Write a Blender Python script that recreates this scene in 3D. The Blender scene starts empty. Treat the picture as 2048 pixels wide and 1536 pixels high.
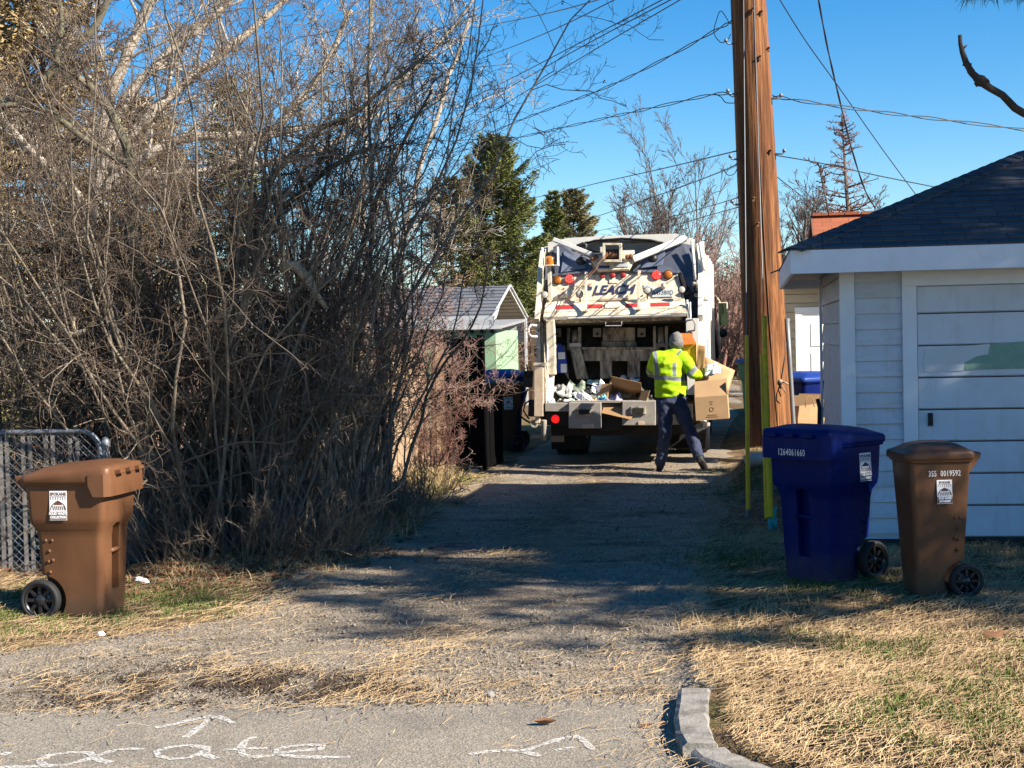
import bpy, bmesh, math, random
import numpy as np
from mathutils import Vector, Matrix, Euler, noise

R_ = math.radians
scn = bpy.context.scene
COL = scn.collection

# ------------------------------------------------------------------ camera
CAMZ, FPX = 1.85, 3000.0
PITCH, ROLL = 1.8, -1.3
cam_d = bpy.data.cameras.new('camera')
cam = bpy.data.objects.new('camera', cam_d)
COL.objects.link(cam)
CR = Matrix.Rotation(R_(90 - PITCH), 3, 'X') @ Matrix.Rotation(R_(ROLL), 3, 'Z')
cam.matrix_world = Matrix.Translation((0, 0, CAMZ)) @ CR.to_4x4()
cam_d.sensor_fit = 'HORIZONTAL'
cam_d.sensor_width = 36.0
cam_d.lens = FPX / 2048 * 36.0
cam_d.clip_start = 0.1
cam_d.clip_end = 3000
scn.camera = cam

# ------------------------------------------------------------------ light
SUN_EL, SUN_PHI = 33.0, 61.0          # phi: from behind the camera towards the right
SDIR = Vector((math.sin(R_(SUN_PHI)) * math.cos(R_(SUN_EL)), -math.cos(R_(SUN_PHI)) * math.cos(R_(SUN_EL)), math.sin(R_(SUN_EL))))
w = bpy.data.worlds.new('World')
scn.world = w
w.use_nodes = True
wn = w.node_tree
for n in list(wn.nodes):
    wn.nodes.remove(n)
sky = wn.nodes.new('ShaderNodeTexSky')
sky.sky_type = 'NISHITA'
sky.sun_disc = False
sky.sun_elevation = R_(SUN_EL)
sky.sun_rotation = R_(180 - SUN_PHI)
sky.altitude = 900
sky.air_density = 1.0
sky.dust_density = 0.1
sky.ozone_density = 3.0
hsv = wn.nodes.new('ShaderNodeHueSaturation')
hsv.inputs['Saturation'].default_value = 1.42
bgn = wn.nodes.new('ShaderNodeBackground')
bgn.inputs['Strength'].default_value = 0.068
won = wn.nodes.new('ShaderNodeOutputWorld')
wn.links.new(sky.outputs[0], hsv.inputs['Color'])
wn.links.new(hsv.outputs[0], bgn.inputs[0])
wn.links.new(bgn.outputs[0], won.inputs[0])
sl = bpy.data.lights.new('sun', 'SUN')
sl.energy = 5.0
sl.angle = R_(0.5)
sl.color = (1.0, 0.91, 0.78)
so = bpy.data.objects.new('sun', sl)
so.rotation_euler = SDIR.to_track_quat('Z', 'Y').to_euler()
so.location = (30, -20, 40)
COL.objects.link(so)
scn.view_settings.view_transform = 'Standard'
scn.view_settings.look = 'None'
scn.view_settings.exposure = 1.35
scn.view_settings.gamma = 1.0
scn.render.engine = 'CYCLES'
scn.cycles.max_bounces = 6
scn.cycles.transparent_max_bounces = 8
scn.cycles.use_denoising = True

# ------------------------------------------------------------------ helpers
def ray(px, py):
    return CR @ Vector(((px - 1024) / FPX, (768 - py) / FPX, -1.0))

def at(px, py, Y):
    """world point seen at that place of the photograph, at depth Y metres"""
    r = ray(px, py)
    return Vector((0, 0, CAMZ)) + r * (Y / r.y)

def gp(px, py, z=0.0):
    """ground point seen at that place of the photograph"""
    r = ray(px, py)
    return Vector((0, 0, CAMZ)) + r * ((z - CAMZ) / r.z)

def ss(a, b, x):
    t = np.clip((x - a) / (b - a), 0, 1)
    return t * t * (3 - 2 * t)

class MB:
    """collects shapes that become ONE mesh object"""
    def __init__(self):
        self.v = []; self.f = []; self.m = []; self.s = []
    def add(self, verts, faces, mi=0, smooth=False, M=None):
        o = len(self.v)
        for p in verts:
            p = Vector(p)
            self.v.append(M @ p if M is not None else p)
        for fc in faces:
            self.f.append([i + o for i in fc]); self.m.append(mi); self.s.append(smooth)
        return self
    def box(self, c, size, rot=None, mi=0, M=None):
        hx, hy, hz = size[0] / 2, size[1] / 2, size[2] / 2
        vs = [Vector((x, y, z)) for x in (-hx, hx) for y in (-hy, hy) for z in (-hz, hz)]
        if rot is not None:
            e = rot if isinstance(rot, Matrix) else Euler(rot).to_matrix()
            vs = [e @ v for v in vs]
        vs = [v + Vector(c) for v in vs]
        fs = [(0, 1, 3, 2), (4, 6, 7, 5), (0, 4, 5, 1), (2, 3, 7, 6), (0, 2, 6, 4), (1, 5, 7, 3)]
        return self.add(vs, fs, mi, False, M)
    def box2(self, a, b, mi=0, M=None):
        a = Vector(a); b = Vector(b)
        return self.box((a + b) / 2, [abs(b[i] - a[i]) for i in range(3)], None, mi, M)
    def bar(self, a, b, wd, th, mi=0, up=(0, 0, 1), M=None):
        a = Vector(a); b = Vector(b); d = b - a
        L = d.length; z = d.normalized(); u = Vector(up)
        if abs(z.dot(u)) > .98: u = Vector((0, 1, 0))
        x = u.cross(z).normalized(); y = z.cross(x)
        m = Matrix((x, y, z)).transposed()
        return self.box((a + b) / 2, (wd, th, L), m, mi, M)
    def prism(self, poly, axis_vec, mi=0, M=None):
        """closed polygon (list of 3d points) extruded along a vector"""
        n = len(poly); e = Vector(axis_vec)
        vs = [Vector(p) for p in poly] + [Vector(p) + e for p in poly]
        fs = [list(range(n))[::-1], list(range(n, 2 * n))]
        for i in range(n):
            j = (i + 1) % n
            fs.append((i, j, n + j, n + i))
        return self.add(vs, fs, mi, False, M)
    def hexa(self, f4, b4, mi=0, M=None):
        """front quad and back quad (same winding)"""
        vs = list(f4) + list(b4)
        fs = [(0, 1, 2, 3), (7, 6, 5, 4)] + [(i, 4 + i, 4 + (i + 1) % 4, (i + 1) % 4) for i in range(4)]
        return self.add(vs, fs, mi, False, M)
    def tube(self, pts, rad, n=8, mi=0, cap=True, smooth=True, M=None):
        pts = [Vector(p) for p in pts]; K = len(pts)
        rads = rad if isinstance(rad, (list, tuple)) else [rad] * K
        vs = []; x = None
        for k in range(K):
            t = (pts[min(k + 1, K - 1)] - pts[max(k - 1, 0)]).normalized()
            if x is None:
                u = Vector((0, 0, 1)) if abs(t.z) < .9 else Vector((1, 0, 0))
                x = u.cross(t).normalized()
            else:
                x = (x - t * x.dot(t))
                x = x.normalized() if x.length > 1e-6 else t.orthogonal().normalized()
            y = t.cross(x)
            for j in range(n):
                a = 2 * math.pi * j / n
                vs.append(pts[k] + (x * math.cos(a) + y * math.sin(a)) * rads[k])
        fs = []
        for k in range(K - 1):
            for j in range(n):
                j2 = (j + 1) % n
                fs.append((k * n + j, k * n + j2, (k + 1) * n + j2, (k + 1) * n + j))
        if cap:
            fs.append(list(range(n))[::-1]); fs.append(list(range((K - 1) * n, K * n)))
        return self.add(vs, fs, mi, smooth, M)
    def lathe(self, prof, n=24, mi=0, smooth=True, M=None):
        """profile (r, z) turned round z"""
        vs = []; K = len(prof)
        for r, z in prof:
            for j in range(n):
                a = 2 * math.pi * j / n
                vs.append((r * math.cos(a), r * math.sin(a), z))
        fs = []
        for k in range(K - 1):
            for j in range(n):
                j2 = (j + 1) % n
                fs.append((k * n + j, k * n + j2, (k + 1) * n + j2, (k + 1) * n + j))
        return self.add(vs, fs, mi, smooth, M)
    def loft(self, rings, mi=0, smooth=True, cap=True, M=None):
        n = len(rings[0]); vs = [p for r in rings for p in r]; fs = []
        for k in range(len(rings) - 1):
            for j in range(n):
                j2 = (j + 1) % n
                fs.append((k * n + j, k * n + j2, (k + 1) * n + j2, (k + 1) * n + j))
        if cap:
            fs.append(list(range(n))[::-1]); fs.append([(len(rings) - 1) * n + j for j in range(n)])
        return self.add(vs, fs, mi, smooth, M)
    def build(self, name, mats, parent=None, bevel=0, loc=None, fixn=True, seg=2):
        me = bpy.data.meshes.new(name)
        me.from_pydata([tuple(p) for p in self.v], [], self.f)
        for i, p in enumerate(me.polygons):
            p.material_index = self.m[i]; p.use_smooth = self.s[i]
        if not isinstance(mats, (list, tuple)): mats = [mats]
        for m in mats: me.materials.append(m)
        if fixn:
            bm = bmesh.new(); bm.from_mesh(me)
            bmesh.ops.recalc_face_normals(bm, faces=bm.faces)
            bm.to_mesh(me); bm.free()
        o = bpy.data.objects.new(name, me); COL.objects.link(o)
        if parent is not None: o.parent = parent
        if loc is not None: o.location = loc
        if bevel:
            b = o.modifiers.new('bevel', 'BEVEL'); b.width = bevel; b.segments = seg
            b.limit_method = 'ANGLE'; b.angle_limit = R_(40); b.harden_normals = False
        return o

def npmesh(name, V, F, mats, parent=None, smooth=False, mi=None):
    """fast mesh from numpy arrays, F of shape (n,3) or (n,4)"""
    V = np.ascontiguousarray(V, dtype=np.float32); F = np.ascontiguousarray(F, dtype=np.int32)
    n, k = F.shape
    me = bpy.data.meshes.new(name)
    me.vertices.add(len(V)); me.vertices.foreach_set('co', V.ravel())
    me.loops.add(n * k); me.loops.foreach_set('vertex_index', F.ravel())
    me.polygons.add(n)
    me.polygons.foreach_set('loop_start', np.arange(0, n * k, k, dtype=np.int32))
    me.polygons.foreach_set('loop_total', np.full(n, k, dtype=np.int32))
    if smooth: me.polygons.foreach_set('use_smooth', np.ones(n, dtype=bool))
    if not isinstance(mats, (list, tuple)): mats = [mats]
    for m in mats: me.materials.append(m)
    if mi is not None: me.polygons.foreach_set('material_index', np.asarray(mi, dtype=np.int32))
    me.update(calc_edges=True)
    o = bpy.data.objects.new(name, me); COL.objects.link(o)
    if parent is not None: o.parent = parent
    return o

def tag(o, label=None, cat=None, group=None, kind=None):
    if label: o['label'] = label
    if cat: o['category'] = cat
    if group: o['group'] = group
    if kind: o['kind'] = kind
    return o

def thing(name, label, cat, loc=(0, 0, 0), rz=0.0, group=None):
    o = bpy.data.objects.new(name, None); COL.objects.link(o)
    o.empty_display_size = .2
    o.location = loc; o.rotation_euler = (0, 0, rz)
    return tag(o, label, cat, group)

def kids(o):
    return [c for c in bpy.data.objects if c.parent == o]

def copy_tree(o, parent=None):
    c = o.copy(); COL.objects.link(c)
    if parent is not None: c.parent = parent
    for ch in kids(o):
        copy_tree(ch, c)
    return c

def text_into(mb, s, size, M, mi=0, shear=0.0, bold=0.0, align='CENTER', space=1.0, xs=1.0):
    """lettering as flat faces with outline 'bold', laid into mb by matrix M (text in its xy plane)"""
    cu = bpy.data.curves.new('t', 'FONT'); cu.body = s; cu.size = size; cu.shear = shear
    cu.align_x = align; cu.align_y = 'CENTER'; cu.offset = bold; cu.space_character = space
    cu.resolution_u = 2
    ob = bpy.data.objects.new('t', cu)
    me = bpy.data.meshes.new_from_object(ob)
    S = Matrix.Diagonal((xs, 1, 1, 1))
    mb.add([v.co.copy() for v in me.vertices], [list(p.vertices) for p in me.polygons], mi, False, M @ S)
    bpy.data.objects.remove(ob); bpy.data.curves.remove(cu); bpy.data.meshes.remove(me)

def boolean_cut(o, cutters):
    """cut solids out of a mesh object for good; the cutters are deleted"""
    for c in cutters:
        m = o.modifiers.new('cut', 'BOOLEAN'); m.operation = 'DIFFERENCE'; m.object = c; m.solver = 'EXACT'
    dg = bpy.context.evaluated_depsgraph_get(); dg.update()
    me = bpy.data.meshes.new_from_object(o.evaluated_get(dg))
    o.modifiers.clear(); old = o.data; o.data = me
    for c in cutters:
        bpy.data.objects.remove(c)

# ------------------------------------------------------------------ materials
def N(t, kind, **kw):
    n = t.nodes.new(kind)
    for k, v in kw.items():
        if k in n.inputs: n.inputs[k].default_value = v
        else: setattr(n, k, v)
    return n

def c4(c): return (c[0], c[1], c[2], 1.0)

def ramp(t, fac, stops):
    r = t.nodes.new('ShaderNodeValToRGB')
    el = r.color_ramp.elements
    while len(el) < len(stops): el.new(0.5)
    for e, (p, c) in zip(el, stops):
        e.position = p; e.color = c4(c) if hasattr(c, '__len__') else (c, c, c, 1)
    t.links.new(fac, r.inputs[0])
    return r.outputs[0]

def mixc(t, fac, a, b, mode='MIX'):
    m = t.nodes.new('ShaderNodeMix'); m.data_type = 'RGBA'; m.blend_type = mode
    for s, v in ((m.inputs[0], fac), (m.inputs[6], a), (m.inputs[7], b)):
        if hasattr(v, 'links') or isinstance(v, bpy.types.NodeSocket): t.links.new(v, s)
        elif hasattr(v, '__len__'): s.default_value = c4(v)
        else: s.default_value = v
    return m.outputs[2]

def mathn(t, op, a, b=None, clamp=False):
    m = t.nodes.new('ShaderNodeMath'); m.operation = op; m.use_clamp = clamp
    for s, v in zip(m.inputs, (a, b)):
        if v is None: continue
        if isinstance(v, bpy.types.NodeSocket): t.links.new(v, s)
        else: s.default_value = v
    return m.outputs[0]

def coords(t, scale=(1, 1, 1), kind='Object', rot=(0, 0, 0)):
    tc = t.nodes.new('ShaderNodeTexCoord'); mp = t.nodes.new('ShaderNodeMapping')
    mp.inputs['Scale'].default_value = scale; mp.inputs['Rotation'].default_value = rot
    t.links.new(tc.outputs[kind], mp.inputs[0])
    return mp.outputs[0]

def noisen(t, vec, scale, detail=4, rough=.55, dist=0.0):
    n = t.nodes.new('ShaderNodeTexNoise')
    n.inputs['Scale'].default_value = scale; n.inputs['Detail'].default_value = detail
    n.inputs['Roughness'].default_value = rough; n.inputs['Distortion'].default_value = dist
    t.links.new(vec, n.inputs['Vector'])
    return n.outputs[0]

def base_mat(name, rough=.6, metal=0.0, spec=.5):
    m = bpy.data.materials.new(name); m.use_nodes = True
    t = m.node_tree; p = t.nodes['Principled BSDF']
    p.inputs['Roughness'].default_value = rough; p.inputs['Metallic'].default_value = metal
    p.inputs['Specular IOR Level'].default_value = spec
    return m, t, p

def bumpn(t, p, height, strength=.3, dist=.01):
    b = t.nodes.new('ShaderNodeBump')
    b.inputs['Strength'].default_value = strength; b.inputs['Distance'].default_value = dist
    t.links.new(height, b.inputs['Height']); t.links.new(b.outputs[0], p.inputs['Normal'])

def pm(name, col, rough=.6, var=.18, vs=6.0, metal=0.0, spec=.4, bump=0.0, bs=60.0, bd=.004,
       dirt=None, ds=2.5, da=.5, dlo=.45, dhi=.7, stretch=(1, 1, 1), kind='Object'):
    """paint, wood, plastic...: colour with mottling, optional stains with a shape of their own, optional grain"""
    m, t, p = base_mat(name, rough, metal, spec)
    v = coords(t, stretch, kind)
    n1 = noisen(t, v, vs, 5, .6)
    lo = [max(0, c * (1 - var)) for c in col]; hi = [min(1, c * (1 + var)) for c in col]
    c = ramp(t, n1, [(.3, lo), (.7, hi)])
    if dirt is not None:
        n2 = noisen(t, v, ds, 8, .7, .4)
        f = ramp(t, n2, [(dlo, 0.0), (dhi, da)])
        c = mixc(t, f, c, dirt)
    t.links.new(c, p.inputs['Base Color'])
    if bump:
        bumpn(t, p, noisen(t, v, bs, 4, .6), bump, bd)
    return m

def emis(name, col, strength):
    m, t, p = base_mat(name, .3)
    p.inputs['Base Color'].default_value = c4(col)
    p.inputs['Emission Color'].default_value = c4(col); p.inputs['Emission Strength'].default_value = strength
    return m

def rounded(cx, cy, hx0, hx1, hy, z, r, n=5):
    """rounded rectangle ring: x from -hx0 to hx1, y +-hy"""
    pts = []
    for (sx, sy, a0) in ((hx1, hy, 0), (-hx0, hy, 90), (-hx0, -hy, 180), (hx1, -hy, 270)):
        ox = sx - r * (1 if sx > 0 else -1); oy = sy - r * (1 if sy > 0 else -1)
        for k in range(n + 1):
            a = R_(a0 + 90 * k / n)
            pts.append(Vector((cx + ox + r * math.cos(a), cy + oy + r * math.sin(a), z)))
    return pts
# ------------------------------------------------------------------ ground, alley, street
AL = R_(9.0)                                   # the alley runs 9 degrees to the right of the view
AX = Vector((math.sin(AL), math.cos(AL), 0)); AR = Vector((math.cos(AL), -math.sin(AL), 0))
def alley_c(y): return .77 + (y - 17) * .158
def hw_left(y): return 1.66 + np.maximum(0, 10.0 - y) * 1.15
def hw_right(y): return 1.60 + np.maximum(0, 8.9 - y) * .15
STREET_Y = 7.52

KERB_PX = [(1392, 1379), (1386, 1405), (1382, 1432), (1387, 1462), (1402, 1488), (1432, 1508), (1476, 1525), (1540, 1545), (1640, 1575)]
KERB = [gp(px, py, .07) for px, py in KERB_PX]
KERB = [Vector((KERB[0].x - .01, KERB[0].y + .02, .07))] + KERB[1:] + [Vector((2.6, KERB[-1].y - .22, .07)), Vector((6, KERB[-1].y - .35, .07)), Vector((40, KERB[-1].y - .5, .07))]
_kx = np.array([k.x for k in KERB]); _ky = np.array([k.y for k in KERB])
def kerb_side(x, y):
    """distance behind the kerb line (grass side positive), rough"""
    d = np.full(np.shape(x), 1e9)
    s = np.zeros(np.shape(x))
    for i in range(len(KERB) - 1):
        ax, ay, bx, by = _kx[i], _ky[i], _kx[i + 1], _ky[i + 1]
        L2 = (bx - ax) ** 2 + (by - ay) ** 2
        u = np.clip(((x - ax) * (bx - ax) + (y - ay) * (by - ay)) / L2, 0, 1)
        dx = x - (ax + u * (bx - ax)); dy = y - (ay + u * (by - ay)); dd = np.hypot(dx, dy)
        cr = (bx - ax) * dy - (by - ay) * dx
        s = np.where(dd < d, np.sign(cr) * dd, s); d = np.minimum(d, dd)
    return s

def gz(x, y):
    x = np.asarray(x, float); y = np.asarray(y, float)
    xc = .77 + (y - 17) * .158
    dr = x - (xc + hw_right(y)); dl = (xc - hw_left(y)) - x
    out = np.maximum(ss(0, .5, dr), ss(0, .5, dl))
    z = out * (.025 * np.sin(x * 1.7 + y * .9) + .02 * np.sin(x * 3.1 - y * 2.3) + .012)
    z = z + .40 * np.exp(-(((x - 3.0) / .60) ** 2 + ((y - 18.3) / 1.1) ** 2)) * ss(-.05, .35, dr)
    ks = kerb_side(x, y)
    z = z + .055 * ss(-.05, .02, ks) * ss(9.6, 8.0, y) * (y < 10)
    z = np.where((y < STREET_Y + .25) & (ks < 0), np.minimum(z, 0), z)
    return z

def gzf(x, y): return float(gz(np.array([x]), np.array([y]))[0])

# --- materials of the ground
def ground_mat():
    m, t, p = base_mat('soil_with_needles', .95, 0, .1)
    v = coords(t)
    big = noisen(t, v, .8, 5, .6)
    mid = noisen(t, v, 5, 6, .65)
    fine = noisen(t, v, 70, 4, .7)
    v2 = coords(t, (14, 130, 30), rot=(0, 0, .22)); v3 = coords(t, (18, 140, 30), rot=(0, 0, -.5))
    st = mixc(t, .5, noisen(t, v2, 1, 4, .6), noisen(t, v3, 1, 4, .6))
    dirt = ramp(t, fine, [(.3, (.03, .021, .014)), (.7, (.115, .082, .055))])
    straw = ramp(t, st, [(.38, (.09, .055, .028)), (.62, (.42, .29, .15))])
    c = mixc(t, ramp(t, mid, [(.40, 0), (.62, .85)]), dirt, straw)
    moss = ramp(t, fine, [(.3, (.03, .045, .012)), (.7, (.10, .13, .035))])
    c = mixc(t, ramp(t, big, [(.52, 0), (.66, .6)]), c, moss)
    t.links.new(c, p.inputs['Base Color'])
    bumpn(t, p, mixc(t, .5, fine, st), .8, .02)
    return m

def gravel_mat():
    m, t, p = base_mat('alley_gravel', .95, 0, .1)
    v = coords(t)
    vo = t.nodes.new('ShaderNodeTexVoronoi'); vo.inputs['Scale'].default_value = 55
    t.links.new(v, vo.inputs['Vector'])
    big = noisen(t, v, .7, 5, .6); fine = noisen(t, v, 120, 4, .7)
    st = ramp(t, vo.outputs['Color'], [(.1, (.14, .118, .092)), (.55, (.35, .295, .225)), (.95, (.58, .50, .40))])
    soil = ramp(t, fine, [(.3, (.11, .085, .06)), (.7, (.35, .28, .20))])
    c = mixc(t, ramp(t, noisen(t, v, 3.0, 6, .7), [(.38, .15), (.62, .9)]), soil, st)
    # dark organic patches where needles rotted into the gravel
    mp = coords(t, (.55, 1.5, 1))
    dk = ramp(t, noisen(t, mp, 1.1, 7, .65, .3), [(.52, 0), (.66, .72)])
    c = mixc(t, dk, c, (.055, .040, .028))
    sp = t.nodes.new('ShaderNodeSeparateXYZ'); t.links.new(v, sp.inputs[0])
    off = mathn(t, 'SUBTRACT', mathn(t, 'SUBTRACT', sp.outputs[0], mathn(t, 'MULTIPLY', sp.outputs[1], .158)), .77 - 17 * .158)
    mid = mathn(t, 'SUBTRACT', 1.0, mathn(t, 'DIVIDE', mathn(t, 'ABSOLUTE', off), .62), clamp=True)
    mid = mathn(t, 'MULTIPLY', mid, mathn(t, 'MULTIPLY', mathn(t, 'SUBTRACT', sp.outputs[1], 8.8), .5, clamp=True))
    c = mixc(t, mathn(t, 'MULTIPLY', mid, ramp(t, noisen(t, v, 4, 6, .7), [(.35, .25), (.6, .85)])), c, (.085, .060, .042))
    # paler wheel tracks follow the lane
    c = mixc(t, ramp(t, big, [(.45, 0), (.7, .25)]), c, (.33, .30, .265))
    t.links.new(c, p.inputs['Base Color'])
    bumpn(t, p, mixc(t, .5, vo.outputs['Distance'], fine), .9, .025)
    return m

def asphalt_mat():
    m, t, p = base_mat('old_asphalt', .93, 0, .15)
    v = coords(t)
    vo = t.nodes.new('ShaderNodeTexVoronoi'); vo.inputs['Scale'].default_value = 95
    t.links.new(v, vo.inputs['Vector'])
    fine = noisen(t, v, 160, 3, .7)
    c = ramp(t, vo.outputs['Color'], [(.1, (.11, .098, .080)), (.6, (.29, .255, .205)), (.95, (.48, .42, .34))])
    c = mixc(t, .45, c, ramp(t, fine, [(.3, (.12, .105, .086)), (.7, (.38, .335, .27))]))
    c = mixc(t, ramp(t, noisen(t, v, 1.3, 6, .65), [(.45, 0), (.7, .45)]), c, (.11, .10, .092))
    t.links.new(c, p.inputs['Base Color'])
    bumpn(t, p, mixc(t, .5, vo.outputs['Distance'], fine), .6, .012)
    return m

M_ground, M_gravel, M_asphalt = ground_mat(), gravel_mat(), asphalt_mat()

def sheet(name, xs, ys, zfun, m, mask=None):
    X, Y = np.meshgrid(xs, ys)
    Z = zfun(X, Y)
    V = np.stack([X, Y, Z], -1).reshape(-1, 3)
    nx = len(xs); i, j = np.meshgrid(np.arange(len(ys) - 1), np.arange(nx - 1), indexing='ij')
    a = (i * nx + j).ravel()
    F = np.stack([a, a + 1, a + nx + 1, a + nx], -1)
    if mask is not None: F = F[mask(V[F].mean(1))]
    return npmesh(name, V, F, m, smooth=True)

xs = np.concatenate([[-900, -300, -120, -60, -40, -28, -20, -15, -12, -10, -9, -8.5], np.arange(-8, 8.01, .1), [8.5, 9, 10, 12, 15, 20, 28, 40, 60, 120, 300, 900]])
ys = np.concatenate([[-60, -30, -15, -5, 0, 2, 4], np.arange(5, 24.01, .1), [24.5, 25, 26, 28, 30, 34, 40, 50, 70, 100, 160, 300, 600, 1500]])
ground = sheet('ground', xs, ys, lambda x, y: gz(x, y) - .012 * (y < STREET_Y + .1), M_ground)
tag(ground, 'bare soil and pine needle verge with thin grass', kind='structure')

rng0 = np.random.default_rng(3)
yy = np.concatenate([np.arange(STREET_Y - .02, 24, .12), np.arange(24, 130, 3.0)])
_jl = np.convolve(rng0.normal(0, .16, len(yy) + 8), np.ones(5) / 5, 'same')[4:-4]
_jr = np.convolve(rng0.normal(0, .16, len(yy) + 8), np.ones(5) / 5, 'same')[4:-4]
def alley_strip():
    us = np.linspace(0, 1, 30)
    xl = alley_c(yy) - hw_left(yy) + _jl; xr = alley_c(yy) + hw_right(yy) + _jr
    xr = np.where(yy < 9, np.minimum(xr, 1.0), xr)
    X = xl[:, None] + (xr - xl)[:, None] * us[None]
    Yg = np.repeat(yy[:, None], 30, 1)
    e = np.minimum(us, 1 - us) * 30
    Z = .006 + .012 * np.sin(us * 14)[None] * np.clip(e / 6, 0, 1)[None] * (yy > 8.5)[:, None] - .004 * (e < 1)[None]
    Z = np.maximum(Z, gz(X, Yg) + .004)
    V = np.stack([X, Yg, Z], -1).reshape(-1, 3)
    i, j = np.meshgrid(np.arange(len(yy) - 1), np.arange(29), indexing='ij')
    a = (i * 30 + j).ravel()
    return npmesh('alley', V, np.stack([a, a + 1, a + 31, a + 30], -1), M_gravel, smooth=True)
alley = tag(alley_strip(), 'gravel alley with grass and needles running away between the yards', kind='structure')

def street_sheet():
    mb = MB()
    edge = [(-60.0, STREET_Y - 1.0)]
    rr = random.Random(5)
    for x in np.arange(-9, .95, .18):
        edge.append((float(x), STREET_Y + rr.uniform(-.025, .03)))
    k = [(v.x + .03, v.y) for v in KERB]
    edge += k + [(60, KERB[-1].y), (60, -40), (-60, -40)]
    mb.add([(x, y, .012) for x, y in edge], [list(range(len(edge)))])
    return mb.build('street', M_asphalt, fixn=False)
street = tag(street_sheet(), 'worn grey asphalt street at the mouth of the alley', kind='structure')
if street.data.polygons[0].normal.z < 0: street.data.flip_normals()

# kerb return in two cast pieces with a broken joint
M_kerb = pm('kerb_concrete', (.27, .25, .22), .9, .2, 9, bump=.6, bs=60, bd=.01, dirt=(.09, .08, .07), ds=7, da=.85, dlo=.45, dhi=.66)
def kerb_piece(pts, wdt=.155, h=.075):
    mb = MB(); rings = []
    rr = random.Random(9)
    dense = []
    for a, b in zip(pts[:-1], pts[1:]):
        n = max(1, int((b - a).length / .06)) if (b - a).length < 3 else 6
        dense += [a.lerp(b, i / n) for i in range(n)]
    dense.append(pts[-1])
    for i, p in enumerate(dense):
        t = (dense[min(i + 1, len(dense) - 1)] - dense[max(i - 1, 0)]); t.z = 0; t.normalize()
        nrm = Vector((-t.y, t.x, 0))                  # towards the grass
        if nrm.x < 0 and abs(nrm.x) > abs(nrm.y): nrm = -nrm
        if nrm.y < 0 and abs(nrm.y) > abs(nrm.x): nrm = -nrm
        j = lambda s: rr.uniform(-s, s)
        a = p - nrm * wdt * .5
        ring = [a + Vector((0, 0, -p.z - .03)), a + Vector((j(.004), j(.004), h - .015 - p.z)), a + nrm * .02 + Vector((0, 0, h - p.z + j(.003))),
                a + nrm * (wdt - .012) + Vector((j(.008), j(.008), h - p.z + j(.004))), a + nrm * wdt + Vector((j(.008), j(.008), h - .012 - p.z)), a + nrm * wdt + Vector((0, 0, -p.z - .03))]
        rings.append(ring)
    mb.loft(rings, smooth=False)
    return mb
kb = kerb_piece(KERB[:5]).build('kerb', M_kerb)
tag(kb, 'pale broken concrete kerb end at the alley mouth', kind='structure')
kb2 = kerb_piece([KERB[4] + (KERB[5] - KERB[4]) * .12 + Vector((.02, -.03, 0))] + KERB[5:], h=.068).build('kerb', M_kerb)
tag(kb2, 'pale concrete kerb curving away beside the street', kind='structure')

# sprayed writing on the street
def paint_mat():
    m, t, p = base_mat('worn_white_paint', .85)
    v = coords(t)
    f = ramp(t, noisen(t, v, 55, 5, .75), [(.40, 0.0), (.60, .92)])
    p.inputs['Base Color'].default_value = (.68, .66, .62, 1)
    t.links.new(f, p.inputs['Alpha'])
    return m
M_spray = paint_mat()
STROKES = [
    [(0, 1534), (60, 1533), (130, 1530), (170, 1520), (188, 1512), (178, 1505), (140, 1504), (100, 1510), (78, 1521), (90, 1530), (130, 1531)],
    [(188, 1514), (205, 1507), (235, 1499), (262, 1497), (288, 1498)], [(188, 1515), (202, 1521), (222, 1525)],
    [(415, 1496), (380, 1490), (340, 1494), (312, 1502), (318, 1512), (345, 1518), (380, 1515), (405, 1505), (415, 1497), (412, 1510), (432, 1517)],
    [(510, 1473), (492, 1480), (482, 1494), (484, 1508), (500, 1513), (540, 1512), (565, 1505), (600, 1501), (640, 1498), (646, 1491), (620, 1489), (580, 1492), (552, 1499), (556, 1508), (590, 1513), (640, 1514), (700, 1514)],
    [(446, 1499), (490, 1497), (535, 1496)],
    [(310, 1455), (345, 1449), (380, 1440), (424, 1431)], [(424, 1432), (405, 1450), (388, 1462), (370, 1475)], [(434, 1432), (450, 1438), (467, 1446)],
    [(938, 1508), (975, 1503), (1020, 1500), (1060, 1506), (1080, 1512)], [(1040, 1504), (1090, 1487), (1130, 1475), (1160, 1472)],
    [(1160, 1474), (1172, 1485), (1186, 1499)], [(1110, 1500), (1150, 1494)], [(0, 1506), (18, 1508)]]
for s in STROKES:
    mb = MB(); P = [gp(x, y, .016) for x, y in s]
    D = []
    for a, b in zip(P[:-1], P[1:]):
        n = max(1, int((b - a).length / .03))
        D += [a.lerp(b, i / n) for i in range(n)]
    D.append(P[-1]); vs = []
    rr = random.Random(len(D))
    for i, p in enumerate(D):
        t = D[min(i + 1, len(D) - 1)] - D[max(i - 1, 0)]
        nn = Vector((-t.y, t.x, 0)).normalized() * rr.uniform(.012, .026)
        vs += [p - nn, p + nn]
    mb.add(vs, [(2 * i, 2 * i + 1, 2 * i + 3, 2 * i + 2) for i in range(len(D) - 1)])
    o = mb.build('painted_marking', M_spray, street, fixn=False)

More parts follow.
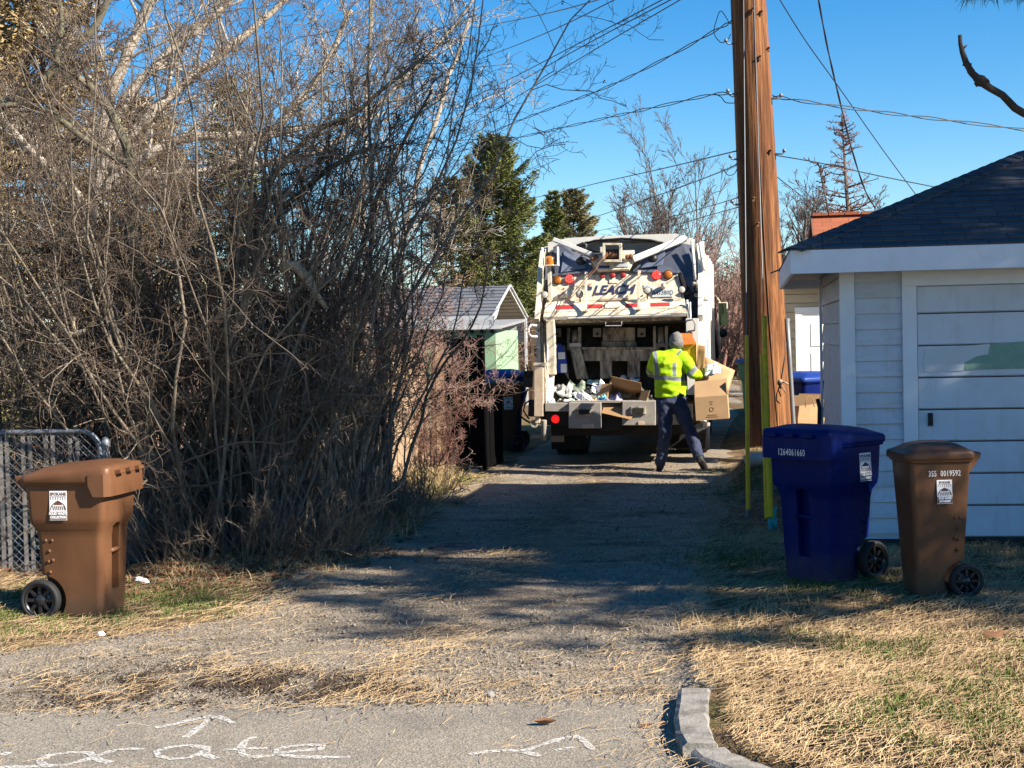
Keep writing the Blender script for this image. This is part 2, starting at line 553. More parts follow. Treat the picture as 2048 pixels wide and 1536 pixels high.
# ------------------------------------------------------------------ grey garage on the right
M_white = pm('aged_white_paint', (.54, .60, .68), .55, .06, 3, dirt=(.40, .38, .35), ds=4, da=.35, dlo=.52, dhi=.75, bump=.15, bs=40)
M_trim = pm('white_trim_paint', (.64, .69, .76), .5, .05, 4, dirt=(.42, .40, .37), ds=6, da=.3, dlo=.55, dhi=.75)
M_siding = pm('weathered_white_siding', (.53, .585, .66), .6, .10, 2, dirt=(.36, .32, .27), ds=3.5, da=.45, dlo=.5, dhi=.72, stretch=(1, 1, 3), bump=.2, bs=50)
def per_board(m, amt):
    t = m.node_tree; p = t.nodes['Principled BSDF']; src = p.inputs['Base Color'].links[0].from_socket
    g = t.nodes.new('ShaderNodeNewGeometry')
    k = ramp(t, g.outputs['Random Per Island'], [(0, 1 - amt), (1, 1.0)])
    c = mixc(t, 1.0, src, k, 'MULTIPLY')
    st = ramp(t, noisen(t, coords(t, (9, 9, .8)), 1.0, 6, .7, .5), [(.55, 0), (.72, .35)])
    c = mixc(t, st, c, (.27, .25, .22))
    t.links.new(c, p.inputs['Base Color'])
per_board(M_siding, .12); per_board(M_white, .10)
M_soffit = pm('bare_soffit_board', (.52, .46, .38), .8, .25, 4, dirt=(.25, .20, .15), ds=4, da=.6, stretch=(1, 4, 1))
M_under = pm('dark_foundation', (.035, .035, .04), .9)
M_patchgreen = pm('faded_green_paint', (.165, .30, .24), .6, .08, 5, dirt=(.42, .46, .44), ds=9, da=.25)
M_patchgrey = pm('new_bluish_white_paint', (.50, .545, .59), .5, .05, 5)
def shingle_mat(name, a, b, sx, sz, ax='X'):
    m, t, p = base_mat(name, .9, 0, .15)
    v = coords(t)
    br = t.nodes.new('ShaderNodeTexBrick')
    br.inputs['Scale'].default_value = 1.0
    br.inputs['Brick Width'].default_value = sx; br.inputs['Row Height'].default_value = sz
    br.inputs['Mortar Size'].default_value = .006; br.inputs['Color1'].default_value = c4(a); br.inputs['Color2'].default_value = c4(b)
    br.inputs['Mortar'].default_value = c4([x * .35 for x in a])
    t.links.new(coords(t, kind='UV'), br.inputs['Vector'])
    c = mixc(t, .35, br.outputs[0], ramp(t, noisen(t, v, 90, 3, .7), [(.3, [x * .5 for x in a]), (.7, [x * 1.6 for x in b])]))
    c = mixc(t, ramp(t, noisen(t, v, 2.2, 6, .65), [(.56, 0), (.72, .35)]), c, (.10, .11, .07))
    t.links.new(c, p.inputs['Base Color'])
    bumpn(t, p, noisen(t, v, 120, 3, .7), .5, .004)
    return m
M_shing = shingle_mat('dark_shingles', (.050, .055, .068), (.085, .088, .10), .33, .14)
M_redshing = shingle_mat('red_brown_shingles', (.27, .085, .045), (.34, .12, .065), .33, .16)

def uv_box(o, ux, uv_):
    """flat uv in metres along two local axes given per face normal"""
    me = o.data; l = me.uv_layers.new(name='uv')
    for p in me.polygons:
        for li in p.loop_indices:
            co = me.vertices[me.loops[li].vertex_index].co
            l.data[li].uv = (co.dot(ux), co.dot(uv_))

def clap(mb, a, b, z0, z1, step, out, lap=.022, mi=0):
    """lapped boards between plan points a and b, facing 'out'"""
    a = Vector(a); b = Vector(b); o = Vector(out).normalized()
    z = z0; rr = random.Random(int(z1 * 1000))
    while z < z1 - .01:
        zt = min(z + step, z1); l = lap + rr.uniform(-.002, .003)
        gpz = .010
        pr = [a + Vector((0, 0, z + gpz)) + o * l, a + Vector((0, 0, zt)) + o * .004, a + Vector((0, 0, zt)) - o * .004, a + Vector((0, 0, z + gpz)) - o * .004]
        mb.prism(pr, b - a, mi)
        z = zt

GC = gp(1690, 1093, 0.0)                     # near left corner of the garage
GYAW = -9.0
gar = thing('garage', 'white clapboard garage with dark hipped shingle roof and patched door', 'garage', (GC.x, GC.y, 0), R_(GYAW))
GWD, GDP, GEV = 6.2, 3.75, 2.44              # width, depth, eave
mb = MB()                                    # front siding: left strip and above the door and right
mb.box2((.035, .036, .06), (GWD - .035, GDP - .036, GEV))
clap(mb, (.11, .03, 0), (.50, .03, 0), .10, GEV, .1335, (0, -1, 0))
clap(mb, (3.35, .03, 0), (GWD - .1, .03, 0), .10, GEV, .1335, (0, -1, 0))
clap(mb, (.03, GDP - .06, 0), (.03, .11, 0), .10, GEV, .20, (-1, 0, 0), .026)
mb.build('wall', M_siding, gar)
mb = MB(); mb.box2((.04, .05, -.05), (GWD - .04, GDP - .05, .06)); mb.build('foundation', M_under, gar)
mb = MB(); mb.box2((-.012, -.012, .05), (.11, .012, GEV)); mb.box2((-.012, .012, .05), (.012, .11, GEV)); mb.build('corner_board', M_trim, gar, .004)
mb = MB(); mb.box2((-.012, GDP - .11, .05), (.012, GDP + .01, GEV)); mb.build('corner_board', M_trim, gar, .004)
mb = MB()                                    # door casing
mb.box2((.50, -.02, .05), (.62, .03, 2.20)); mb.box2((3.22, -.02, .05), (3.34, .03, 2.20)); mb.box2((.50, -.022, 2.20), (3.34, .03, 2.34))
mb.box2((.50, -.008, 2.34), (3.34, .03, GEV))
mb.build('door_frame', M_trim, gar, .004)
mb = MB(); rr = random.Random(4)
dz = .27; z = .075; k = 0
while z < 2.19:                              # door of wide boards
    zt = min(z + dz, 2.195)
    mb.prism([Vector((.625, .012, z + .006)), Vector((.625, -.002 + rr.uniform(-.003, .003), z + .016)), Vector((.625, .004, zt - .004)), Vector((.625, .03, zt - .004)), Vector((.625, .03, z + .006))], (2.59, 0, 0))
    z += dz
dr = mb.build('garage_door', M_white, gar)
mb = MB(); mb.box2((.63, .016, .06), (3.21, .026, 2.19)); mb.build('door_backing', M_under, gar)
mb = MB()                                    # half painted green area
Z = lambda py: 1.85 + (657 - py) / 235.0
Xg = lambda px: (px - 1690) / 236.0
gp_ = [(1925, 742), (1927, 728), (1950, 716), (1972, 712), (1976, 693), (2050, 688), (2180, 684), (2180, 744), (2050, 742)]
mb.prism([Vector((Xg(x), -.0085, Z(y))) for x, y in gp_], (0, .006, 0)); mb.build('paint_patch', M_patchgreen, dr)
mb = MB()
pp = [(1850, 745), (1846, 726), (1852, 700), (1900, 697), (1976, 692), (1972, 712), (1950, 716), (1927, 728), (1924, 744)]
mb.prism([Vector((Xg(x), -.0080, Z(y))) for x, y in pp], (0, .005, 0)); mb.build('paint_patch', M_patchgrey, dr)
mb = MB(); mb.box2((.70, -.02, 1.02), (.74, .0, 1.13)); mb.tube([(.72, -.02, 1.05), (.72, -.05, 1.05), (.72, -.05, 1.11), (.72, -.02, 1.11)], .007)
mb.build('door_handle', M_under, gar)
# roof
OH = .43; OF = .42; P_ = .43
x0, x1, y0, y1 = -OH, GWD + OH, -OF, GDP + .40
mb = MB()
ze = GEV + .07
dm = (y1 - y0) / 2
A, B, Cc, D = Vector((x0, y0, ze)), Vector((x1, y0, ze)), Vector((x1, y1, ze)), Vector((x0, y1, ze))
# a deep hip: ridge lies along the front-to-back middle, hips at 45 degrees
def roofplane(name, pts, ux, vv):
    n = len(pts); mb = MB()
    nr = (pts[1] - pts[0]).cross(pts[2] - pts[0]).normalized()
    if nr.z < 0: nr = -nr
    # courses as thin lapped strips
    L = max((p - pts[0]).dot(vv) for p in pts); st = .135; v = 0
    def cut(lo, hi):
        poly = [p.copy() for p in pts]
        for sgn, lim in ((1, lo), (-1, -hi)):
            out = []
            for a, b in zip(poly, poly[1:] + poly[:1]):
                da = sgn * (a - pts[0]).dot(vv) - lim; db = sgn * (b - pts[0]).dot(vv) - lim
                if da >= 0: out.append(a)
                if da * db < 0: out.append(a.lerp(b, da / (da - db)))
            poly = out
            if len(poly) < 3: return None
        return poly
    while v < L - .005:
        c = cut(v, min(v + st, L))
        if c:
            lo = [p + nr * (.014 if abs((p - pts[0]).dot(vv) - v) < 1e-3 else .004) for p in c]
            ba = [p - nr * .012 for p in c]
            m_ = len(c)
            mb.add(lo + ba, [list(range(m_)), list(range(m_, 2 * m_))[::-1]] + [(i, m_ + i, m_ + (i + 1) % m_, (i + 1) % m_) for i in range(m_)])
        v += st
    o = mb.build(name, M_shing, gar)
    uv_box(o, ux, vv)
    return o
h1 = Vector((x0 + dm, y0 + dm, ze + dm * P_)); h2 = Vector((x1 - dm, y0 + dm, ze + dm * P_))
cs = math.cos(math.atan(P_)); sn = math.sin(math.atan(P_))
rf = roofplane('roof', [A, B, h2, h1], Vector((1, 0, 0)), Vector((0, cs, sn)))
roofplane('roof', [D, A, h1], Vector((0, 1, 0)), Vector((cs, 0, sn)))
roofplane('roof', [Cc, D, h1, h2], Vector((1, 0, 0)), Vector((0, -cs, sn)))
roofplane('roof', [B, Cc, h2], Vector((0, 1, 0)), Vector((-cs, 0, sn)))
mb = MB(); n = 26                             # hip caps
for (P0, P1) in ((A, h1), (D, h1), (B, h2), (Cc, h2), (h1, h2)):
    n = int((P1 - P0).length / .14)
    for i in range(n):
        a = P0.lerp(P1, i / n); b = P0.lerp(P1, (i + 1.25) / n)
        d = (b - a).normalized(); s = d.cross(Vector((0, 0, 1))).normalized(); u = s.cross(d)
        for sg in (-1, 1):
            q = [a + u * .035, a + s * sg * .13 + u * .030 - Vector((0, 0, .035)), b + s * sg * .13 + u * .014 - Vector((0, 0, .035)), b + u * .018]
            mb.add([p for p in q] + [p - u * .014 for p in q], [(0, 1, 2, 3), (7, 6, 5, 4), (0, 4, 5, 1), (1, 5, 6, 2), (2, 6, 7, 3), (3, 7, 4, 0)])
o = mb.build('hip_cap', M_shing, gar); uv_box(o, Vector((1, 0, 0)), Vector((0, 0, 1)))
mb = MB()
t_ = .03
mb.box2((x0, y0, GEV - .125), (x1, y0 + t_, ze)); mb.box2((x0, y0 + t_, GEV - .125), (x0 + t_, y1, ze)); mb.box2((x1 - t_, y0 + t_, GEV - .125), (x1, y1, ze))
mb.box2((x0 + t_, y1 - t_, GEV - .125), (x1 - t_, y1, ze))
mb.build('fascia', M_trim, gar, .004)
mb = MB()
mb.box2((x0 + t_, y0 + t_, GEV - .03), (-.013, y1 - t_, GEV - .01)); mb.box2((-.013, y0 + t_, GEV - .03), (x1 - t_, -.025, GEV - .01))
mb.build('soffit', M_soffit, gar)
# crumpled downpipe and cable at the far corner of the garage
mb = MB(); mb.tube([(-.03, GDP - .12, .15), (-.04, GDP - .12, .7), (-.03, GDP - .12, 1.0), (-.05, GDP - .12, 1.1)], [.022] * 4, 8)
mb.build('ground_cable', M_under, gar)

# ------------------------------------------------------------------ tan garage behind
M_tan = pm('tan_lap_siding', (.46, .39, .275), .6, .06, 3)
M_whited = pm('white_door_paint', (.80, .80, .78), .45, .04, 3)
TY = 23.0
T0 = at(1560, 800, TY)
tg = thing('garage', 'tan lap sided garage with a white panelled door behind the white garage', 'garage', (T0.x + .02, TY, 0), R_(-4))
mb = MB(); mb.box2((.045, .045, 0), (5.4, 4.0, 2.5)); clap(mb, (0, .02, 0), (5.4, .02, 0), .1, 2.5, .135, (0, -1, 0), .02); clap(mb, (.02, 4, 0), (.02, .02, 0), .1, 2.5, .135, (-1, 0, 0), .02)
mb.build('wall', M_tan, tg)
mb = MB(); mb.prism([Vector((-.04, -.3, 2.50)), Vector((-.04, 2.0, 2.85)), Vector((-.04, 4.3, 2.5)), Vector((-.04, 4.3, 2.57)), Vector((-.04, 2.0, 2.93)), Vector((-.04, -.3, 2.57))], (5.6, 0, 0))
o = mb.build('roof', M_shing, tg); uv_box(o, Vector((1, 0, 0)), Vector((0, 1, 0)))
dl = at(1590, 640, TY).x - (T0.x + .02)
mb = MB(); mb.box2((dl, -.035, .1), (dl + .10, .0, 2.10)); mb.box2((dl + 1.0, -.035, .1), (dl + 1.1, 0, 2.10)); mb.box2((dl, -.035, 2.10), (dl + 1.1, 0, 2.2))
mb.build('door_frame', M_whited, tg, .004)
mb = MB(); mb.box2((dl + .1, -.018, .1), (dl + 1.0, .0, 2.1))
for zz in ((.25, .95), (1.15, 1.5), (1.6, 1.95)):
    for xx in ((.18, .50), (.58, .90)):
        a = Vector((dl + .1 + xx[0] - .05, -.028, zz[0])); b = Vector((dl + .1 + xx[1] - .05, -.018, zz[1]))
        mb.box2(a, b)
d_ = mb.build('door', M_whited, tg, .006)
mb = MB(); mb.lathe([(.001, 0), (.012, 0), (.012, .04), (.03, .05), (.03, .075), (.001, .08)], 12, M=Matrix.Translation((dl + .18, -.018, 1.03)) @ Matrix.Rotation(R_(90), 4, 'X'))
mb.build('handle', pm('brass', (.5, .38, .15), .3, .1, metal=1), d_)
mb = MB(); mb.tube([(dl + .95, -.02, 2.15), (dl + .95, -.1, 2.18), (dl + .95, -.1, 2.33)], .02); mb.box2((dl + .86, -.16, 2.24), (dl + 1.0, -.04, 2.45)); mb.build('wall_lamp', M_trim, tg, .01)

# red roofed house further back
H0 = at(1632, 440, 27.0)
hs = thing('house', 'house showing only a red brown shingled roof above the dark garage roof', 'house', (H0.x, 27, 0), R_(-9))
zr = at(1632, 418, 27.0).z
mb = MB(); mb.box2((.15, .3, 0), (8, 6.5, zr - 1.0)); clap(mb, (.15, .3, 0), (8, .3, 0), .2, zr - 1.0, .16, (0, -1, 0)); mb.build('wall', M_tan, hs)
mb = MB(); q = [Vector((0, -.1, zr - .95)), Vector((0, 1.5, zr)), Vector((0, 6.8, zr - .95)), Vector((0, 6.8, zr - 1.05)), Vector((0, 1.5, zr - .12)), Vector((0, -.1, zr - 1.07))]
mb.prism(q, (8.3, 0, 0)); 
o = mb.build('roof', M_redshing, hs); sl_ = Vector((0, 1.6, .95)).normalized(); uv_box(o, Vector((1, 0, 0)), sl_)
mb = MB()
for i in range(28):
    a = .3 * i
    mb.box2((a, 1.36, zr - .02), (a + .27, 1.64, zr + .035))
o = mb.build('ridge_cap', M_redshing, hs); uv_box(o, Vector((1, 0, 0)), Vector((0, 1, 0)))
mb = MB(); mb.prism([Vector((-.03, p.y, p.z)) for p in q], (.03, 0, 0)); mb.build('rake_board', pm('brown_rake', (.20, .09, .05), .7), hs)
# ------------------------------------------------------------------ rubbish carts
def plastic(name, col, rough=.42, spec=.25):
    m = pm(name, col, rough, .14, 3, spec=spec, dirt=[c * 1.1 + .010 for c in col], ds=4, da=.6, dlo=.46, dhi=.74, stretch=(1.6, 1.6, .5), bump=.12, bs=150, bd=.002)
    t = m.node_tree; p = t.nodes['Principled BSDF']; src = p.inputs['Base Color'].links[0].from_socket
    v = coords(t, (30, 30, 7)); sc = ramp(t, noisen(t, v, 1.0, 6, .75, .6), [(.60, 0), (.70, .5)])
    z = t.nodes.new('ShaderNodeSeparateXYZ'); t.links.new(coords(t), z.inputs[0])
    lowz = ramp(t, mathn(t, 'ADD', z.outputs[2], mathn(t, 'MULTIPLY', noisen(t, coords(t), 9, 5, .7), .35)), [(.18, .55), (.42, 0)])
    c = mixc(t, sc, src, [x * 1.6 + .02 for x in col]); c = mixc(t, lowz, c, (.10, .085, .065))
    t.links.new(c, p.inputs['Base Color'])
    return m
M_brown = plastic('brown_plastic', (.125, .056, .026))
M_brown2 = plastic('brown_plastic_old', (.105, .049, .024))
M_blue = plastic('navy_blue_plastic', (.0, .007, .085), .45, .12)
M_bluel = plastic('blue_lid_plastic', (.012, .04, .22), .4)
M_green = plastic('green_plastic', (.015, .16, .085), .45)
M_tyre = pm('black_rubber', (.016, .016, .017), .7, .2, 20)
M_hub = pm('black_wheel_plastic', (.02, .02, .022), .25, .1, 10, spec=.6)
M_stick = pm('white_sticker', (.78, .78, .78), .5, .04, 10)
M_ink = {}
def ink(col, name):
    k = tuple(col)
    if k not in M_ink: M_ink[k] = pm(name, col, .5, .05)
    return M_ink[k]
M_digits = pm('white_stamped_digits', (.70, .70, .70), .5, .05)

def sticker(par, M, w, h, inkm, last):
    """white municipal sticker: name on top, falls under an arched bridge, two lines of small print"""
    mb = MB()
    mb.box((0, 0, 0), (w, h, .002), None, 0, M)
    Z = .0018
    def T(x, y): return M @ Matrix.Translation((x, y, Z))
    text_into(mb, 'SPOKANE', h * .135, T(0, h * .385), 1, bold=.0012, xs=.80 * w / .1 * .98)
    mb.box((0, h * .305, Z), (w * .9, h * .014, .0006), None, 1, M)
    for i in range(7):                                             # pillars of the bridge
        x = (-.42 + .14 * i) * w
        mb.box((x, h * .25 - abs(x) * .0, Z), (w * .03, h * .10, .0006), None, 1, M)
    n = 18; R1, R0 = w * .46, w * .415; cy = -h * .16             # the arch
    ringo = [(R1 * math.cos(math.pi * i / n), cy + R1 * 1.02 * math.sin(math.pi * i / n)) for i in range(n + 1)]
    ringi = [(R0 * math.cos(math.pi * i / n), cy + R0 * 1.0 * math.sin(math.pi * i / n)) for i in range(n + 1)]
    vs = [Vector((x, y, Z)) for x, y in ringo + ringi]
    mb.add(vs, [(i, i + 1, n + 2 + i, n + 1 + i) for i in range(n)], 1, False, M)
    hill = [(-.26 * w, .02 * h), (-.14 * w, .135 * h), (0, .175 * h), (.13 * w, .13 * h), (.24 * w, .02 * h)]
    mb.add([Vector((x, y, Z)) for x, y in hill], [list(range(len(hill)))], 1, False, M)
    for i in range(7):                                             # water falling in strands
        x = (-.36 + .11 * i) * w
        q = [(x, -.015 * h), (x + .05 * w, -.015 * h), (x + .10 * w, -.08 * h), (x + .11 * w, -.16 * h), (x + .06 * w, -.16 * h), (x + .05 * w, -.09 * h)]
        mb.add([Vector((a, b, Z)) for a, b in q], [list(range(6))], 1, False, M)
    mb.box((0, -h * .345, Z - .0003), (w * .98, h * .27, .001), None, 1, M)
    text_into(mb, 'SOLID WASTE', h * .115, M @ Matrix.Translation((0, -h * .275, Z + .0008)), 0, bold=.0016, xs=.72 * w / .1)
    text_into(mb, last, h * .115, M @ Matrix.Translation((0, -h * .40, Z + .0008)), 0, bold=.0016, xs=(.66 if last == 'COLLECTION' else .60) * w / .1)
    mb.box((0, h * .475, Z), (w * .98, h * .015, .0006), None, 0, M)
    return mb.build('sticker', [M_stick, inkm], par, fixn=False)

def cart(label, loc, yaw, mats, size, group, shoulder=True, skirt=True, stick=None, digits=None, detail=True, ws=1.0):
    """wheeled cart, front towards local +x. size = (length scale, width scale, height scale) of a 95 gallon cart"""
    sx, sy, sz = size
    bm_, lm_ = mats
    root = thing('wheeled_cart', label, 'bin', loc, yaw, group)
    if shoulder:
        lv = [(.0, .235, .300, .245, .05), (.02, .245, .31, .255, .06), (.30, .262, .322, .272, .06), (.60, .280, .335, .288, .06), (.665, .292, .345, .300, .06), (.715, .325, .378, .332, .06), (.76, .335, .384, .338, .06), (1.0, .350, .402, .345, .06), (1.035, .352, .404, .347, .06)]
    else:
        lv = [(.0, .225, .290, .235, .05), (.02, .235, .300, .245, .06), (.35, .262, .330, .272, .06), (.70, .292, .362, .300, .06), (.98, .318, .390, .322, .06), (1.035, .322, .394, .326, .06)]
    rings = [[Vector((p.x * sx, p.y * sy, p.z * sz)) for p in rounded(0, 0, xb, xf, hw, z + .015, r)] for z, xb, xf, hw, r in lv]
    mb = MB(); mb.loft(rings)
    body = mb.build('body', bm_, root)
    if detail:
        cut = []
        c = MB()                                    # tall arched hand pocket in the front face
        prof = [(-.055, .0), (.055, .0)] + [(.055 * math.cos(a), .60 + .055 * math.sin(a)) for a in np.linspace(0, math.pi, 9)]
        zlo = .20 if shoulder else .1
        if shoulder:
            c.prism([Vector((.250 * sx, y * sy * 1.3, (zlo + z * .78) * sz)) for y, z in prof], (.3, 0, 0))
            cut.append(c.build('cut', bm_, root))
        for s in (-1, 1):                           # wheel wells
            c = MB(); c.lathe([(.0001, -.11), (.17 * ws, -.11), (.17 * ws, .2), (.0001, .2)], 24, M=Matrix.Translation((-.245 * sx, s * .275 * sy, .14 * ws)) @ Matrix.Rotation(R_(-90 * s), 4, 'X'))
            cut.append(c.build('cut', bm_, root))
        boolean_cut(body, cut)
        for p in body.data.polygons: p.use_smooth = True
        body.data.set_sharp_from_angle(angle=R_(38))
        if shoulder:
            mb = MB(); mb.tube([(.325 * sx, -.09 * sy, .50 * sz), (.325 * sx, .09 * sy, .50 * sz)], .016, 10); mb.build('grip_bar', bm_, root)
        # small knobs moulded on the sides
        for s in (-1, 1):
            for (kx, kz) in ((-.19, .60), (-.13, .60), (-.16, .52), (-.17, .44), (-.13, .45), (-.16, .36)):
                y = s * (.272 + kz * .026) * sy
                mb = MB(); mb.lathe([(.0001, -.006), (.013, -.006), (.012, .004), (.006, .008), (.0001, .009)], 10, M=Matrix.Translation((kx * sx, y, kz * sz)) @ Matrix.Rotation(R_(-90 * s), 4, 'X')); mb.build('knob', bm_, root)
    # rim below the lid
    zt = 1.05
    e = .018
    L0 = lv[-1]
    r1 = lambda z, g: [Vector((p.x * sx, p.y * sy, p.z * sz)) for p in rounded(0, 0, L0[1] + g, L0[2] + g, L0[3] + g, z, .065)]
    mb = MB(); mb.loft([r1(zt - .035, .012), r1(zt - .03, .022), r1(zt, .022), r1(zt + .006, .01)]); mb.build('rim', bm_, root)
    # lid: domed towards the front
    mb = MB(); rr_ = []
    for (g, z, drop) in ((.030, -.012, 0), (.036, -.004, 0), (.036, .03, 0), (.024, .046, 0), (-.03, .062, .0), (-.10, .085, 0), (-.19, .098, 0)):
        ring = []
        for p in rounded(0, 0, L0[1] + g, L0[2] + g + (.02 if g > 0 else 0), L0[3] + g, 0, .07):
            f = (p.x + .35) / .75
            zz = zt + z + (.055 * max(0, f) ** 1.2 if z > .0 and skirt else 0) + (.02 * math.sin(max(0, min(1, f)) * math.pi) if not skirt and z > .04 else 0)
            ring.append(Vector((p.x * sx, p.y * sy, zz * sz)))
        rr_.append(ring)
    mb.loft(rr_)
    lid = mb.build('lid', lm_, root)
    if skirt:                                       # deep lip that hangs over the front
        mb = MB(); xf = L0[2] + .058; hw = L0[3] + .036
        out = []
        for z, g in ((zt + .05, 0), (zt - .03, .004), (zt - .115, .002)):
            out.append([Vector((x * sx, y * sy, z * sz)) for x, y in ((xf - .19, -hw - g * .3), (xf - .05, -hw - g * .3), (xf - .012 + g, -hw + .05), (xf + g, -.1), (xf + g, .1), (xf - .012 + g, hw - .05), (xf - .05, hw + g * .3), (xf - .19, hw + g * .3))])
        out[2][0].x += .045 * sx; out[2][7].x += .045 * sx
        vs = [p for r in out for p in r]; fs = []
        for k in range(2):
            for j in range(7): fs.append((k * 8 + j, k * 8 + j + 1, (k + 1) * 8 + j + 1, (k + 1) * 8 + j))
        mb.add(vs, fs, 0, False)
        o = mb.build('lid_lip', lm_, lid, fixn=False); m = o.modifiers.new('solid', 'SOLIDIFY'); m.thickness = .008; m.offset = -1
        for i in range(9):                          # shallow ribs and grips on the lip
            y = (-.26 + .065 * i) * sy
            mb = MB(); mb.box(((xf + .003) * sx, y, (zt - .065) * sz), (.006, .012, .085 * sz)); mb.build('lip_rib', lm_, lid)
        for y in (-.2, 0, .2): mb = MB(); mb.box(((xf - .005) * sx, y * sy, (zt + .056) * sz), (.10, .10 * sy, .03), (0, -.16, 0)); mb.build('lid_grip', lm_, lid, .006)
    # handle at the back
    mb = MB(); xb = -(L0[1] + .03)
    mb.tube([((xb - .085) * sx, -.22 * sy, (zt + .015) * sz), ((xb - .085) * sx, .22 * sy, (zt + .015) * sz)], .017, 10)
    for y in (-.23, .23):
        mb.prism([Vector(((xb + .04) * sx, y * sy - .014, (zt - .13) * sz)), Vector(((xb - .095) * sx, y * sy - .014, (zt - .01) * sz)), Vector(((xb - .11) * sx, y * sy - .014, (zt + .03) * sz)), Vector(((xb + .04) * sx, y * sy - .014, (zt + .03) * sz))], (0, .028, 0))
    mb.build('handle', bm_, root, .006)
    # wheels and axle
    mb = MB(); mb.tube([(-.245 * sx, -.30 * sy, .14 * ws), (-.245 * sx, .30 * sy, .14 * ws)], .012, 8); mb.build('axle', M_hub, root)
    for s in (-1, 1):
        Mw = Matrix.Translation((-.245 * sx, s * .305 * sy, .14 * ws)) @ Matrix.Rotation(R_(-90 * s), 4, 'X') @ Matrix.Scale(ws, 4)
        mb = MB(); mb.lathe([(.112, -.035), (.135, -.035), (.140, -.025), (.141, .02), (.135, .033), (.113, .034), (.110, .028)], 32, M=Mw)
        whl = mb.build('wheel', M_tyre, root)
        mb = MB()
        mb.lathe([(.0001, .018), (.022, .022), (.03, .012), (.045, .010), (.045, -.02), (.0001, -.02)], 20, M=Mw)
        mb.lathe([(.098, -.02), (.098, .026), (.112, .028), (.112, -.02)], 28, M=Mw)
        for i in range(8):
            a = 2 * math.pi * i / 8
            mb.box((.072 * math.cos(a), .072 * math.sin(a), .004), (.058, .022, .02), (0, 0, a), 0, Mw)
        mb.lathe([(.0001, -.012), (.10, -.012), (.10, -.018), (.0001, -.018)], 20, M=Mw)
        mb.build('wheel_rim', M_hub, whl)
    if stick:
        side, xx, zz, w_, h_, last = stick
        hw = .347 if zz > .76 else .3
        frac = (zz - .76) / .275
        y = side * ((.338 + .007 * frac) if shoulder else (.292 + .030 * zz)) * sy
        lean = (-.03 if shoulder else -.06)
        Ms = Matrix.Translation((xx * sx, y + side * .006, zz * sz)) @ Matrix.Rotation(R_(0 if side < 0 else 180), 4, 'Z') @ Matrix.Rotation(R_(90) + lean, 4, 'X')
        sticker(root, Ms, w_, h_, ink([c * .7 for c in bm_['ink']], 'sticker_print'), last)
    if digits:
        s, where, size_, xx, zz = digits
        mb = MB()
        if where == 'front':
            Ms = Matrix.Translation((.470 * sx + .009, xx * sy, zz * sz)) @ Matrix.Rotation(R_(90), 4, 'Z') @ Matrix.Rotation(R_(90), 4, 'X')
        else:
            y = where * ((.338) if shoulder else (.292 + .030 * zz)) * sy
            Ms = Matrix.Translation((xx * sx, y + where * .007, zz * sz)) @ Matrix.Rotation(R_(0 if where < 0 else 180), 4, 'Z') @ Matrix.Rotation(R_(90) - .06, 4, 'X')
        text_into(mb, s, size_, Ms, 0, bold=.0004, xs=.66, space=1.12)
        mb.build('number', M_digits, root, fixn=False)
    return root
for m, c in ((M_brown, (.205, .092, .042)), (M_brown2, (.15, .07, .05)), (M_blue, (.010, .022, .13)), (M_bluel, (.01, .03, .2)), (M_green, (.015, .16, .085))):
    m['ink'] = c

g = gp(156, 1231)
cart('brown wheeled cart with ribbed lid beside the chain link gate', (g.x - .03, g.y + .22, gzf(g.x, g.y + .2)), R_(-9), (M_brown, M_brown), (.775, .80, .915), 'wheeled rubbish carts', stick=(-1, -.03, .87, .125, .20, 'COLLECTION'))
g = gp(1676, 1186)
cart('large navy blue recycling cart standing in front of the white garage wall', (g.x, g.y + .30, gzf(g.x, g.y + .3)), R_(180 + 39), (M_blue, M_blue), (.81, .80, .955), 'wheeled rubbish carts', stick=(1, -.10, .86, .125, .20, 'MANAGEMENT'), digits=('1264061660', 'front', .068, 0, .985))
g = gp(1886, 1203)
cart('smaller brown cart with a domed lid in front of the garage door', (g.x, g.y + .18, gzf(g.x, g.y + .18)), R_(180 + 5), (M_brown2, M_brown2), (.60, .60, .905), 'wheeled rubbish carts', shoulder=False, skirt=False, stick=(1, .0, .80, .105, .160, 'MANAGEMENT'), digits=('3S5  0019592', 1, .055, .0, .935), ws=.82)
# carts further up the alley
g = gp(1000, 905)
cart('dark brown cart in the shade beside the black board gate', (g.x, g.y, 0), R_(-150), (M_brown2, M_brown2), (.8, .8, 1.02), 'wheeled rubbish carts', skirt=False, stick=(1, -.02, .78, .16, .2, 'MANAGEMENT'), detail=False)
cart('blue lidded cart half hidden behind the dark brown cart up the alley', (g.x + .05, g.y + 1.0, 0), R_(-120), (M_blue, M_bluel), (.9, .9, 1.13), 'wheeled rubbish carts', skirt=False, detail=False)
g = gp(1520, 827)
cart('green wheeled cart far up the alley beside the utility pole', (g.x, g.y, 0), R_(200), (M_green, M_bluel), (.95, .95, 1.1), 'wheeled rubbish carts', skirt=False, detail=False)
a = at(1612, 850, 20.9)
cart('blue cart behind the utility pole against the garage corner', (a.x, 20.9, 0), R_(215), (M_blue, M_bluel), (.95, 1.0, 1.10), 'wheeled rubbish carts', skirt=False, detail=False)

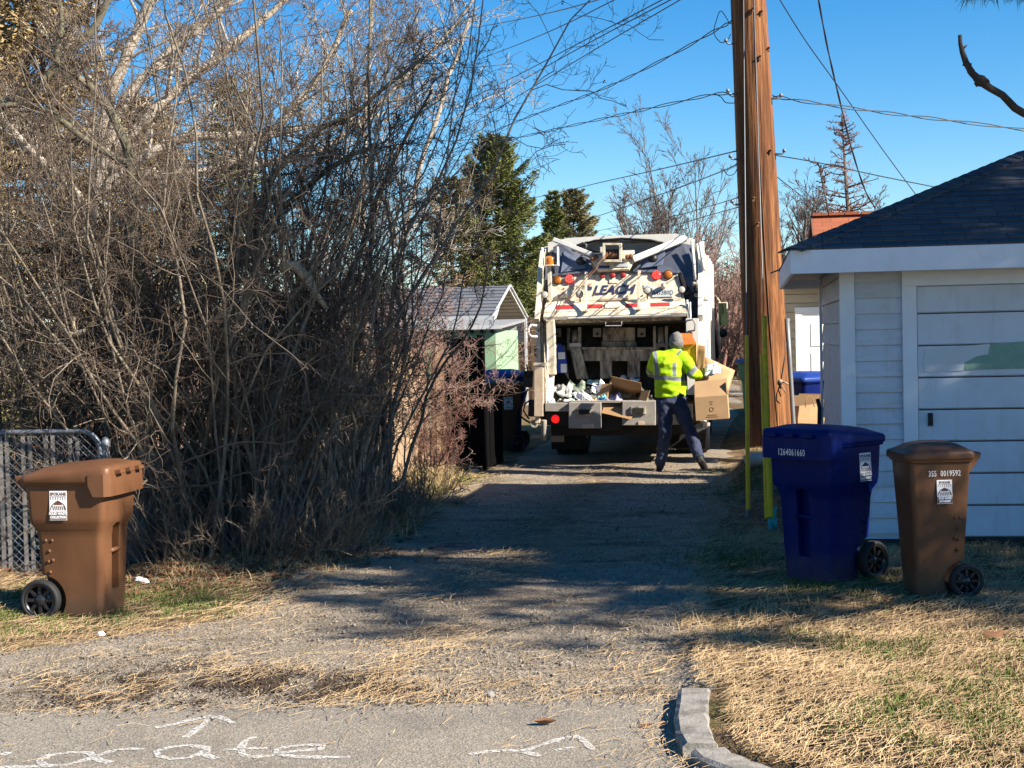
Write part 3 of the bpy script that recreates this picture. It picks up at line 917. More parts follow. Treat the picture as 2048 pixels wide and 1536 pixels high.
# ------------------------------------------------------------------ cardboard and rubbish by the garage
M_card = pm('brown_cardboard', (.44, .28, .145), .85, .10, 3, bump=.1, bs=80, dirt=(.30, .18, .09), ds=4, da=.35)
M_cardd = pm('darker_cardboard', (.33, .195, .09), .85, .12, 3)
M_print = pm('box_print', (.22, .12, .06), .8)
def open_box(name, label, loc, rz, dims, group=None, flap=(35, 20, 60, 110), mats=None, rot=None, flen=.45, cat='cardboard box', marks=True):
    """cardboard box with thin walls, open top and four loose flaps"""
    w_, d_, h_ = dims; t = .006
    r = thing(name, label, cat, loc, rz, group)
    if rot is not None: r.rotation_euler = rot
    m = mats or M_card
    mb = MB()
    mb.box2((-w_ / 2, -d_ / 2, 0), (w_ / 2, d_ / 2, t))
    mb.box2((-w_ / 2, -d_ / 2, t), (w_ / 2, -d_ / 2 + t, h_)); mb.box2((-w_ / 2, d_ / 2 - t, t), (w_ / 2, d_ / 2, h_))
    mb.box2((-w_ / 2, -d_ / 2 + t, t), (-w_ / 2 + t, d_ / 2 - t, h_)); mb.box2((w_ / 2 - t, -d_ / 2 + t, t), (w_ / 2, d_ / 2 - t, h_))
    mb.build('box_body', m, r, .003)
    fl = d_ * flen
    for i, (ax, ang) in enumerate(zip(((0, -1), (0, 1), (-1, 0), (1, 0)), flap)):
        if ang is None: continue
        mb = MB(); n = Vector((ax[0], ax[1], 0)); s = Vector((-ax[1], ax[0], 0))
        L = (w_ if ax[0] == 0 else d_) - .012; off = (d_ if ax[0] == 0 else w_) / 2
        up = n * math.sin(R_(ang)) + Vector((0, 0, math.cos(R_(ang))))
        base = n * off + Vector((0, 0, h_ + .002)); k = (up.cross(s)).normalized() * t
        q = [base - s * L / 2, base + s * L / 2, base + s * L * .48 + up * fl, base - s * L * .49 + up * fl * .97]
        mb.hexa(q, [p + k for p in q]); mb.build('flap', m, r)
    if marks:
        mb = MB(); M0 = Matrix.Translation((0, -d_ / 2 - .002, h_ * .45)) @ Matrix.Rotation(R_(90), 4, 'X')
        mb.lathe([(.03, 0), (.03, .001), (.022, .001), (.022, 0)], 16, M=M0)
        for yy_, ww in ((-.075, .12), (-.10, .16), (.07, .03), (.10, .04)): mb.box((0, yy_, 0), (ww, .012, .001), None, 0, M0)
        mb.build('printed_marks', M_print, r)
    return r
a = at(1612, 860, 19.3)
open_box('cardboard_box', 'brown cardboard carton leaning beside the garage behind the pole', (a.x + .05, 19.4, .47), R_(-25), (.36, .34, .40), flap=(-20, 15, 30, None))
open_box('cardboard_box', 'lower crushed cardboard carton under the leaning one by the garage', (a.x + .07, 19.4, 0), R_(-10), (.46, .40, .465), flap=(None, None, None, None), mats=M_cardd)
def paper_bag():
    r = thing('paper_bag', 'brown paper bag with a twisted handle by the garage wall', 'bag', (a.x - .03, 19.05, .06), R_(12))
    mb = MB(); rr = random.Random(3); rings = []
    for z, k in ((0, 1), (.2, 1.02), (.45, .97), (.66, .94), (.84, .9)):
        rings.append([Vector((x * k * .17 + rr.uniform(-.012, .012), y * k * .10 + rr.uniform(-.012, .012), z + rr.uniform(-.01, .01))) for x, y in ((-1, -1), (0, -1.05), (1, -1), (1.04, 0), (1, 1), (0, 1.03), (-1, 1), (-1.03, 0))])
    mb.loft(rings, smooth=False); mb.build('bag_body', M_card, r)
    mb = MB(); mb.tube([(-.06, -.09, .82), (-.05, -.08, .92), (-.01, -.07, .96), (.04, -.08, .93), (.06, -.09, .82)], .006, 6); mb.build('handle', M_cardd, r)
    mb = MB(); mb.box((.0, -.108, .45), (.05, .004, .07)); mb.box((.0, -.108, .30), (.14, .004, .02)); mb.build('printed_marks', M_print, r)
paper_bag()

# ------------------------------------------------------------------ utility pole
def pole_wood():
    m, t, p = base_mat('creosoted_pole_wood', .8, 0, .25)
    v = coords(t, (9, 9, .55)); v2 = coords(t, (30, 30, .9)); v3 = coords(t, (4, 4, .5))
    a = noisen(t, v, 1.2, 7, .65, .8); b = noisen(t, v2, 1.4, 4, .6)
    c = ramp(t, a, [(.30, (.055, .020, .007)), (.48, (.165, .062, .021)), (.68, (.33, .145, .052))])
    c = mixc(t, ramp(t, b, [(.52, 0), (.63, .75)]), c, (.05, .02, .009))
    c = mixc(t, ramp(t, noisen(t, v3, 1.0, 5, .6), [(.55, 0), (.72, .5)]), c, (.10, .045, .022))
    t.links.new(c, p.inputs['Base Color']); bumpn(t, p, mixc(t, .5, a, b), .9, .03)
    return m
M_pole = pole_wood()
M_steel = pm('galvanised_steel', (.20, .21, .22), .55, .12, 8, metal=.5)
M_rust = pm('rusty_iron', (.16, .07, .035), .8, .3, 12)
M_wire = pm('black_wire', (.012, .012, .014), .5)
M_yel = pm('yellow_guard_plastic', (.88, .52, .008), .5, .08, 4, dirt=(.30, .22, .05), ds=5, da=.5)
M_teal = pm('teal_tape', (.03, .36, .33), .6)
PY = 18.6
PB = at(1541, 900, PY); PT = at(1497, 10, PY)
PDIR = (PT - PB).normalized()
pbx = PB - PDIR * ((PB.z - .1) / PDIR.z)
pole = thing('utility_pole', 'tall leaning reddish brown wooden utility pole with guy guards at its foot', 'utility pole', pbx)
def ponp(z): return pbx + PDIR * ((z - pbx.z) / PDIR.z)
mb = MB(); pts = []; rad = []; n = 40
for i in range(28):
    z = -.3 + i * .42
    p = ponp(z) - pbx; pts.append(p); rad.append(.286 - .0125 * max(z, 0))
vs = []; rr = random.Random(8)
fl = [rr.uniform(-.006, .006) for _ in range(n)]
for k, p in enumerate(pts):
    for j in range(n):
        a_ = 2 * math.pi * j / n
        r = rad[k] + fl[j] + .004 * noise.noise((math.cos(a_) * 3, math.sin(a_) * 3, p.z * 1.3))
        vs.append(p + Vector((math.cos(a_) * r, math.sin(a_) * r, 0)))
mb.loft([vs[k * n:(k + 1) * n] for k in range(len(pts))])
mb.build('post', M_pole, pole)
def on_pole(px, py):
    """point of the pole's near face seen at that place"""
    c = at(px, py, PY); ax_ = ponp(c.z); r = .286 - .0125 * c.z
    dx = max(-.98, min(.98, (c.x - ax_.x) / r))
    return Vector((ax_.x + dx * r * 1.01, ax_.y - math.sqrt(1 - dx * dx) * r * 1.02, c.z))
def pole_line(name, px, rad_, m, n=6):
    mb = MB(); P = [on_pole(*q) - pbx for q in px]; mb.tube(P, rad_, n); return mb.build(name, m, pole)
pole_line('ground_wire', [(1502, 0), (1506, 140), (1513, 300), (1519, 430), (1524, 520), (1530, 620), (1540, 760), (1548, 860)], .006, M_rust)
pole_line('hanging_cord', [(1573, 660), (1567, 700), (1559, 740), (1553, 770), (1546, 785), (1545, 798), (1552, 805)], .007, M_wire)
mb = MB()
c = on_pole(1553, 762) - pbx
mb.lathe([(.0001, -.03), (.03, -.02), (.034, 0), (.03, .02), (.0001, .03)], 10, M=Matrix.Translation(c)); mb.tube([c, c + Vector((.05, -.04, -.01)), c + Vector((.09, -.03, -.03))], .012, 6)
mb.tube([c, c + Vector((.02, -.04, -.06)), c + Vector((.06, -.03, -.14))], .008, 6)
mb.build('rag_knot', pm('frayed_rag', (.30, .22, .15), .9), pole)
for q in ((1500, 25), (1517, 30), (1513, 120), (1535, 305), (1500, 400), (1508, 450), (1533, 100)):
    c = on_pole(*q) - pbx; mb = MB(); mb.tube([c, c + Vector((.01, -.06, .005))], .012, 6); mb.box(c + Vector((0, -.02, -.015)), (.03, .02, .06)); mb.build('pole_fitting', M_rust, pole, .003)
mb = MB()
sd = [Vector((ponp(z).x + (.290 - .0125 * z), ponp(z).y - .10, z)) - pbx for z in (.1, .6, 1.0, 1.5, 2.0)]
mb.tube(sd, .03, 8); mb.build('conduit', M_steel, pole)
for q in ((1482, 90), (1474, 190), (1487, 320), (1490, 410), (1540, 200), (1545, 310)):
    mb = MB(); c = at(q[0], q[1], PY); ax_ = ponp(c.z); sgn = -1 if q[0] < 1515 else 1; r = .286 - .0125 * c.z
    b = Vector((ax_.x + sgn * r * .9, ax_.y - .1, c.z)) - pbx
    mb.tube([b, b + Vector((sgn * .10, 0, .0)), b + Vector((sgn * .12, 0, .03))], .012, 6); mb.lathe([(.0001, -.02), (.02, -.02), (.024, .0), (.018, .02), (.0001, .02)], 10, M=Matrix.Translation(b + Vector((sgn * .12, 0, .04))))
    mb.build('wire_bracket', M_steel, pole)

def guy(label, bot, topq, ztop, w_, teal):
    """anchored guy wire with a yellow plastic guard on its lower end"""
    b = gp(*bot); b.z = gzf(b.x, b.y)
    d = (at(ztop, 4, 18.15) - b).normalized()
    r = thing('guy_wire', label, 'guy wire', b)
    mb = MB(); mb.tube([d * -.05, d * ((8.4 - b.z) / d.z)], .006, 6); mb.build('cable', M_steel, r)
    L = (at(topq[0], topq[1], b.y + .4).z - b.z) / d.z
    mb = MB(); n = 8
    for (lo, hi) in ((.0, 1),):
        pr = [(-w_ / 2, -.01), (-w_ * .38, -w_ * .62), (0, -w_ * .8), (w_ * .38, -w_ * .62), (w_ / 2, -.01), (w_ * .3, .012), (-w_ * .3, .012)]
        a_ = d * (.12 if teal else .08); e_ = d * L
        xx_ = Vector((1, 0, 0)); yy_ = d.cross(xx_).normalized() * -1
        if yy_.y < 0: yy_ = -yy_
        mb.loft([[a_ + xx_ * u + yy_ * v for u, v in pr], [a_.lerp(e_, .5) + xx_ * u * .97 + yy_ * v for u, v in pr], [e_ + xx_ * u * .85 + yy_ * v for u, v in pr]], smooth=False)
        if teal:
            s_ = Vector((-w_ * .55, .02, 0)); k = .62
            mb.loft([[a_ + s_ + xx_ * u * .5 + yy_ * v * .5 for u, v in pr], [a_ + s_ + (e_ - a_) * .8 + xx_ * u * .5 + yy_ * v * .5 for u, v in pr]], smooth=False)
    mb.build('guard', M_yel, r)
    mb = MB(); mb.tube([d * -.05, d * .16], [.02, .024], 8); mb.lathe([(.02, 0), (.03, .02), (.02, .05)], 8); mb.build('anchor_rod', M_teal if teal else M_steel, r)
    if teal:
        mb = MB(); rr = random.Random(2)
        for i in range(7):
            b0 = d * rr.uniform(.03, .26) + Vector((rr.uniform(-.03, .04), -.03, 0))
            q = [b0, b0 + Vector((.03, -.005, .01)), b0 + Vector((rr.uniform(.0, .05), -.01, -.09)), b0 + Vector((rr.uniform(-.03, .01), 0, -.10))]
            mb.hexa(q, [p + Vector((0, .002, 0)) for p in q])
        mb.build('torn_tape', M_teal, r, fixn=False)
    return r
guy('thin yellow guy wire guard standing left of the utility pole', (1496, 1032), (1492, 673), 1487, .045, False)
guy('thicker yellow guy wire guard with teal tape at its foot', (1541, 1062), (1520, 635), 1508, .062, True)

# stone at the pole's foot
mb = MB(); rr = random.Random(6)
bm = bmesh.new(); bmesh.ops.create_icosphere(bm, subdivisions=3, radius=1)
def rock(label, loc, size, seed, m, cat='stone'):
    bm = bmesh.new(); bmesh.ops.create_icosphere(bm, subdivisions=3, radius=1)
    for v in bm.verts:
        k = 1 + .28 * noise.noise(v.co * 1.1 + Vector((seed, 0, 0))) + .08 * noise.noise(v.co * 3.5 + Vector((0, seed, 0)))
        v.co = Vector((v.co.x * size[0] * k, v.co.y * size[1] * k, v.co.z * size[2] * k))
    me = bpy.data.meshes.new('stone'); bm.to_mesh(me); bm.free(); me.materials.append(m)
    for p in me.polygons: p.use_smooth = True
    o = bpy.data.objects.new('stone', me); COL.objects.link(o); o.location = loc
    return tag(o, label, cat)
bm.free()
M_stone = pm('pale_stone', (.40, .36, .31), .9, .2, 6, bump=.5, bs=30, bd=.01)
c = at(1512, 925, 17.6); rock('pale rounded stone on the dirt mound by the pole', (c.x, 17.6, gzf(c.x, 17.6) + .06), (.14, .12, .09), 3.0, M_stone)
c = gp(948, 945); rock('small white stone in the grass at the alley edge', (c.x, c.y, .02), (.07, .05, .035), 1.0, M_stone)
c = gp(978, 1395); rock('small grey stone lying on the apron near the street', (c.x, c.y, .015), (.03, .026, .02), 5.0, pm('grey_stone', (.20, .18, .16), .9, .2, 20))
c = gp(202, 1274); rock('tiny white stone near the brown cart on the left', (c.x, c.y, .02), (.028, .022, .018), 7.0, M_stick, 'stone')
# crumpled tissue
bm = bmesh.new(); bmesh.ops.create_icosphere(bm, subdivisions=4, radius=1)
for v in bm.verts:
    k = 1 + .5 * noise.noise(v.co * 1.6 + Vector((9, 0, 0))) + .25 * noise.noise(v.co * 5)
    v.co = Vector((v.co.x * .055 * k, v.co.y * .04 * k, max(-.015, v.co.z * .03 * k)))
me = bpy.data.meshes.new('crumpled_tissue'); bm.to_mesh(me); bm.free(); me.materials.append(M_stick)
o = bpy.data.objects.new('crumpled_tissue', me); COL.objects.link(o); c = gp(282, 1170); o.location = (c.x, c.y, .03); tag(o, 'crumpled white tissue on the leaves right of the brown cart', 'litter')
# utility cover in the lane
c = gp(905, 1096)
r = thing('manhole_cover', 'round metal utility cover set in the shaded gravel lane', 'manhole cover', (c.x, c.y, .012))
mb = MB(); mb.lathe([(.0001, .012), (.135, .012), (.14, .008), (.14, -.02), (.0001, -.02)], 32)
for k in range(3): mb.lathe([(.03 + .035 * k, .012), (.03 + .035 * k, .016), (.042 + .035 * k, .016), (.042 + .035 * k, .012)], 24)
mb.build('lid', pm('cast_iron', (.07, .07, .075), .6, .2, 20, metal=.4), r)
mb = MB(); mb.lathe([(.145, -.02), (.145, .010), (.19, .012), (.205, .002), (.205, -.02)], 32); mb.build('frame', pm('cast_iron_frame', (.10, .10, .10), .7, .2, 20, metal=.3), r)

# ------------------------------------------------------------------ overhead wires
def wire(label, px, Ys, rad_=.011, twist=False, mats=None, sag=0):
    ctrl = []
    for (x, y), Y in zip(px, [q + 1.6 * max(0, min(1, (24 - q) / 7)) for q in Ys]): ctrl.append(at(x, y, Y))
    P = []
    n = len(ctrl)
    for i in range(n - 1):
        p0, p1, p2, p3 = ctrl[max(i - 1, 0)], ctrl[i], ctrl[i + 1], ctrl[min(i + 2, n - 1)]
        for k in range(10):
            t = k / 10
            P.append(.5 * ((2 * p1) + (p2 - p0) * t + (2 * p0 - 5 * p1 + 4 * p2 - p3) * t * t + (3 * p1 - p0 - 3 * p2 + p3) * t ** 3))
    P.append(ctrl[-1]); mb = MB(); rad_ *= .75
    if twist:
        for s in (0, math.pi):
            Q = []
            acc = 0; D = []
            for a, b in zip(P[:-1], P[1:]):
                m_ = max(1, int((b - a).length / .22))
                D += [a.lerp(b, i / m_) for i in range(m_)]
            D.append(P[-1])
            for i, p in enumerate(D):
                acc += .55
                Q.append(p + Vector((0, math.sin(acc + s), math.cos(acc + s))) * .018)
            mb.tube(Q, rad_ * .75, 5)
    else:
        mb.tube(P, rad_, 5)
    o = mb.build('overhead_wire', mats or M_wire)
    return tag(o, label, 'wire', 'overhead wires')
wire('pale insulated wire crossing the very top of the sky', [(880, 66), (1000, 46), (1110, 23), (1215, -6)], (40, 30, 22, 16), .012, mats=M_steel)
wire('wire just below the pale one, reaching the bush at its upper tip', [(900, 140), (1000, 103), (1110, 58), (1240, -6)], (40, 30, 22, 16), .010)
wire('uppermost of the three close parallel wires above the bush', [(900, 216), (1000, 168), (1170, 80), (1335, -6)], (45, 34, 25, 19), .012)
wire('middle one of the three close parallel wires above the bush', [(900, 240), (1000, 185), (1170, 90), (1352, -6)], (45, 34, 25, 19), .012)
wire('lowest of the three close parallel wires above the bush', [(900, 274), (1000, 214), (1180, 105), (1370, -6)], (45, 34, 25, 19), .011)
wire('twisted cable drooping from the pole top to the bush', [(880, 312), (1024, 247), (1200, 180), (1330, 117), (1425, 64), (1462, 44)], (40, 33, 26, 21, 18, 17), .013, True)
wire('looped slack wire end hanging at the pole top', [(1458, 45), (1442, 22), (1433, 40), (1428, 66), (1442, 85), (1456, 78), (1461, 68)], (17,) * 7, .007)
wire('twisted cable running from mid pole to the bush', [(900, 306), (1024, 278), (1180, 243), (1330, 210), (1432, 188), (1470, 192)], (40, 33, 27, 21, 18, 17), .012, True)
wire('slack jumper wire curling off mid pole', [(1430, 188), (1442, 194), (1452, 205), (1472, 206)], (17,) * 4, .008)
wire('twisted cable from the pole to the right edge of the sky', [(1545, 192), (1610, 203), (1760, 224), (1900, 241), (2070, 262)], (17, 17, 17.5, 18, 18.5), .012, True)
wire('thin wire from the pole across the tall evergreen', [(880, 430), (1075, 394), (1200, 365), (1330, 336), (1472, 302)], (60, 45, 35, 25, 17), .012)
wire('thin wire from the pole down to the small evergreen', [(1000, 500), (1110, 461), (1220, 424), (1340, 382), (1440, 344), (1474, 328)], (60, 48, 38, 27, 19, 17), .012)
wire('slack loop under the bracket at the lower pole', [(1446, 338), (1456, 350), (1468, 348), (1474, 338)], (17,) * 4, .007)
wire('faint wire skimming just above the truck roof', [(1040, 500), (1180, 465), (1330, 436), (1420, 412), (1476, 395)], (60, 50, 34, 24, 17), .010)
wire('lowest faint wire meeting the pole above the mirror', [(1180, 490), (1330, 455), (1420, 430), (1478, 414)], (50, 34, 24, 17), .010)
wire('thin wire leaving the pole rightwards over the dark roof', [(1548, 310), (1640, 326), (1760, 352), (1880, 376)], (17, 18, 19, 20), .010)
wire('short wire dropping from the pole to the bare tree', [(1549, 350), (1590, 382), (1640, 420)], (17, 20, 24), .009)
wire('straight wire slanting from the top edge down to the dark roof', [(1556, -6), (1610, 80), (1680, 178), (1760, 292), (1835, 394)], (20, 21, 23, 25, 27), .011)
wire('thick twisted service drop falling to the red roof', [(1636, -6), (1655, 95), (1678, 195), (1704, 300), (1730, 380), (1751, 417)], (20, 22, 24, 26, 27, 28), .018, True)
# ------------------------------------------------------------------ chain link gate on the left
M_galv = pm('dull_galvanised_tube', (.15, .17, .20), .5, .12, 9, metal=.35)
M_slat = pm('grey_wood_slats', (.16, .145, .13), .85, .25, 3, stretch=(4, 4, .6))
M_greyw = pm('weathered_grey_boards', (.17, .16, .155), .9, .35, 4, stretch=(6, 6, .5), bump=.5, bs=20, bd=.01)
M_cedar = pm('warm_cedar_boards', (.46, .295, .155), .8, .18, 3, stretch=(5, 5, .5), dirt=(.25, .14, .07), ds=3, da=.4)
M_oldc = pm('old_brown_fence_boards', (.36, .25, .155), .88, .25, 4, stretch=(6, 6, .45), dirt=(.16, .11, .08), ds=3, da=.5, bump=.4, bs=25, bd=.008)
M_blackw = pm('shade_black_boards', (.0035, .0035, .004), .95, .3, 3, spec=.05, stretch=(6, 6, .5))  # near-black board colour stands in for the shade on the gate
GY = 12.35
g0 = at(0, 1147, GY)
zb = at(60, 1147, GY).z; zt_ = at(60, 864, GY).z
gx0, gx1 = at(-90, 1000, GY).x, at(203, 1000, GY).x
gate = thing('chain_link_gate', 'chain link gate with vertical wooden slats and rounded tube frame', 'gate', (0, GY, 0))
mb = MB()
r = .16
pts = [(gx0, 0, zb), (gx0, 0, zt_)] + [(gx0 + .1, 0, zt_)] + [(gx1 - r + r * math.sin(a), 0, zt_ - r + r * math.cos(a)) for a in np.linspace(0, math.pi / 2, 8)] + [(gx1, 0, zb), (gx0, 0, zb)]
mb.tube(pts, .021, 10); mb.build('frame', M_galv, gate)
mb = MB(); hh = zt_ - zb - .03; stp = .062
x = gx0 - hh
while x < gx1:
    for s in (1, -1):
        a0, a1 = 0.0, hh
        P = []
        for k in range(23):
            q = k / 22 * hh; X = x + q if s == 1 else x + hh - q
            if gx0 < X < gx1 - .005 and not (X > gx1 - .09 and q > hh - .07): P.append((X, (.005 if k % 2 else -.005) * s, zb + .015 + q))
        if len(P) > 1: mb.tube(P, .0028, 4, cap=False)
    x += stp
mb.build('wire_mesh', M_galv, gate)
for px in (4, 17, 49, 63, 95, 109, 143, 158, -30, -50):
    c = at(px, 1000, GY).x
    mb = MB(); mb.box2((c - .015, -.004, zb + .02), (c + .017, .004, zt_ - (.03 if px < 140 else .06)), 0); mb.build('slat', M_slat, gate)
mb = MB(); mb.box2((gx0, -.03, zb - .012), (gx1, .0, zb - .004)); mb.tube([(gx1 - .02, -.0, zt_ - .33), (gx1 + .06, 0, zt_ - .33)], .014, 8); mb.tube([(gx1 - .02, -.0, zb + .2), (gx1 + .06, 0, zb + .2)], .014, 8)
mb.build('hinge', M_galv, gate)
px_ = at(212, 1000, GY + .02).x
post = thing('fence_post', 'domed galvanised tube post where gate meets the board fence', 'post', (px_ + .01, GY + .02, 0))
mb = MB(); ztp = at(212, 890, GY).z; mb.lathe([(.034, -.2), (.034, ztp), ], 16); mb.build('pipe', M_galv, post)
mb = MB(); mb.lathe([(.040, ztp - .02), (.041, ztp + .02), (.036, ztp + .035), (.02, ztp + .06), (.0001, ztp + .068)], 16); mb.build('cap', M_galv, post)
mb = MB(); mb.lathe([(.034, ztp - .16), (.042, ztp - .16), (.042, ztp - .13), (.034, ztp - .13)], 16); mb.build('clamp_band', M_galv, post)

def board_fence(name, label, a, b, ht, bw, m, gap=.006, jag=.03, seed=1, th=.018, rails=True, group=None, lean=.0, out=1):
    """vertical boards on rails between two plan points"""
    a = Vector((a[0], a[1], 0)); b = Vector((b[0], b[1], 0)); d = (b - a); L = d.length; d.normalize()
    nrm = Vector((d.y, -d.x, 0)) * out
    r = thing(name, label, 'fence', a, math.atan2(d.y, d.x), group)
    rr = random.Random(seed); mb = MB(); x = 0
    ys = -1 * out
    while x < L - .02:
        w_ = min(bw * rr.uniform(.9, 1.05), L - x); h = ht(x / L) + rr.uniform(-jag, jag); o_ = rr.uniform(-.006, .006)
        le = rr.uniform(-lean, lean)
        q = [Vector((x, o_, .0)), Vector((x + w_ - gap, o_, .0)), Vector((x + w_ - gap + le, o_, h)), Vector((x + le, o_, h + rr.uniform(-.01, .01)))]
        mb.hexa(q, [p + Vector((0, th, 0)) for p in q])
        x += w_
    mb.build('boards', m, r)
    if rails:
        mb = MB()
        for zz in (.25, .78):
            mb.box2((0, th + .008, zz * ht(0) - .04), (L, th + .048, zz * ht(0) + .04))
        n = max(2, int(L / 2.2) + 1)
        mb.build('rail', m, r)
        for i in range(n):
            xx = i * L / (n - 1)
            mb = MB(); mb.box2((xx - .045, th + .05, 0), (xx + .045, th + .14, ht(i / (n - 1)) + .03)); mb.build('post', m, r)
    return r
board_fence('picket_fence', 'low weathered grey board fence behind the foot of the bare thicket', (px_ + .06, GY + .05), (-1.95, 14.9), lambda u: .93 + .06 * u, .105, M_greyw, jag=.05, seed=4, lean=.03)
board_fence('board_fence', 'tall sunlit brown board fence along the alley beyond the thicket', (-1.95, 15.1), (-1.12, 20.1), lambda u: 1.72 - .0 * u, .14, M_oldc, jag=.04, seed=7)
mb = MB()
fp = thing('fence_post', 'split grey wooden post at the end of the sunlit board fence', 'post', (-1.0, 20.15, 0))
rr = random.Random(2)
for i in range(3):
    mb.prism([Vector((-.10 + .07 * i, -.06 + rr.uniform(-.01, .01), 0)), Vector((-.04 + .07 * i, -.07, 0)), Vector((-.045 + .07 * i, .05, 0)), Vector((-.10 + .07 * i, .06, 0))], (rr.uniform(-.02, .02), 0, 1.72 + rr.uniform(-.08, .06)))
mb.build('timber', M_oldc, fp)
bg = board_fence('board_gate', 'board gate beside the alley, its deep shade put into near black boards', (at(884, 900, 20.6).x, 20.6), (at(970, 900, 20.6).x, 20.75), lambda u: 1.86, .14, M_blackw, jag=.012, seed=9)
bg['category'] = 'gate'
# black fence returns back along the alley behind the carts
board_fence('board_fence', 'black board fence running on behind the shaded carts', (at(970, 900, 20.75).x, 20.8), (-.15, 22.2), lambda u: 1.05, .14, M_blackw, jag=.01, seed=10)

# ------------------------------------------------------------------ green shed, carport, cedar fence
M_sage = pm('pale_green_paint', (.29, .46, .28), .6, .05, 3, dirt=(.22, .32, .2), ds=3, da=.3, stretch=(2, 2, 1))
M_roofg = pm('grey_roll_roofing', (.25, .25, .25), .8, .12, 5)
M_metalw = pm('white_sheet_metal', (.58, .59, .60), .35, .05, 3, dirt=(.45, .42, .38), ds=3, da=.3)
M_metalg = pm('grey_sheet_metal', (.15, .155, .17), .4, .08, 3)
SY = 31.0
sh = thing('shed', 'small pale green shed with a flat grey roof and rafter tails', 'shed', (at(992, 700, SY).x, SY, 0), R_(-9))
sz_ = at(940, 662, SY).z
mb = MB(); mb.box2((-3.3, 0, 0), (0, 3.0, sz_)); mb.build('wall', M_sage, sh)
for i in range(16):
    mb = MB(); x = -3.28 + .212 * i
    mb.prism([Vector((x, -.14, sz_ - .005)), Vector((x, .02, sz_ - .07)), Vector((x, .02, sz_ + .02)), Vector((x, -.14, sz_ + .035))], (.06, 0, 0)); mb.build('rafter_tail', M_under, sh)
mb = MB(); mb.prism([Vector((-3.5, -.2, sz_ + .04)), Vector((-3.5, 3.2, sz_ + .20)), Vector((-3.5, 3.2, sz_ + .26)), Vector((-3.5, -.2, sz_ + .095))], (3.66, 0, 0)); mb.build('roof', M_roofg, sh)
mb = MB(); mb.box2((-3.5, -.215, sz_ + .03), (.16, -.2, sz_ + .11)); mb.build('drip_edge', M_metalw, sh)

cn, cf = Vector((at(985, 640, 36).x, 36, 0)), Vector((at(1054, 640, 40.5).x, 40.5, 0))
wv = cf - cn; wl = wv.length; wd = wv.normalized(); rd = Vector((-wd.y, wd.x, 0))
zn = at(985, 632, 36).z; zf_ = at(1054, 634, 40.5).z; zp = at(1020, 571, 38.2).z
cp = thing('carport', 'white sheet metal carport with an open gable end and grey roof', 'carport', cn, math.atan2(wd.y, wd.x))
# local: x across the width, y along the ridge
pk = wl * .49; LR = 7.5
def corr(mb, p0, p1, q, n, mi=0):
    """ribbed sheet: edge p0-p1 swept along q with ribs every step"""
    mb.hexa([p0, p1, p1 + q, p0 + q], [p + Vector((0, 0, -.012)) for p in (p0, p1, p1 + q, p0 + q)], mi)
    nn = (p1 - p0).cross(q).normalized()
    if nn.z < 0: nn = -nn
    for i in range(n):
        t = (i + .5) / n
        a_ = p0.lerp(p1, t)
        for s in (1, -1):
            o_ = nn * (.012 * s) + (Vector((0, 0, -.012)) if s < 0 else Vector())
            mb.bar(a_ + o_ + q * .001, a_ + o_ + q * .999, .05, .022, mi, up=nn)
mb = MB(); corr(mb, Vector((0, 0, zn)), Vector((pk, 0, zp)), Vector((0, LR, 0)), 9); mb.build('roof', M_metalg, cp)
mb = MB(); corr(mb, Vector((pk, 0, zp)), Vector((wl, 0, zf_)), Vector((0, LR, 0)), 9); mb.build('roof', M_metalw, cp)
for y in (0, 2.4, 4.8, 7.2):
    for x in (.04, wl - .04): mb = MB(); mb.box2((x - .03, y + .01, 0), (x + .03, y + .07, zn - .02)); mb.build('leg', M_metalw, cp)
    mb = MB()
    mb.bar((.03, y + .04, zn - .04), (pk, y + .04, zp - .05), .05, .05); mb.bar((pk, y + .04, zp - .05), (wl - .03, y + .04, zf_ - .04), .05, .05)
    mb.bar((.05, y + .04, zn - .35), (pk * .55, y + .04, zn + (zp - zn) * .5), .04, .04); mb.build('rafter', M_metalw, cp)
mb = MB(); mb.box2((-.02, -.02, zn - .16), (.01, LR, zn + .01))
mb.bar((0, -.015, zn), (pk, -.015, zp + .01), .03, .05, up=(0, 1, 0)); mb.bar((pk, -.015, zp + .01), (wl, -.015, zf_), .03, .05, up=(0, 1, 0)); mb.build('edge_trim', M_metalw, cp)
mb = MB()
for i in range(7): mb.box2((wl + .002, 0, zf_ - .08 - .1 * i), (wl + .02 + .008 * (i % 2), LR, zf_ + .01 - .1 * i))
mb.build('side_panel', M_metalw, cp)
board_fence('board_fence', 'honey coloured cedar fence behind the carport and left of the truck', (at(930, 700, 43).x, 43), (at(1062, 700, 42).x, 42), lambda u: 1.66, .2, M_cedar, jag=.0, seed=12)
board_fence('board_fence', 'taller cedar fence section right behind the truck mirror hose side', (at(1050, 700, 41.5).x, 41.5), (at(1130, 700, 41).x, 41), lambda u: 2.38, .2, M_cedar, jag=.0, seed=13)['label'] = 'taller cedar fence section touching the left edge of the truck'
# planks leaning by the carts
for i, (x, lab) in enumerate(((1004, 'pale plank leaning upright beside the dark carts, left of two'), (1018, 'pale plank leaning beside the dark carts, right of two'))):
    b0 = at(x + 12, 888, 24.0); r = thing('plank', lab, 'plank', (b0.x, 24.0, 0), R_(10 * i))
    mb = MB(); mb.hexa([Vector((-.05, 0, 0)), Vector((.05, 0, 0)), Vector((-.07, .25, 1.05)), Vector((-.17, .25, 1.05))], [Vector((-.05, .03, 0)), Vector((.05, .03, 0)), Vector((-.07, .28, 1.05)), Vector((-.17, .28, 1.05))]); mb.build('board', M_cedar, r)
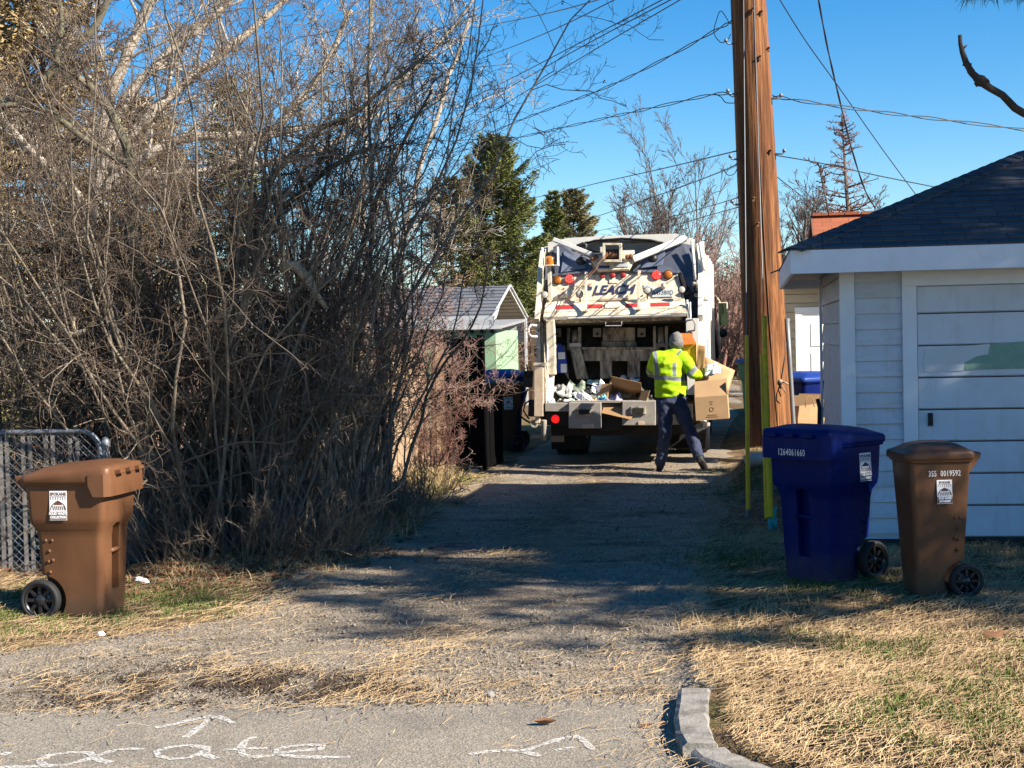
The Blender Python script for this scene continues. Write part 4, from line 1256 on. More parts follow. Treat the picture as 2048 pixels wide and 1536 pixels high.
# small painted board and red downpipe
b0 = at(1013, 800, 35.0); r = thing('board_sheet', 'small pale green board propped against the cedar fence', 'board', (b0.x, 35, 0)); mb = MB(); mb.box2((-.18, 0, 0), (.16, .03, at(1013, 742, 35).z)); mb.build('panel', M_sage, r)
# sunlit low wall in the yard on the far left
M_brickp = pm('pinkish_rendered_wall', (.52, .36, .27), .9, .12, 2, dirt=(.34, .17, .10), ds=2.2, da=.6)
a = at(-300, 800, 21); b = at(420, 800, 21.5)
gw = thing('garden_wall', 'sunlit pinkish yard wall glimpsed through twigs behind the gate', 'wall', (a.x, 21, 0))
mb = MB(); mb.box2((0, 0, 0), (b.x - a.x, .2, 1.62)); mb.build('masonry', M_brickp, gw)
mb = MB(); mb.box2((-.05, -.04, 1.622), (b.x - a.x + .05, .24, 1.69)); mb.build('coping', pm('pale_coping', (.5, .45, .38), .8), gw)
# red brown house roof behind the thicket
# ------------------------------------------------------------------ garbage truck
TYAW = -9.0
TO = at(1237, 800, 21.0); TO.z = 0
truck = thing('garbage_truck', 'white rear loading garbage truck seen from behind with its hopper open', 'truck', TO, R_(TYAW))
_TR = Matrix.Rotation(R_(TYAW), 3, 'Z'); _TI = _TR.inverted()
def tp(px, py, d):
    """point in the truck's own frame (x right, y forward, z up) on the plane y = d"""
    o = _TI @ (Vector((0, 0, CAMZ)) - TO); r = _TI @ ray(px, py)
    return o + r * ((d - o.y) / r.y)
def tpx(px, py, X):
    """point on the truck's lengthwise plane x = X"""
    o = _TI @ (Vector((0, 0, CAMZ)) - TO); r = _TI @ ray(px, py)
    return o + r * ((X - o.x) / r.x)
M_tw = pm('grimy_cream_paint', (.66, .585, .44), .5, .09, 3, dirt=(.24, .15, .075), ds=5, da=.7, dlo=.47, dhi=.70, stretch=(3.2, 3.2, .55))
M_tw2 = pm('white_truck_paint', (.66, .64, .58), .45, .05, 3, dirt=(.45, .36, .25), ds=4, da=.4, dlo=.55, dhi=.75, stretch=(2, 2, .5))
M_tdirty = pm('filthy_hopper_metal', (.50, .44, .34), .75, .3, 4, dirt=(.05, .04, .03), ds=5, da=.85, dlo=.42, dhi=.62, stretch=(2.5, 2.5, .8))
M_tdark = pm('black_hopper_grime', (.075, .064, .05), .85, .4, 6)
M_tnavy = pm('slate_blue_panel', (.07, .082, .115), .45, .12, 3, dirt=(.16, .16, .17), ds=4, da=.4)
M_tgrey = pm('dusty_bumper_metal', (.30, .275, .24), .75, .12, 5, dirt=(.13, .11, .09), ds=5, da=.55)
M_tblk = pm('black_underbody', (.018, .017, .016), .8, .3, 6)
M_tpost = pm('sunburnt_tan_post', (.50, .40, .29), .6, .1, 4, dirt=(.25, .16, .09), ds=4, da=.5)
M_amber = pm('amber_lens', (.38, .12, .018), .25, .1, 10)
M_beacon = pm('amber_beacon', (.55, .17, .012), .2, .1, 6, spec=.6)
M_redl = pm('dull_red_lens', (.38, .03, .03), .25, .1, 10)
M_redlit = emis('lit_red_lens', (.80, .012, .010), .45)
M_redrefl = pm('red_reflective_tape', (.42, .035, .04), .35, .08, 12)
M_whrefl = pm('white_reflective_tape', (.62, .60, .53), .35, .08, 8)
M_navy = pm('navy_lettering', (.028, .034, .085), .5, .12, 12)
M_lens = pm('dusty_clear_lens', (.42, .40, .34), .25, .1, 20)
M_maroon = pm('dusty_maroon_cab', (.22, .13, .115), .5, .1, 4)
M_plate = pm('licence_plate', (.42, .45, .44), .5, .1, 9)
M_hose = pm('black_hose', (.014, .014, .015), .5)
Xh = 1.17
# container body
mb = MB()
zt0 = tp(1237, 482, 1.6).z
arch = []
for i in range(15):
    u = -1 + 2 * i / 14
    arch.append((u * 1.19, zt0 - .20 * abs(u) ** 2.6))
prof = [(-1.19, .95)] + arch + [(1.19, .95)]
mb.prism([Vector((x, 1.55, z)) for x, z in prof], (0, 4.6, 0))
mb.build('container', M_tw2, truck, .02)
for y in (2.4, 3.4, 4.4, 5.4):
    for s in (-1, 1): mb = MB(); mb.box2((s * 1.192, y - .05, 1.0), (s * 1.232, y + .05, zt0 - .22)); mb.build('container_rib', M_tw2, truck, .008)
mb = MB(); mb.box2((1.1925, 1.9, 1.25), (1.197, 2.8, 1.75)); mb.build('blue_stripe', pm('pale_blue_stripe', (.20, .35, .50), .5), truck)
# high canopy at the rear top
def T4(pts, d): return [tp(x, y, d) for x, y in pts]
mb = MB()
top = [(1096, 485), (1135, 476), (1200, 472), (1290, 469), (1352, 467), (1386, 477)]
bot = [(1096, 505), (1135, 498), (1172, 483), (1245, 477), (1320, 483), (1386, 500)]
vs = [tp(x, y, 1.05) for x, y in top] + [tp(x, y, 1.05) for x, y in bot]
vb = [v + Vector((0, .5, .0)) for v in vs]
n = len(top)
fs = [(i, i + 1, n + i + 1, n + i) for i in range(n - 1)]
mb.add(vs + vb, fs + [tuple(2 * n + q for q in f[::-1]) for f in fs] + [(i, 2 * n + i, 2 * n + i + 1, i + 1) for i in range(n - 1)] + [(n + i, n + i + 1, 3 * n + i + 1, 3 * n + i) for i in range(n - 1)] + [(0, n, 3 * n, 2 * n), (n - 1, 3 * n - 1, 4 * n - 1, 2 * n - 1)])
mb.build('canopy', M_tw2, truck)
mb = MB(); P = [tp(x, y, 1.03) for x, y in ((1160, 490), (1190, 481), (1245, 477), (1300, 480), (1325, 485))]; mb.tube(P, .016, 6); mb.build('rubber_seal', M_hose, truck)
mb = MB(); mb.hexa(T4([(1140, 520), (1330, 512), (1330, 484), (1140, 490)], 1.15), [p + Vector((0, .1, 0)) for p in T4([(1140, 520), (1330, 512), (1330, 484), (1140, 490)], 1.15)]); mb.build('rear_panel', M_tgrey, truck)
# side plates of the tailgate (profile in y,z)
side = [(.02, .62), (.02, 1.12), (.26, 1.25), (.26, 2.02), (.16, 2.10), (.40, 2.42), (.62, 2.80), (.95, zt0 - .13), (1.54, zt0 - .05), (1.54, .75), (.9, .55)]
for s in (-1, 1):
    mb = MB(); mb.prism([Vector((s * (Xh - .05), y, z)) for y, z in side], (s * .07, 0, 0)); mb.build('side_plate', M_tw2 if s > 0 else M_tw, truck, .006)
# rear posts at the hopper mouth
mb = MB(); a = tp(1082, 830, .10); b = tp(1096, 640, .24)
mb.box2((b.x - .02, .14, 1.30), (b.x + .10, .30, 2.08)); mb.build('mouth_post', M_tw, truck, .008)
mb = MB(); mb.box2((Xh - .22, .16, .98), (Xh - .04, .30, 2.05)); mb.build('mouth_post', M_tw2, truck, .008)
mb = MB(); q = T4([(1068, 730), (1086, 730), (1086, 833), (1068, 833)], -.02); mb.hexa(q, [p + Vector((0, .14, 0)) for p in q]); q = T4([(1066, 726), (1092, 726), (1092, 732), (1066, 732)], -.03); mb.hexa(q, [p + Vector((0, .2, 0)) for p in q])
mb.build('lower_post', M_tpost, truck, .006)
# cream upper panel with the lights
def slab(pts, ds, thick, name, m, bev=.006, parent=truck):
    f = [tp(x, y, d) for (x, y), d in zip(pts, ds)]
    mb = MB(); nrm = (f[1] - f[0]).cross(f[2] - f[1]).normalized()
    if nrm.y > 0: nrm = -nrm
    n_ = len(f)
    mb.add(f + [p - nrm * thick for p in f], [list(range(n_)), list(range(n_, 2 * n_))[::-1]] + [(i, (i + 1) % n_, n_ + (i + 1) % n_, n_ + i) for i in range(n_)])
    return mb.build(name, m, parent, bev)
D0, D1 = .52, .68                              # panel foot and top depth
panel = slab([(1092, 603), (1369, 597), (1354, 545), (1104, 552)], [D0, D0, D1, D1], .05, 'light_panel', M_tw)
slab([(1088, 624), (1372, 615), (1369, 597), (1092, 603)], [.27, .27, D0 - .01, D0 - .01], .05, 'ledge', M_tw)
slab([(1086, 634), (1374, 626), (1372, 616), (1088, 625)], [.20, .20, .26, .26], .08, 'lip_beam', M_tw)
mb = MB(); q = T4([(1088, 641), (1370, 633), (1372, 627), (1086, 635)], .20); mb.hexa(q, [p + Vector((0, .12, 0)) for p in q]); mb.build('lip_beam', M_tgrey, truck, .005)
slab([(1100, 648), (1362, 641), (1366, 634), (1096, 642)], [.34, .34, .26, .26], .04, 'lip_underside', M_tdirty)
slab([(1135, 638), (1340, 631), (1340, 628), (1135, 635)], [.195] * 4, .02, 'lip_strip', M_tw2)
# slate hoods either side of the winch mast
slab([(1110, 552), (1187, 541), (1178, 515), (1120, 486), (1106, 494)], [.70, .70, .92, 1.0, .98], .04, 'hood', M_tnavy)
slab([(1267, 541), (1358, 545), (1386, 585), (1392, 560), (1384, 490), (1366, 486), (1290, 514)], [.70, .70, .52, .56, 1.0, 1.0, .92], .03, 'hood', M_tnavy)
slab([(1121, 545), (1172, 536), (1170, 520), (1128, 502)], [.69, .69, .82, .90], .01, 'hood_recess', pm('slate_recess', (.11, .13, .18), .5), .004)
slab([(1281, 536), (1325, 530), (1331, 501), (1296, 516)], [.69, .70, .88, .85], .01, 'hood_recess', pm('slate_recess_right', (.10, .12, .17), .5), .004)
slab([(1104, 553), (1188, 543), (1188, 539), (1104, 548)], [.64, .64, .66, .66], .03, 'hood_edge', M_tnavy)
slab([(1266, 544), (1357, 546), (1359, 541), (1266, 539)], [.64, .64, .66, .66], .03, 'hood_edge', M_tnavy)
slab([(1357, 547), (1372, 590), (1378, 588), (1362, 543)], [.62, .50, .50, .62], .03, 'hood_edge', M_tblk)
slab([(1355, 548), (1390, 520), (1397, 640), (1372, 625)], [.80, .9, .8, .7], .03, 'hood', M_tnavy)
for (x, y, d) in ((1163, 522, .78), (1306, 516, .78)):
    mb = MB(); c = tp(x, y, d); mb.lathe([(.0001, .05), (.03, .048), (.055, .02), (.075, 0), (.0001, 0)], 20, M=Matrix.Translation(c) @ Matrix.Rotation(R_(62), 4, 'X'))
    mb.build('hood_boss', M_hose, truck)
# white diagonal arms
for (A_, B_, th) in (((1107, 479), (1183, 509), 9), ((1266, 519), (1372, 476), 13)):
    a = tp(*A_, .72); b = tp(*B_, .72)
    if A_[0] < 1200: a = tp(*A_, .90); b = tp(*B_, .66)
    else: a = tp(*A_, .64); b = tp(*B_, .95)
    mb = MB(); mb.bar(a, b, th * .0072, .05, up=(0, -1, .3)); mb.build('diagonal_arm', M_tw2, truck, .008)
# mast, winch box and coiled cable
slab([(1196, 541), (1258, 538), (1268, 520), (1183, 522)], [.60, .60, .66, .66], .06, 'mast_plate', M_tw)
slab([(1183, 523), (1268, 520), (1266, 508), (1184, 511)], [.66, .66, .68, .68], .06, 'mast_plate', M_tw)
mb = MB()
for (x0_, y0_, x1_, y1_) in ((1205, 489, 1210, 523), (1238, 488, 1243, 522), (1205, 486, 1243, 490), (1205, 519, 1243, 524)):
    q = T4([(x0_, y1_), (x1_, y1_), (x1_, y0_), (x0_, y0_)], .52); mb.hexa(q, [p + Vector((0, .12, 0)) for p in q])
wb = mb.build('winch_frame', M_tw, truck, .003)
mb = MB(); q = T4([(1210, 519), (1238, 519), (1238, 498), (1210, 498)], .63); mb.hexa(q, [p + Vector((0, .03, 0)) for p in q]); mb.build('winch_back', M_tdark, truck)
mb = MB(); a = tp(1211, 511, .58); b = tp(1237, 510, .58); mb.tube([a, b], .035, 12)
for i in range(8):
    p = a.lerp(b, (i + .5) / 8); mb.lathe([(.045, -.006), (.052, 0), (.045, .006)], 14, M=Matrix.Translation(p) @ Matrix.Rotation(R_(90 + (-12 if i % 2 else 10)), 4, 'Y'))
mb.build('winch_drum', M_rust, truck)
mb = MB(); mb.tube([tp(1213, 508, .53), tp(1160, 570, .36), tp(1112, 625, .16), tp(1072, 664, .12)], .006, 6); mb.tube([tp(1216, 509, .53), tp(1163, 573, .36), tp(1108, 632, .15), tp(1076, 664, .12)], .005, 6); mb.build('winch_cable', M_rust, truck)
mb = MB()
for (x, y) in ((1185, 517), (1192, 514), (1255, 514), (1262, 513)):
    c = tp(x, y, .62); mb.lathe([(.0001, -.02), (.035, -.02), (.035, .03), (.015, .05), (.0001, .05)], 12, M=Matrix.Translation(c) @ Matrix.Rotation(R_(90), 4, 'X'))
mb.build('mast_pin', M_rust, truck)
def plate(px0, py0, px1, py1, d, m, name, frame=None, sl=0):
    q = [tp(px0, py1, d), tp(px1, py1 - sl, d), tp(px1, py0 - sl, d + .02), tp(px0, py0, d + .02)]
    mb = MB(); mb.hexa(q, [p + Vector((0, .015, 0)) for p in q]); return mb.build(name, m, truck, .003)
plate(1196, 531, 1219, 536, .605, M_navy, 'makers_plate'); plate(1227, 526, 1257, 534, .60, pm('grey_plate', (.35, .37, .38), .4), 'makers_plate')
plate(1172, 567, 1184, 569, .575, pm('red_label', (.5, .15, .10), .6), 'label'); plate(1172, 573, 1184, 579, .57, M_navy, 'label'); plate(1287, 570, 1304, 577, .575, pm('silver_label', (.45, .47, .50), .4), 'label')
def disc(px, py, d, r_, m, name, depth=.03, ring=None, parent=truck, rot=78):
    c = tp(px, py, d)
    M = Matrix.Translation(c) @ Matrix.Rotation(R_(rot), 4, 'X')
    mb = MB(); mb.lathe([(.0001, depth), (r_ * .7, depth * .92), (r_ * .96, depth * .5), (r_, 0), (.0001, 0)], 24, M=M)
    o = mb.build(name, m, parent)
    if ring is not None:
        mb = MB(); mb.lathe([(r_, -.004), (r_, depth * .5), (r_ * 1.10, depth * .5), (r_ * 1.12, -.004)], 24, M=M); mb.build('lamp_ring', ring, o)
    return o, M
def dots(M, r_, par, m):
    mb = MB()
    for k, n_ in ((.3, 5), (.62, 10), (.85, 14)):
        for i in range(n_):
            a_ = 2 * math.pi * i / n_; mb.lathe([(.0001, .036), (.006, .034), (.006, .02), (.0001, .02)], 6, M=M @ Matrix.Translation((r_ * k * math.cos(a_), r_ * k * math.sin(a_), -.004)))
    mb.build('lamp_dots', m, par)
M_dot = emis('lit_red_point', (1.0, .10, .07), .8)
disc(1115.5, 560, .625, .062, M_amber, 'amber_lamp', ring=M_tblk)
o, M = disc(1139, 558.5, .625, .062, M_redlit, 'tail_lamp', ring=M_redl); dots(M, .062, o, M_dot)
o, M = disc(1313, 550.5, .64, .062, M_redlit, 'tail_lamp', ring=M_redl); dots(M, .062, o, M_dot)
disc(1336.5, 549.5, .64, .062, M_amber, 'amber_lamp', ring=M_tblk)
for x, y in ((1204.5, 551.5), (1225.5, 550.5), (1246.5, 550)): disc(x, y, .635, .038, M_redl, 'marker_lamp', .02, ring=M_tblk)
disc(1111, 838, .075, .060, M_redlit, 'tail_lamp', ring=M_tblk, rot=90)
for i, (x, y, d) in enumerate(((1089, 589.5, .42), (1159, 588, .40), (1294, 581, .38), (1363, 579.5, .38))):
    c = tp(x, y, d); M = Matrix.Translation(c) @ Matrix.Rotation(R_(80), 4, 'X')
    mb = MB(); mb.lathe([(.045, -.06), (.055, -.05), (.058, -.01), (.052, 0), (.0001, 0)][::-1] + [], 20, M=M) if False else mb.lathe([(.0001, -.07), (.03, -.065), (.052, -.03), (.056, 0), (.050, .003)], 20, M=M)
    wl_ = mb.build('work_lamp', M_hose, truck)
    mb = MB(); mb.lathe([(.0001, .012), (.03, .010), (.049, .002), (.049, 0), (.0001, 0)], 20, M=M); mb.build('lamp_lens', M_lens, wl_)
    mb = MB(); mb.tube([c + Vector((0, .03, -.03)), c + Vector((0, .06, -.09)), c + Vector((0, .1, -.12))], .010, 6); mb.build('lamp_stem', M_hose, wl_)
mb = MB(); q = T4([(1115, 597), (1134, 596), (1134, 587), (1115, 588)], .50); mb.hexa(q, [p + Vector((0, .1, 0)) for p in q]); c = tp(1124, 588, .48); mb.tube([c, c + Vector((.05, -.02, .03))], .02, 8); mb.build('camera_box', M_tgrey, truck, .006)
# letters LEACH
def panel_M(px, py):
    a = tp(px, py, .5)
    yb = 603 - 6 * (px - 1092) / 277; yt = 552 - 7 * (px - 1104) / 250
    f = (yb - py) / (yb - yt); d = D0 + (D1 - D0) * f - .008
    c = tp(px, py, d)
    xv = (tp(px + 20, py - .5, d) - c).normalized(); xv.y = 0; xv.normalize()
    up = (tp(px, 552, D1) - tp(px, 601, D0)); up.x = 0; up.normalize()
    zv = xv.cross(up)
    if zv.y > 0: zv = -zv
    return Matrix.Translation(c) @ Matrix((xv, up, zv)).transposed().to_4x4()
mb = MB(); M = panel_M(1226, 580.5); sc_ = .0071
text_into(mb, 'LEACH', .20, M @ Matrix.Translation((0, 0, .003)), 0, shear=.30, bold=.0065, xs=.97, space=.98)
mb.build('lettering', M_navy, panel, fixn=False)
mb = MB(); text_into(mb, '427698', .105, panel_M(1157, 575.5) @ Matrix.Translation((0, 0, .003)), 0, xs=.78); mb.build('fleet_number', M_tgrey, panel, fixn=False)
mb = MB(); M = panel_M(1325.5, 584.5); mb.box((0, 0, .006), (.30, .155, .006), None, 0, M); lp = mb.build('licence_plate', M_plate, panel, .003)
mb = MB(); text_into(mb, 'A47380D', .095, M @ Matrix.Translation((0, -.015, .0105)), 0, bold=.002, xs=.82); mb.build('plate_number', M_tnavy, lp, fixn=False)
mb = MB(); c = tp(1327, 571, .50); mb.lathe([(.0001, -.07), (.035, -.07), (.042, .0), (.03, .03), (.0001, .035)], 14, M=Matrix.Translation(c) @ Matrix.Rotation(R_(80), 4, 'X')); mb.build('horn', M_tw, truck)
mb = MB(); mb.box((0, 0, .004), (.13, .055, .008), None, 0, panel_M(1227, 563)); mb.build('oval_cover', M_tw, panel, .02)
mb = MB(); q = T4([(1199, 602), (1258, 600), (1258, 595), (1199, 597)], .46); mb.hexa(q, [p + Vector((0, .06, 0)) for p in q]); mb.build('pull_bar', M_tpost, truck, .004)
# stripes of tape on the ledge
def ledge_q(x0_, x1_):
    out = []
    for (x, f) in ((x0_, .22), (x1_, .22), (x1_, .62), (x0_, .62)):
        yb = 624 - (x - 1088) / 284 * 9; yt = 603 - (x - 1092) / 277 * 6
        out.append(tp(x, yb + (yt - yb) * f, .27 + (D0 - .01 - .27) * f - .006))
    return out
for x0_, x1_, m in ((1090, 1111, M_whrefl), (1112, 1146, M_redrefl), (1147, 1171, M_whrefl), (1175, 1205, M_redrefl), (1251, 1276, M_redrefl), (1280, 1299, M_whrefl), (1301, 1339, M_redrefl), (1340, 1366, M_whrefl)):
    q = ledge_q(x0_, x1_); mb = MB(); mb.hexa(q, [p + Vector((0, .006, 0)) for p in q]); mb.build('tape_strip', m, truck, fixn=True)
mb = MB(); q = ledge_q(1210, 1240); q = [p + Vector((0, -.03, 0)) for p in q]; mb.hexa(q, [p + Vector((0, .03, 0)) for p in q]); mb.build('latch_cover', M_tw, truck, .006)
mb = MB(); mb.tube([tp(1197, 625, .18), tp(1210, 615, .30)], .008, 6); mb.build('latch_rod', M_rust, truck)
mb = MB(); mb.tube([tp(1226, 624, .18), tp(1240, 612, .30)], .008, 6); mb.build('latch_rod', M_rust, truck)
for (x, y) in ((1128, 577), (1189, 557), (1132, 592), (1112, 557), (1188, 590), (1255, 592), (1341, 591), (1352, 556), (1285, 591), (1265, 574)):
    mb = MB(); mb.lathe([(.0001, .012), (.010, .010), (.012, 0)], 8, M=panel_M(x, y)); mb.build('bolt', M_rust, panel)
# upright bars in front of the panel
for x0_, y0_, x1_, y1_ in ((1172, 546, 1171, 622), (1278, 543, 1277, 619)):
    a = tp(x0_, y0_, .55); b = tp(x1_, y1_, .18)
    mb = MB(); mb.bar(a, b, .035, .035, up=(0, -1, 0)); mb.box(b + Vector((0, .05, 0)), (.07, .14, .012)); mb.bar(a, a + Vector((0, .12, 0)), .035, .035)
    mb.build('guard_bar', M_tpost if x0_ > 1200 else M_tw, truck, .003)
# amber beacon on its mast
mb = MB(); a = tp(1101, 600, .48); b = tp(1098, 530, .50); mb.bar(a, b, .055, .05, up=(0, -1, 0)); mb.build('beacon_mast', M_tw, truck, .004)
mb = MB(); c = tp(1101, 531, .48)
mb.box(c, (.24, .18, .012)); mb.box(c + Vector((-.112, 0, .13)), (.012, .17, .27)); mb.box(c + Vector((.112, 0, .13)), (.012, .17, .27)); mb.build('beacon_cage', M_tw2, truck, .002)
mb = MB(); mb.lathe([(.080, .008), (.082, .03), (.080, .09), (.066, .125), (.03, .142), (.0001, .145)], 24, M=Matrix.Translation(c)); mb.lathe([(.085, .006), (.085, .022), (.0001, .022)], 24, M=Matrix.Translation(c)); mb.build('beacon', M_beacon, truck)
# hopper
mb = MB()
fl = [(.02, .90), (.18, .72), (.45, .60), (.8, .58), (1.1, .68), (1.35, .9), (1.45, 1.2)]
vs = []
for y, z in fl: vs += [Vector((-Xh + .06, y, z)), Vector((Xh - .06, y, z))]
mb.add(vs, [(2 * i, 2 * i + 1, 2 * i + 3, 2 * i + 2) for i in range(len(fl) - 1)])
mb.add([v - Vector((0, 0, .03)) for v in vs], [(2 * i, 2 * i + 2, 2 * i + 3, 2 * i + 1) for i in range(len(fl) - 1)])
mb.box2((-Xh + .06, 1.40, .9), (Xh - .06, 1.44, 2.5)); mb.box2((-Xh + .06, .36, 2.0), (Xh - .06, 1.42, 2.05))
mb.build('hopper_shell', M_tdark, truck)
for s in (-1, 1):
    mb = MB(); mb.box2((s * (Xh - .085), .28, .7), (s * (Xh - .056), 1.4, 2.04)); mb.build('hopper_wall', M_tdirty, truck)
slab([(1093, 806), (1106, 806), (1113, 690), (1095, 690)], [.12, .3, .3, .12], .02, 'chute_edge', M_tw2)
def blk(px0, py0, px1, py1, d, th, name, m, bev=.006, skew=0):
    q = [tp(px0 + skew, py1, d), tp(px1 + skew, py1, d), tp(px1, py0, d), tp(px0, py0, d)]
    mb = MB(); mb.hexa(q, [p + Vector((0, th, 0)) for p in q]); return mb.build(name, m, truck, bev)
bl = M_tdirty
blk(1205, 655, 1270, 682, 1.0, .15, 'blade_block', bl)
blk(1203, 683, 1273, 700, .98, .10, 'blade_block', bl)
blk(1166, 697, 1318, 722, .88, .12, 'packer_blade', bl)
blk(1164, 694, 1320, 699, .84, .14, 'blade_rib', bl)
blk(1200, 722, 1224, 757, .90, .10, 'blade_finger', bl); blk(1255, 720, 1280, 755, .90, .10, 'blade_finger', bl)
blk(1318, 705, 1350, 760, .95, .1, 'blade_finger', bl)
blk(1137, 690, 1160, 758, .80, .12, 'slide_arm', M_tdirty, skew=16); blk(1138, 686, 1162, 693, .78, .14, 'arm_cap', M_tw2)
blk(1134, 656, 1140, 700, .85, .10, 'slide_rail', bl); blk(1156, 654, 1162, 700, .85, .1, 'slide_rail', bl); blk(1306, 652, 1312, 700, .85, .10, 'slide_rail', bl); blk(1330, 652, 1336, 700, .85, .1, 'slide_rail', bl)
blk(1312, 686, 1332, 694, .80, .12, 'arm_cap', M_tgrey)
for x in (1106, 1186, 1275):
    blk(x, 656, x + 16, 674, .9, .08, 'ear_bracket', M_tgrey); mb = MB(); c = tp(x + 8, 668, .88); mb.tube([c, c + Vector((0, .1, 0))], .022, 10); mb.build('pin', M_tdark, truck)
mb = MB(); mb.tube([tp(1149, 660, .9), tp(1150, 690, .86)], .045, 10); mb.tube([tp(1321, 655, .9), tp(1322, 688, .86)], .045, 10); mb.build('ram', M_tdirty, truck)
slab([(1100, 700), (1138, 760), (1130, 690)], [.9, .9, .9], .02, 'gusset', M_tdirty)
slab([(1170, 700), (1160, 722), (1164, 726), (1177, 702)], [.84] * 4, .04, 'gusset', M_tdirty)
mb = MB(); mb.tube([tp(1211, 644, .22), tp(1211, 652, .22), tp(1243, 651, .22), tp(1243, 643, .22)], .01, 6); mb.build('latch_loop', M_tgrey, truck)
# sill, bumper boxes, lower frame
blk(1090, 806, 1144, 823, .0, .15, 'sill_plate', M_tgrey)
blk(1140, 801, 1350, 806, .01, .10, 'hopper_sill', M_tgrey)
blk(1200, 806, 1246, 815, .05, .12, 'sill_plate', M_tdirty)
for x0_, y0_, x1_, y1_ in ((1137, 805, 1202, 857), (1244, 802, 1311, 851)):
    o = blk(x0_, y0_, x1_, y1_, -.06, .14, 'step_box', M_tgrey, .01)
    xm = (x0_ + x1_) / 2
    blk(xm - 16, y0_ + 11, xm + 14, y0_ + 26, -.09, .03, 'step_recess', M_tdirty, .004); blk(xm - 12, y0_ + 14, xm + 10, y0_ + 24, -.098, .02, 'step_tread', M_tblk, .002)
blk(1164, 848, 1188, 856, -.075, .02, 'step_latch', M_tpost, .003); blk(1276, 843, 1288, 850, -.075, .02, 'step_latch', M_tpost, .003)
blk(1310, 808, 1385, 850, .0, .12, 'step_box', M_tblk)
blk(1091, 824, 1138, 850, .08, .10, 'lamp_box', M_tblk); blk(1100, 857, 1128, 884, .5, .02, 'mud_flap_bracket', M_tgrey)
blk(1202, 815, 1244, 862, .12, .1, 'cross_member', M_tblk)
mb = MB(); mb.box2((-1.0, .3, .42), (1.0, 1.2, .62)); mb.box2((-.5, 1.2, .55), (-.36, 6.5, .9)); mb.box2((.36, 1.2, .55), (.5, 6.5, .9)); mb.box2((-1.1, 1.4, .80), (1.1, 6.2, .96)); mb.tube([(-.95, 2.3, .50), (.95, 2.3, .50)], .11, 12); mb.box2((-.2, 2.0, .32), (.2, 2.55, .7))
mb.build('chassis', M_tblk, truck)
for s in (-1, 1):
    mb = MB(); mb.box((s * .88, 1.28, .46), (.5, .02, .62), (.06, 0, 0)); mb.build('mud_flap', M_tyre, truck)
    for y, xs_ in ((2.3, (.80, 1.05)), (6.6, (1.0,))):
        for x in xs_:
            Mw = Matrix.Translation((s * x, y, .5)) @ Matrix.Rotation(R_(90 * s), 4, 'Y')
            mb = MB(); mb.lathe([(.28, -.11), (.44, -.12), (.49, -.10), (.50, 0), (.49, .10), (.44, .12), (.28, .11), (.28, -.11)], 36, M=Mw); whl = mb.build('wheel', M_tyre, truck)
            mb = MB(); mb.lathe([(.0001, .02), (.10, .02), (.12, -.02), (.24, -.03), (.28, .09), (.29, .09), (.29, -.1), (.0001, -.1)], 24, M=Mw); mb.build('rim', M_tgrey, whl)
# black fender and post seen low on the right
mb = MB(); mb.box2((1.0, 1.1, .62), (1.22, 3.6, .95)); mb.build('side_box', M_tblk, truck, .02)
mb = MB(); mb.tube([tp(1416, 845, .9), tp(1414, 900, .9)], .03, 8); mb.build('mud_flap_post', M_tgrey, truck)
mb = MB(); q = T4([(1390, 862), (1416, 858), (1416, 866), (1392, 868)], .9); mb.hexa(q, [p + Vector((0, .5, 0)) for p in q]); q = T4([(1392, 868), (1416, 866), (1414, 893), (1396, 905)], .95); mb.hexa(q, [p + Vector((0, .3, 0)) for p in q]); mb.build('fender', pm('dusty_rubber', (.06, .06, .06), .6), truck, .01)
# hydraulics on the right flank
mb = MB()
for (a_, b_, r_) in (((1384, 482), (1391, 560), .022), ((1400, 487), (1408, 540), .03), ((1405, 540), (1411, 600), .045)):
    mb.tube([tp(*a_, .80), tp(*b_, .55)], r_, 12)
mb.build('hydraulic_ram', M_tw2, truck)
slab([(1393, 486), (1402, 490), (1410, 515), (1413, 625), (1402, 560)], [.9, .9, .9, .6, .6], .03, 'ram_guard', M_tw)
mb = MB()
for q in ((1393, 590), (1396, 577), (1388, 568)):
    c = tp(*q, .45); mb.tube([c, c + Vector((0, .12, 0))], .035, 10); mb.tube([c + Vector((.03, 0, -.02)), c + Vector((.05, .05, .05))], .02, 8)
mb.build('hose_fitting', M_tgrey, truck)
mb = MB(); mb.tube([tp(1374, 600, .30), tp(1377, 640, .24), tp(1379, 672, .22)], .02, 8); mb.tube([tp(1380, 604, .25), tp(1381, 640, .22), tp(1384, 690, .22)], .014, 8); mb.build('hose', M_tw2, truck)
mb = MB(); mb.tube([tp(1375, 641, .15), tp(1386, 639, .10), tp(1391, 648, .10), tp(1389, 661, .10), tp(1376, 663, .15)], .013, 8); mb.build('grab_handle', M_tgrey, truck)
mb = MB(); mb.tube([tp(1073, 651, .15), tp(1062, 650, .08), tp(1057, 657, .06), tp(1057, 667, .06), tp(1063, 673, .08), tp(1074, 673, .15)], .017, 8); mb.build('grab_handle', M_tw2, truck)
mb = MB(); mb.tube([tp(1380, 665, .15), tp(1380, 690, .12)], .04, 10); mb.build('control_box', M_rust, truck)
